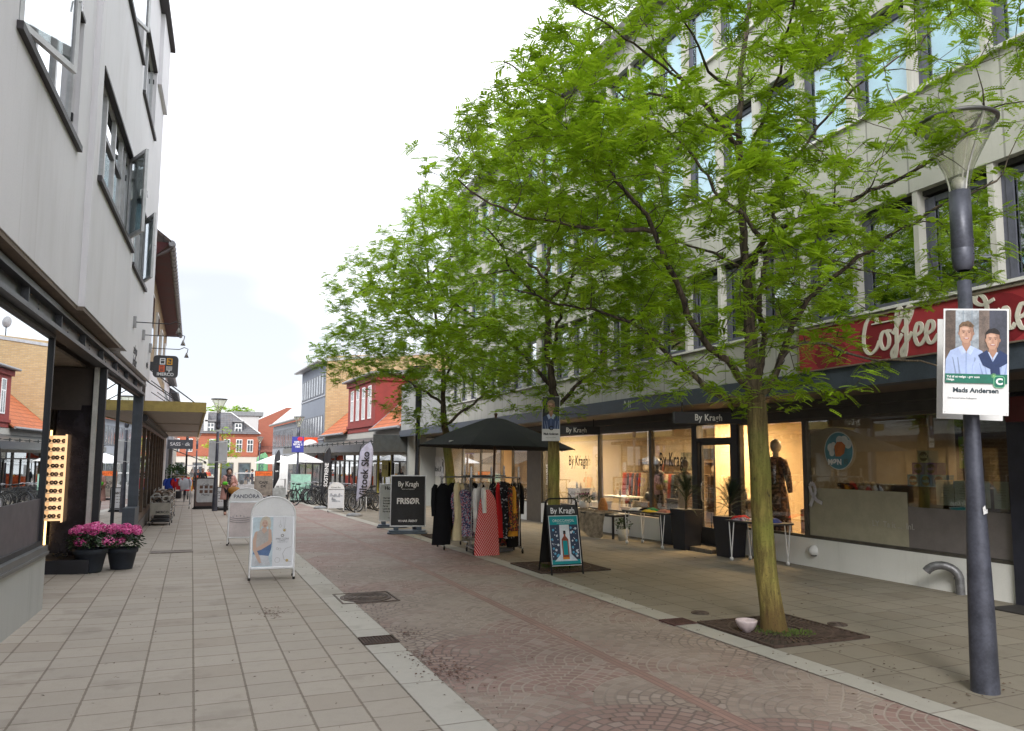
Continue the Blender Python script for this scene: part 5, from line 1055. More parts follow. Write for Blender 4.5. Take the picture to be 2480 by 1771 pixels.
    if scarf:
        poly_flat([(cx_ - .75 * s, zf - .9 * s), (cx_ - .3 * s, zf - .6 * s), (cx_ + .0 * s, zf - 1.3 * s), (cx_ + .35 * s, zf - .6 * s), (cx_ + .85 * s, zf - .85 * s), (cx_ + .8 * s, zf - 1.35 * s), (cx_ + .35 * s, zf - 1.6 * s), (cx_ + .38 * s, zf - 3.2 * s), (cx_ - .1 * s, zf - 3.2 * s), (cx_ - .12 * s, zf - 1.7 * s), (cx_ - .5 * s, zf - 1.5 * s)], y - .002, scarf, 'printed_scarf', par)
def election_poster(loc, rz, label, two, w=.42, h=.60):
    t = thing('election_poster', label, 'poster', loc, rz)
    b = MB(); b.box(-w / 2, w / 2, -.004, .004, -h / 2 * 1.28, h / 2 * 1.28) if two else b.box(-w / 2, w / 2, -.004, .004, -h * .65, h * .65); b.build('board', WHITE, t)
    H2 = h / 2 * 1.28 if two else h * .65; y = -.0045
    def rect(x0, x1, z0, z1, m, n, yy=y, th=.0006): return poly_flat([(x0, z0), (x1, z0), (x1, z1), (x0, z1)], yy, m, n, t, th)
    if two:
        m = .012; x0, x1 = -w / 2 + m, w / 2 - m; zt = H2 - m; zb = H2 - .62 * 2 * H2
        rect(x0, x1, zb, zt, M((.32, .36, .40), .5, var=.5, vs=5, name='printed backdrop'), 'printed_backdrop')
        rect(x0, x0 + .07, zb, zt, M((.10, .07, .055), .6, var=.4, vs=14, name='printed curtain'), 'printed_curtain', y - .0008); rect(.02, .09, zb, zt, M((.16, .12, .10), .6, var=.4, vs=14, name='printed curtain pale'), 'printed_curtain', y - .0008); rect(.09, x1, zb, zt, M((.05, .055, .08), .6, var=.3, name='printed dark'), 'printed_wall', y - .0008)
        for xx in (-.09, -.03): rect(xx, xx + .006, zb, zt, M((.2, .25, .3), .5, name='printed bar'), 'printed_bar', y - .0009)
        portrait(t, -.065, .215, .135, y - .0012, HAIR, SHIRT, None, (x0, x1, zb)); portrait(t, .112, .165, .13, y - .0042, HAIRD, SHIRT, NAVY, (x0, x1, zb))
        GR = M((.0, .14, .09), .5, name='dark green'); rect(x0, x1, zb - .07, zb, GR, 'green_band', y - .008)
        text('Tid til at vælge - gør som\nHelge', .022, WINK, t, (x0 + .01, y - .0088, zb - .034), align='LEFT', bold=.0006, depth=.0002)
        text('Mads Andersen', .05, M((.01, .03, .045), .5, name='print navy'), t, (0, y - .001, zb - .125), bold=.0016, depth=.0003, sx=.98)
        text('Det Konservative Folkeparti', .017, INK, t, (x0 + .02, y - .001, zb - .185), align='LEFT', depth=.0002)
        b = MB(); b.prism([(p[0] + .155, p[1] + zb - .055) for p in rrect(.075, .09, .022)], y - .0082, y - .0088); b.build('party_mark_edge', M((.2, .55, .3), .5, name='light green'), t)
        b = MB(); b.prism([(p[0] + .155, p[1] + zb - .055) for p in rrect(.066, .08, .018)], y - .009, y - .0094); b.build('party_mark', GR, t)
        text('C', .065, WINK, t, (.155, y - .0098, zb - .055), bold=.003, depth=.0002)
        b = MB()
        for a in range(6): a_2 = R(a * 30); b.tube([(.118 - .018 * math.cos(a_2), y - .009, zb - .01 - .02 * math.sin(a_2)), (.118 + .018 * math.cos(a_2), y - .009, zb - .01 + .02 * math.sin(a_2))], .0016, 4)
        b.build('star', M((.3, .62, .25), .5, name='lime print'), t)
        for sx in (-1, 1):
            for sz in (-1, 1): b = MB(); b.box(sx * (w / 2 - .015) - .003, sx * (w / 2 - .015) + .003, -.008, .006, sz * (H2 - .015) - .003, sz * (H2 - .015) + .003); b.build('cable_tie', STEEL, t)
    else:
        x0, x1 = -w / 2 + .008, w / 2 - .008; zt = H2 - .008; zb = -H2 + .27 * 2 * H2
        rect(x0, x1, zb, zt, M((.05, .055, .055), .6, var=.4, vs=6, name='printed dark'), 'printed_backdrop')
        portrait(t, 0, zt - .22 * 2 * H2, .17 * (w / .3), y - .001, M((.35, .27, .17), .8, name='fair hair'), M((.06, .09, .2), .8, name='blue suit'), None, (x0, x1, zb))
        text('C', .09, INK, t, (0, y - .008, zb + .01), bold=.004, depth=.0002)
        text('Mads Andersen', .05 * w / .3, INK, t, (0, y - .001, zb - .08), bold=.002, depth=.0003, sx=.78)
        text('Det Konservative Folkeparti', .014, INK, t, (0, y - .001, zb - .14), depth=.0002)
    return t
P1 = election_poster((5.44, 3.98, 2.465), R(-38), 'white election poster with two smiling men tied to the big lamp post', True, .44, .63); P1.rotation_euler = (0, R(3), R(-38))
t = thing('poster_board', 'plain white board on the far side of the big lamp post behind the portrait poster', 'poster', (5.735, 4.25, 2.45)); t.rotation_euler = (0, R(3), R(-38)); b = MB(); b.box(-.235, .235, -.004, .004, -.405, .405); b.build('board', WHITE, t)
election_poster((5.31, 11.17, 2.365), R(-24), 'narrow election poster of one man in a blue suit tied to the middle tree', False, .29, .55)
election_poster((5.03, 18.4, 2.42), R(75), 'edge-on election poster tied to the lamp behind the hairdresser board', False, .5, .75)

# ---- A-boards
def a_board(label, loc, rz, w, h, fm, arch=True, tilt=8, header=None, back=True, tube=.014, rr=None):
    t = thing('sandwich_board', label, 'sandwich board', loc, rz); a = R(tilt); sep = math.sin(a) * h
    def panel(sgn):
        T = Matrix.Translation((0, sgn * sep, 0)) @ Matrix.Rotation(sgn * a, 4, 'X')
        b = MB(T); r = w / 2 if arch else .07; pts = [(-w / 2, 0, 0), (-w / 2, 0, h - r)]
        if arch: pts += [(-w / 2 * math.cos(R(k * 15)), 0, h - r + r * .86 * math.sin(R(k * 15))) for k in range(1, 12)]
        else: pts += [(-w / 2 + r - r * math.cos(R(k * 30)), 0, h - r + r * math.sin(R(k * 30))) for k in range(1, 4)] + [(w / 2 - r + r * math.sin(R(k * 30)), 0, h - r + r * math.cos(R(k * 30))) for k in range(0, 3)]
        pts += [(w / 2, 0, h - r), (w / 2, 0, 0)]
        b.tube(pts, tube, 8); b.tube([(-w / 2, 0, .13 * h), (w / 2, 0, .13 * h)], tube * .8, 8); b.build('frame' if sgn < 0 else 'back_frame', fm, t)
        p = MB(T); z0 = .14 * h
        if arch: zt = h - r; pr = [(-w / 2 + .01, z0), (w / 2 - .01, z0), (w / 2 - .01, zt)] + [((w / 2 - .01) * math.cos(R(k * 15)), zt + (r * .86 - .01) * math.sin(R(k * 15))) for k in range(1, 12)] + [(-w / 2 + .01, zt)]
        else: pr = [(-w / 2 + .01, z0), (w / 2 - .01, z0), (w / 2 - .01, h - .1), (-w / 2 + .01, h - .1)]
        p.prism(pr, -.004, .004); p.build('panel' if sgn < 0 else 'back_panel', header or WHITE, t)
        f = MB(T)
        for s in (-1, 1): f.tube([(s * w / 2, 0, -.005), (s * w / 2, 0, .035)], tube * 1.25, 8)
        f.build('foot' if sgn < 0 else 'back_foot', RUBBER, t)
        return T
    T = panel(-1)
    if back: panel(1)
    return t, T
def on(T, fn):  # flat print in the tilted plane
    b = MB(T); fn(b); return b
PW_ = M((.74, .75, .78), .4, var=.03, name='poster white')
def printed(T, t, pts, m, name='print', lev=1):
    b = MB(T); b.prism(pts, -.0046 - .0006 * lev, -.0042 - .0006 * lev); return b.build(name, m, t)
def ttext(T, t, s, size, x, z, m=INK, **k):
    o = text(s, size, m, t, (0, 0, 0), **k); o.matrix_basis = T @ Matrix.Translation((x, -.009, z)) @ Matrix.Rotation(R(90), 4, 'X') @ Matrix.Diagonal((k.get('sx', 1), 1, 1, 1)); return o
rect_ = lambda x0, x1, z0, z1: [(x0, z0), (x1, z0), (x1, z1), (x0, z1)]
# jeweller's board, front
SB, T = a_board('white arched board with a jewellery poster of a seated woman, nearest on the left pavement', (1.12, 11.62, 0), R(-4), .60, 1.2, WHITE)
w = .57
printed(T, SB, rect_(-.285, .285, .175, .875), PW_, 'poster', 1); printed(T, SB, rect_(-.29, .29, .885, .90), WHITE, 'rail', 4)
for z in (.17, .878): printed(T, SB, rect_(-.29, .29, z, z + .012), ALU, 'rail', 4)
for x in (-.29, .278): printed(T, SB, rect_(x, x + .012, .17, .89), ALU, 'rail', 4)
printed(T, SB, rect_(-.275, .0, .185, .87), M((.55, .66, .72), .5, var=.15, vs=5, name='print pale blue'), 'photo_backdrop', 2)
GRY = M((.48, .45, .43), .7, name='print top'); HB = M((.62, .56, .46), .7, name='print blond'); SKP = M((.62, .43, .34), .6, var=.05, name='print skin'); JN = M((.12, .2, .38), .7, var=.2, name='print jeans')
printed(T, SB, [(-.27, .2), (-.02, .2), (-.06, .34), (-.2, .36), (-.27, .32)], M((.6, .62, .66), .6, name='print stool'), 'photo_seat', 3)
printed(T, SB, [(-.26, .36), (-.05, .33), (-.02, .42), (-.01, .52), (-.12, .5), (-.25, .44)], JN, 'photo_jeans', 4)
printed(T, SB, [(-.24, .42), (-.08, .47), (-.03, .6), (-.06, .71), (-.11, .69), (-.17, .70), (-.22, .66), (-.255, .54)], GRY, 'photo_top', 5)
printed(T, SB, [(-.245, .66), (-.21, .68), (-.225, .52), (-.215, .42), (-.16, .3), (-.145, .24), (-.17, .23), (-.2, .28), (-.265, .42), (-.27, .55)], SKP, 'photo_arm', 6)
printed(T, SB, [(-.06, .72), (-.025, .69), (-.01, .56), (-.02, .5), (-.15, .42), (-.22, .40), (-.24, .43), (-.18, .47), (-.06, .54)], SKP, 'photo_arm', 7)
printed(T, SB, [(-.185, .70), (-.18, .80), (-.15, .865), (-.10, .885), (-.05, .865), (-.03, .80), (-.035, .73), (-.055, .70), (-.075, .76), (-.15, .76), (-.165, .70)], HB, 'photo_hair', 8); printed(T, SB, [(-.15, .72), (-.09, .72), (-.08, .68), (-.12, .64), (-.15, .68)], SKP, 'photo_neck', 8)
printed(T, SB, ell(-.112, .778, .040, .056), SKP, 'photo_face', 9); printed(T, SB, [(-.155, .79), (-.15, .845), (-.11, .862), (-.07, .845), (-.065, .79), (-.09, .83), (-.13, .83)], HB, 'photo_fringe', 10)
b = MB(T)
for s in (-1, 1): b.prism(ell(-.112 + s * .017, .79, .009, .0045, 8), -.0112, -.0108)
b.prism(ell(-.112, .748, .014, .005, 8), -.0112, -.0108); b.build('photo_features', M((.3, .1, .08), .6, name='print dark red'), SB)
b = MB(T)
for cx_, cz, r in ((.1, .745, .018), (.155, .69, .021), (.065, .43, .014), (.1, .42, .016), (.07, .27, .035)): b.lathe([(r, -.0005), (r, .0005)], n=4); b.v = b.v[:-8]; b.f = b.f[:-4]; b.m = b.m[:-4]; b.sm = b.sm[:-4]; b.tube([(cx_ + r * math.cos(a), -.0062, cz + r * math.sin(a)) for a in np.arange(0, 6.6, .5)], .0018, 5)
b.tube([(.1, -.0062, .83), (.1, -.0062, .765)], .0015, 5); b.tube([(.14, -.0062, .87), (.15, -.0062, .715)], .0012, 5); b.tube([(.17, -.0062, .87), (.157, -.0062, .715)], .0012, 5)
b.tube([(.25, -.0062, .45), (.18, -.0062, .43), (.14, -.0062, .36), (.16, -.0062, .28), (.21, -.0062, .25), (.26, -.0062, .245)], .0022, 5); b.build('jewellery_print', M((.35, .33, .32), .5, name='silver print'), SB)
b = MB(T); b.prism(ell(.155, .682, .018, .018, 14), -.0068, -.0064); b.prism(ell(.2, .262, .02, .02, 14), -.0068, -.0064); b.build('gold_print', M((.62, .45, .15), .5, name='gold print'), SB)
b = MB(T)
for k in range(10): a = R(36 * k); b.prism(ell(.13 + .017 * math.cos(a), .61 + .017 * math.sin(a), .007, .007, 8), -.0062, -.006 + .0)
b.build('flower_mark', M((.3, .28, .27), .5, name='mark grey'), SB)
ttext(T, SB, 'SPIRIT ICONS', .030, .13, .565, M((.2, .19, .19), .5, name='mark dark')); ttext(T, SB, 'COPENHAGEN', .012, .13, .543, INK); ttext(T, SB, 'Danish design  -  sterling silver & gold', .009, .13, .52, INK)
PB, T = a_board('white arched board with grey lettering in its top, behind the other arched board', (1.08, 16.85, gz(1, 16.85)), R(-6), .66, 1.2, WHITE)
printed(T, PB, rect_(-.31, .31, .175, .86), M((.66, .58, .57), .5, var=.12, vs=3, name='print blush'), 'poster', 1); printed(T, PB, rect_(-.32, .32, .865, .885), ALU, 'rail', 4)
ttext(T, PB, 'PANDÓRA', .105, 0, .985, M((.08, .09, .13), .5, name='logo grey'), bold=.001)
b = MB(T)
for k in range(3): b.tube([(-.1 + .2 * math.cos(a), -.008, .5 + .05 * k * .8 + .035 * math.sin(a)) for a in np.arange(3.1, 6.4, .25)], .008, 6)
for k in range(5): b.blob((-.24 + .07 * k, -.008, .58 + .02 * math.sin(k)), (.012, .006, .02), n=8, m=5)
b.build('ring_print', M((.42, .38, .4), .4, name='ring print'), PB)
VK, T = a_board('small white arched board with a shoe sale sheet by the right kerb', (4.98, 28.9, gz(5, 28.9)), R(-8), .56, 1.12, WHITE)
printed(T, VK, rect_(-.26, .26, .16, .8), PW_, 'poster', 1); printed(T, VK, rect_(-.27, .27, .81, .83), DARKP, 'rail', 4); ttext(T, VK, 'Viltoek Sko', .075, -.02, .9, INK)
b = MB(T)
for (x, z, s) in ((-.14, .6, .1), (.02, .58, .12), (.15, .6, .08), (0, .4, .16), (-.1, .46, .07)): b.prism([(x - s, z - .03), (x + s, z - .04), (x + s * .9, z + .01), (x + .1 * s, z + .02), (x - .2 * s, z + .09), (x - .8 * s, z + .08)], -.0062, -.0058)
b.build('shoe_print', M((.4, .42, .46), .6, var=.4, vs=14, name='shoe print'), VK)
# turquoise hair-oil board
MO, T = a_board('black sandwich board with a turquoise hair oil poster at the middle tree', (5.27, 10.72, 0), R(-1), .52, 1.14, BLACKM, False, 12, M((.02, .02, .022), .4, name='board black'), tube=.012)
TQ = M((.0, .30, .33), .5, var=.04, name='turquoise')
ttext(T, MO, 'By Kragh', .125, 0, .95, WINK, bold=.002, sx=.85, sp=1.05)
printed(T, MO, rect_(-.245, .245, .13, .88), WHITE, 'poster_edge', 1); printed(T, MO, rect_(-.235, .235, .14, .87), M((.03, .045, .09), .5, name='night blue'), 'poster', 2); printed(T, MO, rect_(-.235, .235, .74, .87), TQ, 'top_band', 3); printed(T, MO, rect_(-.235, .235, .14, .22), TQ, 'bottom_band', 3)
ttext(T, MO, 'OROCCANOIL', .055, 0, .80, WINK, sp=1.15, sx=.9); ttext(T, MO, 'THE ORIGINAL ARGAN TREATMENT', .014, 0, .765, WINK)
printed(T, MO, [(-.09, .25), (.09, .25), (.085, .74), (-.075, .74)], M((.75, .78, .82), .5, name='light beam'), 'beam_print', 4); printed(T, MO, [(-.19, .2), (.19, .2), (.09, .3), (-.09, .3)], M((.7, .78, .85), .5, name='glow print'), 'pool_print', 5)
printed(T, MO, [(-.055, .24), (.055, .24), (.055, .52), (.02, .565), (-.02, .565), (-.055, .52)], M((.32, .07, .03), .4, var=.2, vs=5, name='bottle amber'), 'bottle_print', 6); printed(T, MO, rect_(-.015, .015, .56, .62), M((.32, .07, .03), .4, name='bottle amber'), 'neck_print', 6); printed(T, MO, rect_(-.02, .02, .6, .65), INK, 'cap_print', 7); printed(T, MO, rect_(-.038, .038, .29, .5), TQ, 'label_print', 7); printed(T, MO, rect_(-.055, .055, .225, .255), M((.7, .25, .02), .5, name='orange glow'), 'base_print', 7)
q = random.Random(9)
for nm, m, cnt in (('white_dots', M((.7, .75, .8), .5, name='dot white'), 34), ('blue_dots', M((.1, .4, .6), .5, name='dot blue'), 12)):
    b = MB(T)
    for k in range(cnt):
        s = -1 if k % 2 else 1; x = s * q.uniform(.11, .215); z = q.uniform(.27, .72); r = q.choice((.006, .009, .016, .02)) if nm[0] == 'w' else .02; b.prism(ell(x, z, r, r, 6), -.0080 - .0003 * (k % 3), -.0076)
    b.build(nm, m, MO)
for rl in (0,): b = MB(T); b.box(-.26, .26, -.012, .0, .885, .9); b.build('rail', BLACKM, MO)
# boards on weighted bases
def base_board(label, loc, rz, w, h, pm, fm, base_m, zb=.16):
    t = thing('pavement_sign', label, 'pavement sign', loc, rz)
    b = MB(); e = .03
    b.box(-w / 2, w / 2, -.02, .02, zb, zb + e); b.box(-w / 2, w / 2, -.02, .02, zb + h - e, zb + h); b.box(-w / 2, -w / 2 + e, -.02, .02, zb + e, zb + h - e); b.box(w / 2 - e, w / 2, -.02, .02, zb + e, zb + h - e); b.build('frame', fm, t, bevel=.004)
    b = MB(); b.box(-w / 2 + e, w / 2 - e, -.01, .01, zb + e, zb + h - e); b.build('panel', pm, t)
    b = MB(); W2_ = w * .62
    b.prism([(p[0], p[1]) for p in rrect(w * 1.12, .46, .12)], .0, .045, 'z'); b.prism([(p[0], p[1]) for p in rrect(w * 1.04, .38, .12)], .045, .085, 'z'); b.build('base', base_m, t, bevel=.012)
    b = MB()
    for s in (-1, 1): b.box(s * w * .32 - .06, s * w * .32 + .06, -.025, .025, .08, zb)
    b.build('foot', base_m, t)
    return t
SLB = M((.07, .095, .13), .45, var=.2, vs=7, name='slate blue plastic'); CHK = M((.02, .021, .025), .6, var=.3, vs=4, name='blackboard')
FB = base_board('black hairdresser board on a blue-grey weighted base in the middle of the street edge', (4.88, 18.3, gz(5, 18.3)), R(-15), .86, 1.24, CHK, ALU, SLB)
text('By Kragh', .17, WINK, FB, (0, -.011, 1.18), bold=.004, sx=.8); text('HERRE- & DAMEFRISØR', .03, WINK, FB, (0, -.011, 1.06)); text('FRISØR', .19, WINK, FB, (0, -.011, .77), bold=.006, sx=.9); text('VI HAR ÅBENT', .07, WINK, FB, (0, -.011, .3), bold=.002)
HBD = base_board('grey price list board half hidden behind the black hairdresser board', (5.02, 20.4, gz(5, 20.4)), R(-15), .72, 1.0, M((.5, .55, .56), .6, var=.06, name='price sheet'), ALU, SLB)
text('Hollywood\nM/K\nKlip', .12, INK, HBD, (.05, -.011, .93), bold=.005, ls=.9); text('Herreklip\nDameklip\nBørneklip ............\nFarve\nLyse striber\nFarve af bryn', .062, INK, HBD, (-.26, -.011, .6), align='LEFT', bold=.002, ls=1.15)
text('Tlf. 55 00 00', .05, INK, HBD, (.0, -.011, .25))
# left pavement boards beside the lamp, and more far boards
BB1 = base_board('tall dark-framed board with a grey rounded menu, left of the woman on the pavement', (.56, 33.0, gz(.4, 33)), R(0), .82, 1.15, M((.14, .09, .08), .5, name='brown board'), BLACKM, BLACKM, .08)
b = MB(); b.prism([(p[0], p[1] + .72) for p in rrect(.66, .92, .08)], -.014, -.011); b.build('menu_sheet', M((.5, .52, .54), .5, name='menu grey'), BB1); text('Café\n\n\nMenu', .13, INK, BB1, (0, -.015, .75))
b = MB()
for z in (.62, .8):
    for x in (-.22, -.04, .14): b.box(x, x + .12, -.0165, -.0145, z, z + .12)
b.build('menu_pictures', M((.12, .06, .04), .5, var=.5, vs=12, name='menu photo'), BB1)
BB2 = base_board('white sheet board with rows of small pictures directly behind the left lamp post', (1.12, 31.6, gz(1, 31)), R(0), .5, .78, PW_, DARKP, BLACKM, .1)
text('COBRA\n~ ~ ~\n~ ~ ~\n~ ~ ~', .11, INK, BB2, (0, -.012, .5), bold=.003)
BB3 = base_board('dark timber board with an orange header standing among the stalls', (3.7, 44.5, gz(3.7, 44)), R(0), .95, 1.35, M((.22, .19, .16), .6, var=.3, name='poster brown'), M((.18, .12, .08), .6, name='timber frame'), BLACKM, .15)
b = MB(); b.box(-.44, .44, -.016, -.012, 1.22, 1.46); b.build('orange_header', M((.8, .16, .03), .5, name='orange'), BB3); text('LOTTO BAR', .13, M((.25, .03, .01), .5, name='dark orange'), BB3, (0, -.018, 1.34)); text('CAFE\nDK', .2, INK, BB3, (0, -.014, .75), bold=.005)
BB4 = base_board('mint green board behind the black bicycle by the lamp', (4.95, 38.7, gz(5, 38)), R(-6), .95, 1.25, M((.35, .62, .5), .5, name='mint'), M((.4, .6, .5), .5, name='mint frame'), BLACKM, .08)
BB5 = base_board('white blank board standing behind the stalls near the parasol pole', (4.9, 47.5, gz(5, 47)), R(-4), .8, 2.0, WHITE, WHITE, BLACKM, .1)
# notice on lamp, white sheet
t = thing('street_notice', 'blue and red notice board fixed on the lamp beside the parasols', 'sign', (5.25, 42.8, 2.45), R(-8)); b = MB(); b.box(-.31, .31, -.02, .02, -.42, .42); b.build('board', M((.04, .05, .3), .5, name='royal blue'), t); text('KØB 3\nBETAL 2\nHER', .13, WINK, t, (0, -.022, 0), bold=.004)
b = MB(); b.prism(ell(.12, .3, .15, .11), -.024, -.021); b.build('red_blot', M((.6, .02, .05), .5, name='red print'), t)
t = thing('hanging_sheet', 'large plain grey-white sheet board strapped to the left street lamp', 'sign', (.93, 31.0, 1.92), R(-3)); b = MB(); b.box(-.36, .30, .09, .11, -.43, .43); b.build('sheet', M((.62, .64, .66), .6, var=.08, name='sheet grey'), t); b = MB()
for z in (-.36, .36): b.tube([(-.32, .08, z - .04), (0, -.08, z), (.27, .08, z + .04)], .01, 6)
b.build('strap', WHITE, t)
# ---- feather flags
def feather_flag(label, loc, rz, h, w, m, txt, tm, basem, rot=0, ts=.3, lean=4):
    t = thing('feather_flag', label, 'flag', loc, rz); T = Matrix.Rotation(R(lean), 4, 'Y')
    b = MB(T); pts = [(0, 0, .04), (0, 0, h * .8), (.03, 0, h * .93), (w * .35, 0, h * .995), (w * .7, 0, h * .98)]; b.tube(pts, [.014, .012, .009, .007, .005], 8); b.build('pole', DARKP, t)
    T2 = T; g = []; n = 16
    for i in range(n + 1):
        z = h * (.2 + .8 * i / n); k = i / n
        left = .0 if z < h * .8 else w * .7 * ((z - h * .8) / (h * .2)) ** 2.2; right = w * (min(1, .15 + k * 3.2)) if z < h * .86 else w * (1 - .28 * ((z - h * .86) / (h * .14)) ** 2)
        g.append([(left + (right - left) * j / 5, .02 * math.sin(j * 1.3 + i * .35) * min(1, j), z) for j in range(6)])
    b = MB(T2); b.sheet(g); o = b.build('banner', m, t, solid=.003)
    tx = text(txt, ts, tm, t, (0, 0, 0), bold=.006); tx.matrix_basis = T @ Matrix.Translation((w * .5, -.03, h * .55)) @ Matrix.Rotation(R(-90 if rot == 0 else 90), 4, 'Y') @ Matrix.Rotation(R(90), 4, 'X')
    b = MB(); b.lathe([(0, .0), (.26, .0), (.27, .04), (.2, .09), (.05, .11), (0, .11)], n=20); b.build('base', basem, t); return t
BAG = M((.25, .26, .27), .8, var=.3, vs=10, name='water bag')
feather_flag('lilac-white shoe shop feather flag leaning beside the bicycles', (5.08, 25.9, gz(5, 25.9)), R(-10), 2.5, .46, M((.55, .54, .68), .7, name='lilac cloth'), 'Viltoek Sko', INK, BAG, rot=0, ts=.34, lean=3)
feather_flag('narrow black feather flag nearest the bicycles on the right kerb', (4.83, 31.6, gz(5, 31.6)), R(-5), 2.45, .3, M((.025, .025, .03), .7, name='black cloth'), 'SOSTRENE', WINK, BAG, rot=0, ts=.2, lean=2)
feather_flag('narrow black feather flag beside the orange-headed board', (4.25, 45.0, gz(4, 45)), R(-5), 2.7, .3, M((.025, .025, .03), .7, name='black cloth'), 'S', WINK, BAG, rot=1, ts=.2, lean=1)
feather_flag('broad light green feather flag at the far end of the street', (5.9, 79, gz(5.7, 79)), R(0), 3.3, 1.05, M((.16, .38, .2), .7, name='green cloth'), 'mpeach', M((.04, .1, .12), .6, name='petrol'), BAG, rot=1, ts=.62, lean=-1)
# ---- parasols
def parasol(label, loc, r, zr, za, m, n=8, rz=0, lean=0, polem=None, basem=None, valance=.0, cat='parasol'):
    t = thing('parasol', label, cat, loc, rz); T = Matrix.Rotation(R(lean), 4, 'Y')
    b = MB(T); rim = [(r * math.cos(2 * math.pi * k / n), r * math.sin(2 * math.pi * k / n), zr) for k in range(n)]; mid = [(p[0] * .55, p[1] * .55, zr + (za - zr) * .52) for p in rim]; top = [(p[0] * .12, p[1] * .12, za - .02) for p in rim]
    vs = rim + mid + top + [(0, 0, za)]; fs = []
    sag = []
    for k in range(n): k2 = (k + 1) % n; fs += [(k, k2, n + k2, n + k), (n + k, n + k2, 2 * n + k2, 2 * n + k), (2 * n + k, 2 * n + k2, 3 * n)]
    b._add(vs, fs); b.build('canopy', m, t, solid=.006)
    b = MB(T)
    for k in range(n): p = rim[k]; b.tube([(0, 0, zr + .02), (p[0] * .5, p[1] * .5, zr + (za - zr) * .48)], .009, 5); b.tube([(0, 0, za - .04), tuple(Vector(p) * 1.0 + Vector((0, 0, -.01)))], .008, 5)
    b.build('rib', DARKP, t)
    b = MB(T); b.tube([(0, 0, .02), (0, 0, za + .05)], .024, 10); b.blob((0, 0, za + .07), .035); b.build('pole', polem or DARKP, t)
    b = MB(); b.box(-.3, .3, -.3, .3, 0, .06); b.build('base', basem or M((.1, .1, .1), .8, name='slab'), t)
    return t
PC = parasol('large black parasol open over the clothes racks', (5.3, 13.75, 0), 1.56, 1.93, 2.5, M((.009, .010, .012), .8, var=.25, vs=3, name='black canvas'), 8, R(8), 1.5, M((.12, .06, .03), .5, name='brown pole'))
b = MB()
for a, c in ((200, .95), (262, .95)): aa = R(a + 6); b.box(c * math.cos(aa) * 1.3 - .07, c * math.cos(aa) * 1.3 + .07, c * math.sin(aa) * 1.3 - .01, c * math.sin(aa) * 1.3 + .01, 2.0, 2.04)
b.build('corner_patch', WHITE, PC)
for (x, y, r, l) in ((5.6, 44.5, 1.75, 'nearest white parasol over the cafe seats'), (4.9, 50, 1.75, 'second white parasol behind the nearest white one'), (5.9, 55, 1.7, 'farthest white parasol by the grey house')):
    parasol(l, (x, y, gz(x, y)), r, 1.98, 2.5, M((.78, .78, .78), .8, name='white canvas'), 4, R(45))
# ---- flower pots with hydrangeas
def hydrangea(label, loc, s, seed, nf):
    t = thing('flower_pot', label, 'potted plant', loc); q = random.Random(seed); PT = M((.022, .028, .04), .7, var=.25, vs=8, bump=.002, name='dark pot')
    b = MB(); b.lathe([(0, 0), (.155 * s, 0), (.165 * s, .02), (.215 * s, .27 * s), (.235 * s, .275 * s), (.24 * s, .345 * s), (.22 * s, .35 * s), (.21 * s, .31 * s), (0, .31 * s)], n=28); b.build('pot', PT, t)
    b = MB()
    for k in range(420):
        a = q.uniform(0, 6.283); el = q.uniform(-.35, 1.2); rr = q.uniform(.16, .30) * s; c = Vector((rr * math.cos(a) * math.cos(el), rr * math.sin(a) * math.cos(el), .43 * s + rr * .75 * math.sin(el)))
        d = Vector((math.cos(a), math.sin(a), q.uniform(-.9, .4))).normalized(); sd_ = d.cross(Vector((0, 0, 1))).normalized(); L = q.uniform(.05, .085) * s; wd = L * .36
        b._add([c, c + d * L * .5 + sd_ * wd + Vector((0, 0, .01)), c + d * L, c + d * L * .5 - sd_ * wd + Vector((0, 0, .01)), c + d * L * .5 - Vector((0, 0, .006))], [(0, 4, 1), (4, 2, 1), (0, 3, 4), (3, 2, 4)], 0)
    b.build('foliage', M((.022, .05, .016), .5, var=.4, vs=14, name='hydrangea leaf'), t)
    PK = [M((.75, .10, .36), .7, var=.2, vs=30, name='pink'), M((.85, .28, .5), .7, var=.15, vs=30, name='pale pink'), M((.62, .06, .26), .7, var=.2, vs=30, name='deep pink')]
    for k in range(nf):
        a = k * 2.4 + q.uniform(-.3, .3); rr = .27 * s * math.sqrt((k + .4) / nf); c = Vector((rr * math.cos(a), rr * math.sin(a), .58 * s + .1 * s * (1 - (rr / (.27 * s)) ** 2) + q.uniform(-.02, .02)));
        if k >= nf - 2: c = Vector((.25 * s * math.cos(a), -.14 * s, .46 * s))
        R0 = q.uniform(.07, .092) * s; b = MB()
        for j in range(130):
            u = Vector((q.gauss(0, 1), q.gauss(0, 1), q.gauss(.25, 1))).normalized(); p = c + Vector((u.x * R0, u.y * R0, u.z * R0 * .72)); s1 = u.orthogonal().normalized(); s1.rotate(Matrix.Rotation(q.uniform(0, 3.14), 3, u)); s2 = u.cross(s1); f = .0125 * s
            b._add([p + s1 * f + u * .004, p + s2 * f + u * .001, p - s1 * f + u * .004, p - s2 * f + u * .001], [(0, 1, 2, 3)], q.choice((0, 0, 1, 2)))
        b.build('flower_head', PK, t)
    return t
hydrangea('left flower pot of pink hydrangeas by the shop entrance', (-1.33, 13.12, -.0), 1.0, 1, 15)
hydrangea('right flower pot of pink hydrangeas, nearer the shop window', (-.93, 13.47, -.02), .95, 2, 16)
b = MB(); q = random.Random(4); p = Vector((-1.75, 13.1, .23)); pts = [p]
for k in range(26): a = k * .9; p = Vector((-1.72 + .11 * math.cos(a) * (1 - k * .01), 13.05 + .05 * math.sin(a * .7), .25 + .05 * abs(math.sin(a * 1.3)))); pts.append(p)
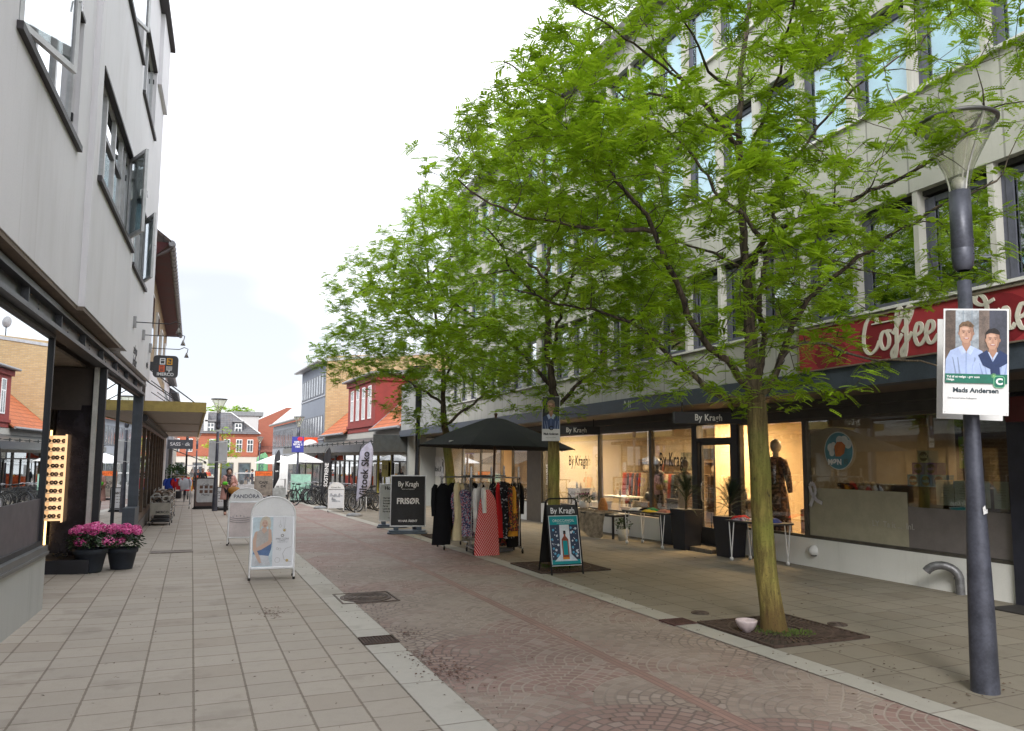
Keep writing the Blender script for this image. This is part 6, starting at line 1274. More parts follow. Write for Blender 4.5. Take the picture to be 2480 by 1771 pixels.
b.tube(pts, .006, 6); tag(b.build('coiled_cable', BLACKM), 'tangled black cable on the black base behind the flower pots', 'cable')
# ---- dog bowl
b = MB(); b.lathe([(0, 0), (.04, 0), (.044, .01), (.065, .024), (.09, .058), (.104, .098), (.106, .115), (.1, .117), (.085, .062), (.057, .028), (0, .02)], n=36)
o = b.build('water_bowl', M((.60, .50, .50), .3, var=.12, vs=12, name='glazed pinkish white')); o.location = (5.16, 6.33, .02); tag(o, 'pale pink bowl standing on the grating of the nearest tree', 'bowl')
# ---- clothes racks and garments
def cloth_rack(label, loc, rz, L, h, group=None):
    t = thing('clothes_rack', label, 'clothes rack', loc, rz); cm = M((.42, .42, .42), .3, .9, var=.2, vs=20, name='chrome')
    b = MB(); b.tube([(-L / 2, 0, h), (L / 2, 0, h)], .014, 8); b.tube([(-L / 2, .22, .12), (L / 2, .22, .12)], .012, 8); b.build('rail', cm, t)
    for s in (-1, 1):
        b = MB(); b.tube([(s * L * .46, -.06, .12), (s * L * .46, -.06, h), (s * L * .46, .06, h), (s * L * .46, .06, .12)], .012, 8); b.tube([(s * L * .46, -.3, .1), (s * L * .46, .3, .1)], .016, 8); b.box(s * L * .46 - .012, s * L * .46 + .012, -.02, .02, h, h + .2); b.build('upright', cm, t)
        for u in (-1, 1):
            c = MB(); c.tube([(s * L * .46, u * .28, .1), (s * L * .46, u * .28, .07)], .01, 6); x0 = s * L * .46
            c.v += []; c.lathe([(.0, -.012), (.035, -.012), (.035, .012), (0, .012)], n=12); c.v = c.v[:-48] + [(x0 + z, u * .28 + x, .035 + y) for x, y, z in c.v[-48:]]
            c.build('caster', RUBBER, t)
    return t
def garment(name, label, loc, rz, L, w, m, sleeves=0, flare=1.0, hem=0.0, seed=0, group='garments hanging on the clothes racks', th=.06):
    q = random.Random(seed); g = []; n = 12; K = 16
    for i in range(n + 1):
        k = i / n; z = -L * k
        hw = (w * .10 if i == 0 else w * (.42 + .06 * math.sin(3 * k) + (flare - 1) * .5 * k) * (.75 if i == 1 else 1)); d = th * (.4 + .9 * k); row = []
        for j in range(K + 1):
            a = 2 * math.pi * j / K; fold = 1 + .42 * k * math.sin(4 * a + seed + k * 2.2) + .25 * k * math.sin(7 * a + seed * 2)
            row.append((hw * math.cos(a) * (1 + .09 * math.sin(4 * k + seed + (1 if math.cos(a) > 0 else 3))), d * math.sin(a) * fold + .015 * math.sin(6 * k + seed), z - hem * k * (1 if j % 2 else 0) * .03))
        g.append(row)
    b = MB(); b.sheet(g); b._add([g[-1][j] for j in range(K)], [tuple(range(K))])
    if sleeves:
        for s in (-1, 1): b.tube([(s * w * .38, 0, -.03), (s * w * .5, -.01, -.1), (s * w * .55, -.02, -.1 - sleeves * .5), (s * w * .52, -.03, -.1 - sleeves)], [.04, .05, .045, .038], 8)
    o = b.build(name, m); hk = MB(); hk.tube([(0, 0, 0), (0, 0, .05), (.012, 0, .065), (0, 0, .078)], .003, 5); hk.tube([(-w * .3, 0, -.03), (0, 0, .0), (w * .3, 0, -.03)], .004, 5); h = hk.build('hanger', STEEL, o)
    o.location = loc; o.rotation_euler = (0, 0, rz); tag(o, label, 'garment', group); return o
cloth_rack('front clothes rack on wheels under the black parasol', (5.26, 13.5, -.01), R(-6), 1.0, 1.38)
cloth_rack('rear clothes rack on wheels, farther left under the parasol', (5.05, 14.5, -.02), R(-4), 1.1, 1.38)
cloth_rack('third clothes rack on wheels behind the parasol pole', (5.5, 14.7, -.02), R(-5), .9, 1.40)
def stripes(name, a, b_):
    m, t, o = new_mat(name); v, x, y, z = coords(t); w = ((z * .8 + x * 1.4) / .05).f('FRACT'); w2 = ((z * .5 - x) / .028).f('FRACT')
    return finish(m, t, o, mix(t, w.f('LESS_THAN', .32) * w2.f('LESS_THAN', .75), a, b_), .85)
KN = M((.007, .007, .009), .85, spec=.2, var=.3, name='black cloth'); RDc = M((.66, .015, .02), .8, var=.12, name='red cloth'); CRE = M((.72, .62, .38), .85, var=.08, name='cream knit'); WHc = M((.85, .83, .80), .85, name='white cloth'); MUS = M((.75, .36, .03), .8, name='mustard')
FLr = stripes('red white stripes', (.58, .03, .035), (.8, .66, .62)); FLb = floral('blue floral', (.05, .06, .14), [(.5, .12, .15), (.45, .45, .55)], 34, .53); FLk = floral('black floral', (.012, .012, .014), [(.5, .5, .5)], 26, .60); FLo = floral('autumn print', (.02, .02, .02), [(.5, .25, .03), (.3, .05, .03)], 20, .53); FLg = floral('grey print dress', (.12, .13, .15), [(.35, .35, .33)], 28, .5)
GS = [  # x, y, top, length, width, mat, sleeves, flare, rz, name, label
 (4.46, 13.75, 1.26, 1.12, .33, KN, .5, 1.25, 10, 'coat', 'long black hooded coat at the left end of the racks'),
 (4.80, 13.62, 1.28, 1.05, .34, CRE, .55, 1.0, 62, 'cardigan', 'long cream knitted cardigan near the left end of the racks'),
 (4.93, 13.60, 1.15, .85, .42, FLb, .25, 1.1, 12, 'dress', 'blue and red floral dress right of the cream cardigan'),
 (5.13, 13.30, 1.20, .80, .30, WHc, .45, 1.0, 55, 'blouse', 'white long-sleeved blouse on the front rack'),
 (5.25, 13.22, 1.20, .72, .30, WHc, .35, 1.0, 70, 'shirt', 'second white top, just right of the white blouse'),
 (5.30, 13.15, 1.16, 1.28, .36, FLr, .0, 1.5, 15, 'skirt', 'long red and white patterned dress reaching nearly to the ground'),
 (5.42, 13.45, 1.15, 1.1, .28, M((.5, .25, .13), .8, name='peach cloth'), .3, 1.1, 70, 'robe', 'peach coloured robe right of the red patterned dress'),
 (5.52, 13.5, 1.15, .82, .34, FLg, .2, 1.0, 40, 'blouse', 'grey patterned blouse in the middle of the rack'),
 (5.66, 13.35, 1.28, 1.0, .30, RDc, .0, 1.1, 66, 'dress', 'plain bright red dress on the rack'),
 (5.80, 13.4, 1.30, 1.05, .46, FLk, .3, 1.1, 8, 'dress', 'black dress with small white flowers'),
 (5.72, 13.62, .72, .62, .6, FLo, 0, 1.2, 5, 'skirt', 'dark autumn-patterned skirt hanging low on the rack'),
 (5.98, 13.3, 1.22, .82, .34, FLo, .4, 1.0, 60, 'blouse', 'orange and red printed blouse at the right end'),
 (6.02, 13.36, 1.22, .92, .28, MUS, .4, 1.0, 78, 'cardigan', 'mustard yellow cardigan at the right end of the front rack'),
 (6.12, 13.5, 1.28, 1.2, .36, KN, .5, 1.1, 30, 'coat', 'long black coat at the right end of the racks'),
 (5.0, 14.45, 1.25, .9, .4, KN, .4, 1.1, 20, 'jacket', 'black jacket on the rear rack behind the cream cardigan'),
 (5.3, 14.5, 1.25, .95, .4, FLg, .4, 1.1, 30, 'dress', 'grey dress on the rear rack behind the white blouse'),
 (5.6, 14.6, 1.25, .95, .4, KN, .4, 1.1, 10, 'dress', 'black dress on the third rack behind the red dress'),
 (5.95, 14.65, 1.25, .9, .4, WHc, .4, 1.1, 40, 'shirt', 'pale shirt on the third rack at the far right'),
]
for i, (x, y, z, L, w, m, sl, fl, rz, nm, lb) in enumerate(GS): garment(nm, lb, (4.22 + (x - 4.34) * .80, y, z), R(rz - 10), L, w, m, sl, fl, seed=i * 1.7)
# ---- trestle tables with folded clothes
def wheel_table(label, x0, y0, x1, y1, h=.70, d=.5, legm=WHITE, group='narrow display tables along the shop front'):
    L = math.hypot(x1 - x0, y1 - y0); a = math.atan2(y1 - y0, x1 - x0); c = ((x0 + x1) / 2, (y0 + y1) / 2, gz(x0, (y0 + y1) / 2)); t = thing('display_table', label, 'table', c, a, group)
    b = MB(); b.box(-L / 2, L / 2, -d / 2, d / 2, h - .035, h); b.build('tabletop', M((.03, .032, .036), .5, name='dark top'), t, bevel=.01)
    for sx in (-1, 1):
        for sy in (-1, 1):
            x, y = sx * (L / 2 - .12), sy * (d / 2 - .04); b = MB(); b.tube([(x - .05, y, h - .035), (x, y, .07)], .009, 6); b.tube([(x + .07, y, h - .035), (x, y, .07)], .009, 6); l = b.build('leg', legm, t)
            w_ = MB(); w_.lathe([(0, -.012), (.035, -.012), (.035, .012), (0, .012)], n=14); w_.v = [(x + a_, y + b_, .035 + c_) for a_, c_, b_ in w_.v]; w_.build('caster', WHITE, l)
    return t, c, a
def folded(tb, items, group):
    t, c, a = tb
    for i, (u, v, k, m, l) in enumerate(items):
        q = random.Random(i + len(items)); p = Vector((c[0] + u * math.cos(a) - v * math.sin(a), c[1] + u * math.sin(a) + v * math.cos(a), c[2] + .70)); g = []; W2, H2 = .14, .11; hh = .028 * k
        for i2 in range(9):
            row = []
            for j in range(9):
                fx, fy = i2 / 8 * 2 - 1, j / 8 * 2 - 1; e = (1 - abs(fx) ** 5) * (1 - abs(fy) ** 5); row.append((fx * W2, fy * H2, (hh + .008 * math.sin(5 * fx + i) + .006 * math.sin(7 * fy)) * e))
            g.append(row)
        b = MB(); b.sheet(g); o = b.build('folded_garment', m); o.location = p; o.rotation_euler = (0, 0, a + q.uniform(-.3, .3)); tag(o, l, 'folded clothes', group)
tb = wheel_table('display table of folded clothes right behind the nearest tree trunk', 8.86, 11.1, 8.93, 10.0)
BLc = M((.03, .06, .25), .8, name='blue cloth'); folded(tb, [(-.4, 0, 2.4, RDc, 'bright red folded top on the table behind the nearest trunk'), (-.28, -.1, 1.4, FLb, 'patterned blue folded top beside the red one'), (-.12, .1, 1.6, WHc, 'pale folded top half hidden by the trunk'), (.1, -.08, 1.6, M((.5, .3, .25), .8, name='blush cloth'), 'blush pink folded top right of the trunk'), (.3, 0, 2.6, BLc, 'royal blue folded trousers at the right end of the table')], 'folded clothes on the table behind the nearest trunk')
tb = wheel_table('display table with green and yellow clothes left of the tall black planter', 8.62, 14.2, 8.82, 12.9)
GRc = M((.01, .2, .07), .8, name='green cloth'); folded(tb, [(-.45, 0, 1.6, WHc, 'black and white printed folded top at the left end of the table'), (-.2, .05, 2, KN, 'black folded clothes beside the green one'), (.08, -.05, 2.4, GRc, 'green folded top hanging over the table edge'), (.12, -.17, 1.2, M((.6, .42, .03), .8, name='yellow cloth'), 'yellow cloth under the green top'), (.4, 0, 1.6, M((.5, .2, .15), .8, name='salmon cloth'), 'salmon folded top at the right end of the table')], 'folded clothes on the table by the tall planter')
# bench with fur and pot
tb = thing('bench', 'low dark bench by the shop front, covered with a fur', 'bench', (8.75, 16.0, gz(9, 16)), R(97)); b = MB(); b.box(-1.0, 1.0, -.2, .2, .5, .55); b.build('seat', DARKP, tb)
for sx in (-.9, .9):
    for sy in (-.16, .16): b = MB(); b.box(sx - .02, sx + .02, sy - .02, sy + .02, 0, .5); b.build('leg', DARKP, tb)
FUR = M((.36, .29, .21), .95, var=.45, vs=7, name='fur'); q = random.Random(8); b = MB()
def fur_pt(u, v): # u along bench, v across: drapes over front edge
    x = u; 
    if v < .25: return (x, .16 - v * 1.4, .575)
    k = (v - .25) / .75; return (x + .05 * math.sin(6 * u), -.2 - .06 * math.sin(k * 2) - .02 * math.sin(9 * u), .57 - k * (.42 + .16 * math.sin(3.1 * u + .5)))
G2 = [[fur_pt(-.95 + 1.65 * i / 24, j / 12) for j in range(13)] for i in range(25)]; b.sheet(G2)
for k in range(6500):
    u = q.uniform(-.95, .7); v = q.random(); p = Vector(fur_pt(u, v)); nrm = Vector((q.gauss(0, .4), -.5 if v > .25 else 0, .6 if v < .25 else 0)) ; d = (nrm + Vector((q.gauss(0, .3), 0, -.9 if v > .25 else -.1))).normalized(); s = d.orthogonal().normalized() * .004; L = q.uniform(.03, .07)
    b._add([p - s, p + s, p + d * L], [(0, 1, 2)])
o = b.build('fur_throw', FUR); o.location = (8.75, 16.0, gz(9, 16)); o.rotation_euler = (0, 0, R(-83)); tag(o, 'shaggy beige and brown fur draped over the bench by the shop front', 'fur')
def leafy(b, c, r, n, L, q, up_=.2, wf=.35):
    for k in range(n):
        u = Vector((q.gauss(0, 1), q.gauss(0, 1), q.gauss(up_, 1))).normalized(); p = Vector(c) + Vector((u.x * r[0], u.y * r[1], u.z * r[2])) * q.uniform(.3, 1); d = (u + Vector((q.gauss(0, .4), q.gauss(0, .4), q.gauss(0, .4)))).normalized(); s = d.orthogonal().normalized(); s.rotate(Matrix.Rotation(q.uniform(0, 6.28), 3, d)); l = L * q.uniform(.6, 1.2)
        b._add([p, p + d * l * .5 + s * l * wf, p + d * l, p + d * l * .5 - s * l * wf], [(0, 1, 2, 3)])
def pot_plant(label, loc, pm, pr, leafm, c, r, n, L, seed, flowers=None, wf=.35):
    t = thing('potted_plant', label, 'potted plant', loc); b = MB(); b.lathe(pr, n=22); b.build('pot', pm, t); q = random.Random(seed)
    b = MB(); leafy(b, c, r, n, L, q, wf=wf); b.build('foliage', leafm, t)
    if flowers: b = MB(); leafy(b, (c[0], c[1], c[2] + r[2] * .45), (r[0] * .95, r[1] * .95, r[2] * .6), n // 2, L * .5, q, 1.5); b.build('flowers', flowers, t)
    return t
LEAF = M((.03, .06, .02), .6, var=.4, vs=12, name='dull leaf')
pot_plant('small whitish pot of grey-green leaves on the ground under the bench end', (8.75, 14.75, gz(9, 14.8)), M((.5, .5, .46), .6, name='pale pot'), [(0, 0), (.09, 0), (.13, .24), (.12, .25), (0, .22)], LEAF, (0, 0, .34), (.19, .19, .14), 260, .05, 3)
pot_plant('white pot of purple chrysanthemums standing at the left end of the bench', (8.85, 16.75, gz(9, 16.5) + .58), WHITE, [(0, 0), (.1, 0), (.12, .2), (.11, .2), (0, .18)], LEAF, (0, 0, .27), (.26, .26, .12), 260, .05, 4, M((.22, .03, .12), .7, name='purple'))
lant = thing('lantern', 'amber rattan lantern pair beside the purple flowers', 'lantern', (8.9, 15.9, gz(9, 16) + .58)); b = MB(); b.lathe([(.12, 0), (.11, .15), (.05, .3), (.04, .3), (.09, .15), (.1, .0)], n=16); b.build('shade', M((.35, .15, .04), .7, var=.4, vs=30, name='rattan'), lant)
# tall planters with spiky plants
def tall_planter(label, x, y, seed, h=.75, w=.42):
    t = thing('planter', label, 'planter', (x, y, gz(x, y)), R(2)); b = MB(); k = w / 2; b.hexa([(-k * .8, -k * .8, 0), (k * .8, -k * .8, 0), (k * .8, k * .8, 0), (-k * .8, k * .8, 0), (-k, -k, h), (k, -k, h), (k, k, h), (-k, k, h)]); b.build('pot', M((.016, .018, .026), .45, var=.2, name='anthracite pot'), t, bevel=.01)
    q = random.Random(seed); b = MB(); st = MB(); st.tube([(0, 0, h - .02), (.02, .01, h + .35)], .025, 8); st.build('stem', M((.09, .07, .04), .9, name='stem'), t)
    for k in range(60):
        a = q.uniform(0, 6.283); el = q.uniform(-.2, 1.4); L = q.uniform(.35, .62); z0 = h + q.uniform(.1, .42); p0 = Vector((0, 0, z0)); d = Vector((math.cos(a) * math.cos(el), math.sin(a) * math.cos(el), math.sin(el))); side = d.cross(Vector((0, 0, 1))).normalized() if abs(d.z) < .98 else Vector((1, 0, 0))
        pts = [p0 + d * L * s_ - Vector((0, 0, .25 * L * s_ * s_)) for s_ in (0, .33, .66, 1)]
        for s_ in range(3):
            w0, w1 = .012 * (1 - .2 * s_), .012 * (1 - .2 * (s_ + 1)) if s_ < 2 else .001
            b._add([pts[s_] - side * w0, pts[s_] + side * w0, pts[s_ + 1] + side * w1, pts[s_ + 1] - side * w1], [(0, 1, 2, 3)])
        for m_ in range(9):   # feathery leaflets
            s_ = .35 + .07 * m_; p = p0 + d * L * s_ - Vector((0, 0, .25 * L * s_ * s_))
            for sg in (-1, 1): e_ = p + side * sg * .07 + d * .05 - Vector((0, 0, .015)); b._add([p, p + d * .012, e_], [(0, 1, 2)])
    b.build('fronds', M((.02, .04, .018), .6, var=.4, name='dark frond'), t)
tall_planter('tall black planter with a spiky palm left of the shop door', 9.0, 12.75, 5, .78, .46); tall_planter('tall black planter with a spiky palm right of the shop door', 9.02, 11.45, 6, .72, .44)
b = MB(); b.box(-.02, .02, -.22, .22, .0, .62); o = b.build('price_board', M((.03, .045, .07), .6, name='chalk navy')); o.location = (9.22, 13.75, gz(9.2, 13.7)); o.rotation_euler = (0, R(-4), R(-2)); tag(o, 'small dark chalk price board leaning on the base wall', 'sign')
# ---- basket beside the white wall
bk = thing('wicker_basket', 'brown wicker basket standing by the white shop wall', 'basket', (8.55, 26.6, gz(8, 26.6))); b = MB(); b.lathe([(0, 0), (.2, 0), (.26, .5), (.24, .5), (.18, .05)], n=18)
for z in (.1, .2, .3, .4): b.lathe([(.21 + z * .11, z), (.225 + z * .11, z + .03), (.21 + z * .11, z + .05)], n=18)
b.build('body', M((.2, .1, .06), .8, var=.4, vs=25, name='wicker'), bk); b = MB(); q = random.Random(2); [b.blob((q.uniform(-.12, .12), q.uniform(-.12, .12), .52), (.09, .08, .07), n=8, m=5) for k in range(5)]; b.build('contents', KN, bk)
# ---- bicycles
def bicycle():
    t = thing('bicycle', 'black bicycle', 'bicycle'); fm = M((.02, .022, .028), .35, .2, var=.2, name='bike black'); r = .33
    for x, nm in ((-.5, 'w'), (.52, 'w')):
        b = MB(); b.tube([(x + r * math.cos(a), 0, r + .0 + r * math.sin(a)) for a in np.linspace(0, 2 * math.pi, 25)], .022, 6); w_ = b.build('wheel', RUBBER, t)
        s = MB(); s.tube([(x + (r - .03) * math.cos(a), 0, r + (r - .03) * math.sin(a)) for a in np.linspace(0, 2 * math.pi, 25)], .01, 5)
        for k in range(14): a = R(k * 360 / 14); s.tube([(x, 0, r), (x + (r - .03) * math.cos(a), 0, r + (r - .03) * math.sin(a))], .002, 3, cap=False)
        s.build('rim', M((.3, .3, .3), .3, .9, name='rim steel'), w_)
    b = MB(); bb = (-.05, 0, .3); seat = (-.18, 0, .78); head = (.36, 0, .78); rear = (-.5, 0, .33); fr_ = (.52, 0, .33)
    for a, c, rr in ((bb, seat, .016), (seat, head, .016), (bb, (.38, 0, .68), .02), (bb, rear, .011), (seat, rear, .01), (head, (.40, 0, .62), .02), ((.40, .03, .62), (.52, .04, .33), .012), ((.40, -.03, .62), (.52, -.04, .33), .012), (seat, (-.2, 0, .9), .012), (head, (.33, 0, .92), .013)): b.tube([a, c], rr, 6)
    b.build('frame', fm, t)
    b = MB(); b.tube([(.22, -.3, .95), (.33, -.22, .98), (.35, 0, .94), (.33, .22, .98), (.22, .3, .95)], .012, 6); b.build('handlebar', M((.4, .4, .42), .3, .9, name='bar steel'), t)
    b = MB(); b.blob((-.22, 0, .92), (.13, .07, .035), n=10, m=6); b.build('saddle', RUBBER, t)
    b = MB(); b.tube([(-.05, -.06, .3), (-.05, -.07, .14)], .01, 5); b.box(-.1, .0, -.13, -.05, .12, .145); b.tube([(-.05, .06, .3), (-.05, .07, .46)], .01, 5); b.box(-.1, .0, .05, .13, .45, .475); b.build('pedal', DARKP, t)
    b = MB(); b.lathe([(0, -.004), (.09, -.004), (.09, .004), (0, .004)], n=18); b.v = [(x - .05, z - .03, y + .3) for x, y, z in b.v]; b.build('chainring', DARKP, t)
    return t
bk0 = bicycle(); first = True
def put_bike(x, y, rz, label, group=None, lean=8):
    global first
    o = bk0 if first else copy_tree(bk0); first = False; o.location = (x, y, gz(x, y)); o.rotation_euler = (R(lean), 0, R(rz)); o['label'] = label
    if group: o['group'] = group
put_bike(4.62, 35.0, 28, 'single black mountain bicycle in front of the mint green board', lean=-5)
put_bike(4.35, 37.2, 70, 'dark bicycle leaning at the lamp behind the mountain bicycle')
q = random.Random(14)
for k in range(13): put_bike(6.2 + q.uniform(-.1, .1) - k * .03, 28.6 + k * .52, 200 + q.uniform(-6, 6), 'dark bicycle in the long parked row outside the bicycle shop', 'bicycles in the row outside the bicycle shop', q.uniform(4, 12))
for k in range(8): put_bike(5.6 + q.uniform(-.1, .1), 36 + k * .6, 195 + q.uniform(-6, 6), 'dark bicycle in the farther parked row before the grey house', 'bicycles in the farther row', q.uniform(4, 12))
b = MB()
for k in range(16): b.tube([(6.0, 28.4 + k * .5, gz(6, 28) + .02), (6.0, 28.4 + k * .5, .3), (6.0, 28.6 + k * .5, .3), (6.0, 28.6 + k * .5, gz(6, 28) + .02)], .015, 6)
b.tube([(5.6, 28.2, gz(6, 28) + .03), (5.6, 37, gz(6, 37) + .03)], .03, 6); tag(b.build('bicycle_stand', M((.5, .5, .5), .4, .6, name='galv')), 'low galvanised bicycle rack holding the long row', 'bicycle rack')
# ---- trolleys of goods on the left
def trolley(label, x, y, seed, txt=None, w=.5, L=1.0):
    z = gz(x, y); t = thing('goods_trolley', label, 'trolley', (x, y, z), R(-2)); q = random.Random(seed)
    b = MB()
    for sx in (-w / 2, w / 2):
        for sy in (-L / 2, L / 2): b.tube([(sx, sy, .08), (sx, sy, .95 if sy > 0 else .8)], .013, 6)
    for zz in (.35, .62, .8):
        b.tube([(-w / 2, -L / 2, zz), (w / 2, -L / 2, zz), (w / 2, L / 2, zz), (-w / 2, L / 2, zz), (-w / 2, -L / 2, zz)], .009, 5)
    b.build('frame', STEEL, t); b = MB(); b.box(-w / 2, w / 2, -L / 2 - .015, -L / 2, .3, .62); b.build('front_panel', M((.42, .40, .36), .6, name='panel cream'), t)
    if txt: text(txt, .09, INK, t, (.05, -L / 2 - .017, .37), bold=.002)
    b = MB(); b.box(-w / 2, w / 2, -L / 2, L / 2, .1, .14); b.box(-w / 2 + .01, w / 2 - .01, -L / 2 + .01, L / 2 - .01, .33, .36); b.build('tray', DARKP, t)
    for sx in (-w / 2, w / 2):
        for sy in (-L / 2, L / 2): c = MB(); c.tube([(sx - .012, sy, .04), (sx + .012, sy, .04)], .04, 10); c.build('caster', RUBBER, t)
    cols = [(.12, .09, .07), (.05, .045, .045), (.3, .27, .24), (.2, .12, .08), (.4, .38, .36)]
    for k in range(16):
        b = MB(); c = (q.uniform(-w * .4, w * .4), q.uniform(-L * .42, L * .42), q.uniform(.62, .86)); 
        if k % 3: b.tube([(c[0] + .09 * math.cos(a), c[1] + .05 * math.sin(a) + .05 * math.cos(a), c[2] + .07 * math.sin(a)) for a in np.linspace(0, 6.28, 12)], .028, 6)
        else: b.blob(c, (.1, .09, .07), n=8, m=5, jit=.15, seed=k)
        o = b.build('rolled_item', M(cols[k % 5], .8, name='goods')); o.location = (x, y, z); tag(o, 'bundled item piled on the ' + label.split(' of ')[0] + ' trolley', 'goods', 'bundles on the ' + label.split(' of ')[0] + ' trolley')
trolley('nearest cream-fronted trolley of bundled goods on the left pavement', -.72, 23.9, 1, 'IMERCO'); trolley('second wire trolley of goods behind the cream-fronted one', -.75, 25.6, 2); trolley('third wire trolley of goods under the canopy', -.72, 27.4, 3)
cloth_rack('far clothes rack with blue and red tops on the left pavement', (-.45, 33.5, gz(0, 33)), R(0), .95, 1.3)
for i, (c, l) in enumerate((((.03, .08, .5), 'bright blue top on the far left rack'), ((.55, .02, .03), 'bright red top on the far left rack'), ((.6, .62, .68), 'pale top on the far left rack'))): garment('top', l, (-.75 + i * .27, 33.4, 1.2 + gz(0, 33)), R(5), .45, .4, M(c, .8, name='top cloth'), .2, 1, seed=i, group='tops on the far left rack')
cloth_rack('second far clothes rack farther down the left pavement', (-.4, 38, gz(0, 38)), R(2), .9, 1.3)
for k in range(4): garment('top', 'dark or pale top on the second far left rack', (-.7 + k * .2, 38, 1.2 + gz(0, 38)), R(60), .6, .4, [KN, WHc, FLb, RDc][k], .2, 1, seed=k, group='tops on the second far left rack')
for k, (x, y) in enumerate(((.1, 41), (.25, 44.5))):
    t = thing('high_table', ['nearer', 'farther'][k] + ' black high table on the far left pavement', 'table', (x, y, gz(x, y))); b = MB(); b.box(-.4, .4, -.3, .3, .98, 1.03); b.build('tabletop', BLACKM, t)
    for sx in (-.36, .36):
        for sy in (-.26, .26): b = MB(); b.box(sx - .025, sx + .025, sy - .025, sy + .025, 0, .98); b.build('leg', BLACKM, t)
pot_plant('round green bush in a pot below the far striped awning', (-.75, 46, gz(0, 46)), DARKP, [(0, 0), (.3, 0), (.35, .7), (.3, .7), (0, .6)], M((.04, .09, .02), .7, var=.4, name='bush leaf'), (0, 0, 1.35), (.55, .55, .6), 900, .12, 12)
# stalls and displays far on the right
def stall(label, x, y, w, h, col, cols, seed):
    t = thing('market_stall', label, 'stall', (x, y, gz(x, y))); b = MB(); b.box(-w / 2, w / 2, -.3, .3, .0, h * .55); b.build('counter', M(col, .6, var=.2, name='stall'), t); q = random.Random(seed)
    b = MB(); b.box(-w / 2, -w / 2 + .04, -.3, .3, h * .55, h); b.box(w / 2 - .04, w / 2, -.3, .3, h * .55, h); b.box(-w / 2, w / 2, -.3, .3, h, h + .04); b.build('frame', WHITE, t)
    n = int(w / .22)
    for k in range(n): c = MB(); c.box(-.08, .08, -.08, .08, 0, q.uniform(.1, .25)); o = c.build('box', M(cols[k % len(cols)], .6, name='goods')); o.location = (x - w / 2 + .15 + k * .21, y - .15, gz(x, y) + h * .55); tag(o, 'small goods box on the ' + label.split(',')[0], 'box', 'boxes on the ' + label.split(',')[0])
stall('white display stand left of the orange-headed board', 2.95, 46.5, 1.3, 1.35, (.5, .5, .5), [(.5, .5, .5), (.1, .1, .1), (.35, .3, .25)], 1)
stall('white cafe counter under the parasols, right of the orange-headed board', 4.55, 46.2, 1.0, 1.0, (.5, .52, .52), [(.3, .3, .3), (.6, .6, .6)], 2)
for i, (x, y, c) in enumerate(((-.6, 62, (.75, .35, .05)), (.25, 68, (.7, .12, .03)), (1.3, 74, (.6, .58, .55)), (-.2, 76, (.5, .1, .08)))): stall(['orange and yellow fruit stall at the far left, below the dark awning', 'orange-fronted stall beyond the woman, at the far end', 'white counter stall at the far end of the street', 'dark red stall farthest down the left side'][i], x, y, 1.5, 1.9, c, [(.8, .4, .05), (.6, .1, .05), (.7, .7, .6)], i + 5)
# orange round sign on the grey house
t = thing('shop_sign', 'orange square sign with a white round symbol on the grey house', 'sign', RF @ Vector((-.5, 52.5, 2.35)), 0); b = MB(); b.box(-.75, .75, -.08, .08, -.75, .75); b.build('board', M((.75, .09, .02), .5, name='signal orange'), t); b = MB(); b.prism(ell(0, 0, .6, .62, 24), -.1, -.085); b.build('white_disc', WINK, t); b = MB(); b.box(-.9, .9, -.115, -.105, -.17, .17); b.build('grey_bar', M((.2, .2, .2), .5, name='grey bar'), t)
for i, y in enumerate((55, 58.5)):
    t = thing('wall_speaker', ['nearer', 'farther'][i] + ' small black box lamp on the grey house front', 'wall lamp', RF @ Vector((-.15, y, 2.35)), 0); b = MB(); b.box(-.15, .1, -.1, .1, -.15, .15); b.build('housing', BLACKM, t)
# ================================================================ TREES
def barkm():
    m, t, o = new_mat('bark'); v, x, y, z = coords(t)
    s = noise(t, comb(t, x * 26, y * 26, z * 3.5), 1, 5, .7); g = noise(t, v, 2.2, 4); l = noise(t, v, 60, 3)
    low = ramp(t, z + g * .8, 3.2, 1.8); foot = ramp(t, z + g * .3, .55, .2)
    c = mix(t, ramp(t, s, .35, .7), (.035, .026, .02), (.13, .10, .07))
    c2 = mix(t, ramp(t, s, .35, .7), (.15, .115, .035), (.36, .29, .08)); c2 = mix(t, ramp(t, g, .4, .65) * .55, c2, (.25, .29, .05))
    c = mix(t, low, c, c2); c = mix(t, foot * .75, c, (.10, .04, .018)); c = mix(t, ramp(t, l, .55, .72) * .5, c, (.04, .033, .02)); kn = noise(t, comb(t, x * 9, y * 9, z * 6), 1, 2); c = mix(t, ramp(t, kn, .66, .72) * .7, c, (.05, .04, .022))
    return finish(m, t, o, c, .9, 0, s + l * .3, .02, .8)
BARK = barkm()
def leafmat(name, base, var):
    m, t, o = new_mat(name); v = coords(t)[0]; a = noise(t, v, 1.1, 3); b_ = noise(t, v, 9, 2)
    f = ramp(t, a * .55 + b_ * .45, .36, .64); c = mix(t, f, base, var)
    at = N(t, 'ShaderNodeAttribute'); at.attribute_name = 'tone'
    c = mix(t, E_(t, at.outputs['Fac']), c, [q * 1.45 for q in var])
    p = N(t, 'ShaderNodeBsdfPrincipled'); t.links.new(c, p.inputs['Base Color']); p.inputs['Roughness'].default_value = .5; p.inputs['Specular IOR Level'].default_value = .35
    tr = N(t, 'ShaderNodeBsdfTranslucent'); hs = mix(t, .35, c, (.28, .42, .02)); t.links.new(hs, tr.inputs[0])
    mx = N(t, 'ShaderNodeMixShader'); mx.inputs[0].default_value = .48; t.links.new(p.outputs[0], mx.inputs[1]); t.links.new(tr.outputs[0], mx.inputs[2]); t.links.new(mx.outputs[0], o.inputs[0]); return m
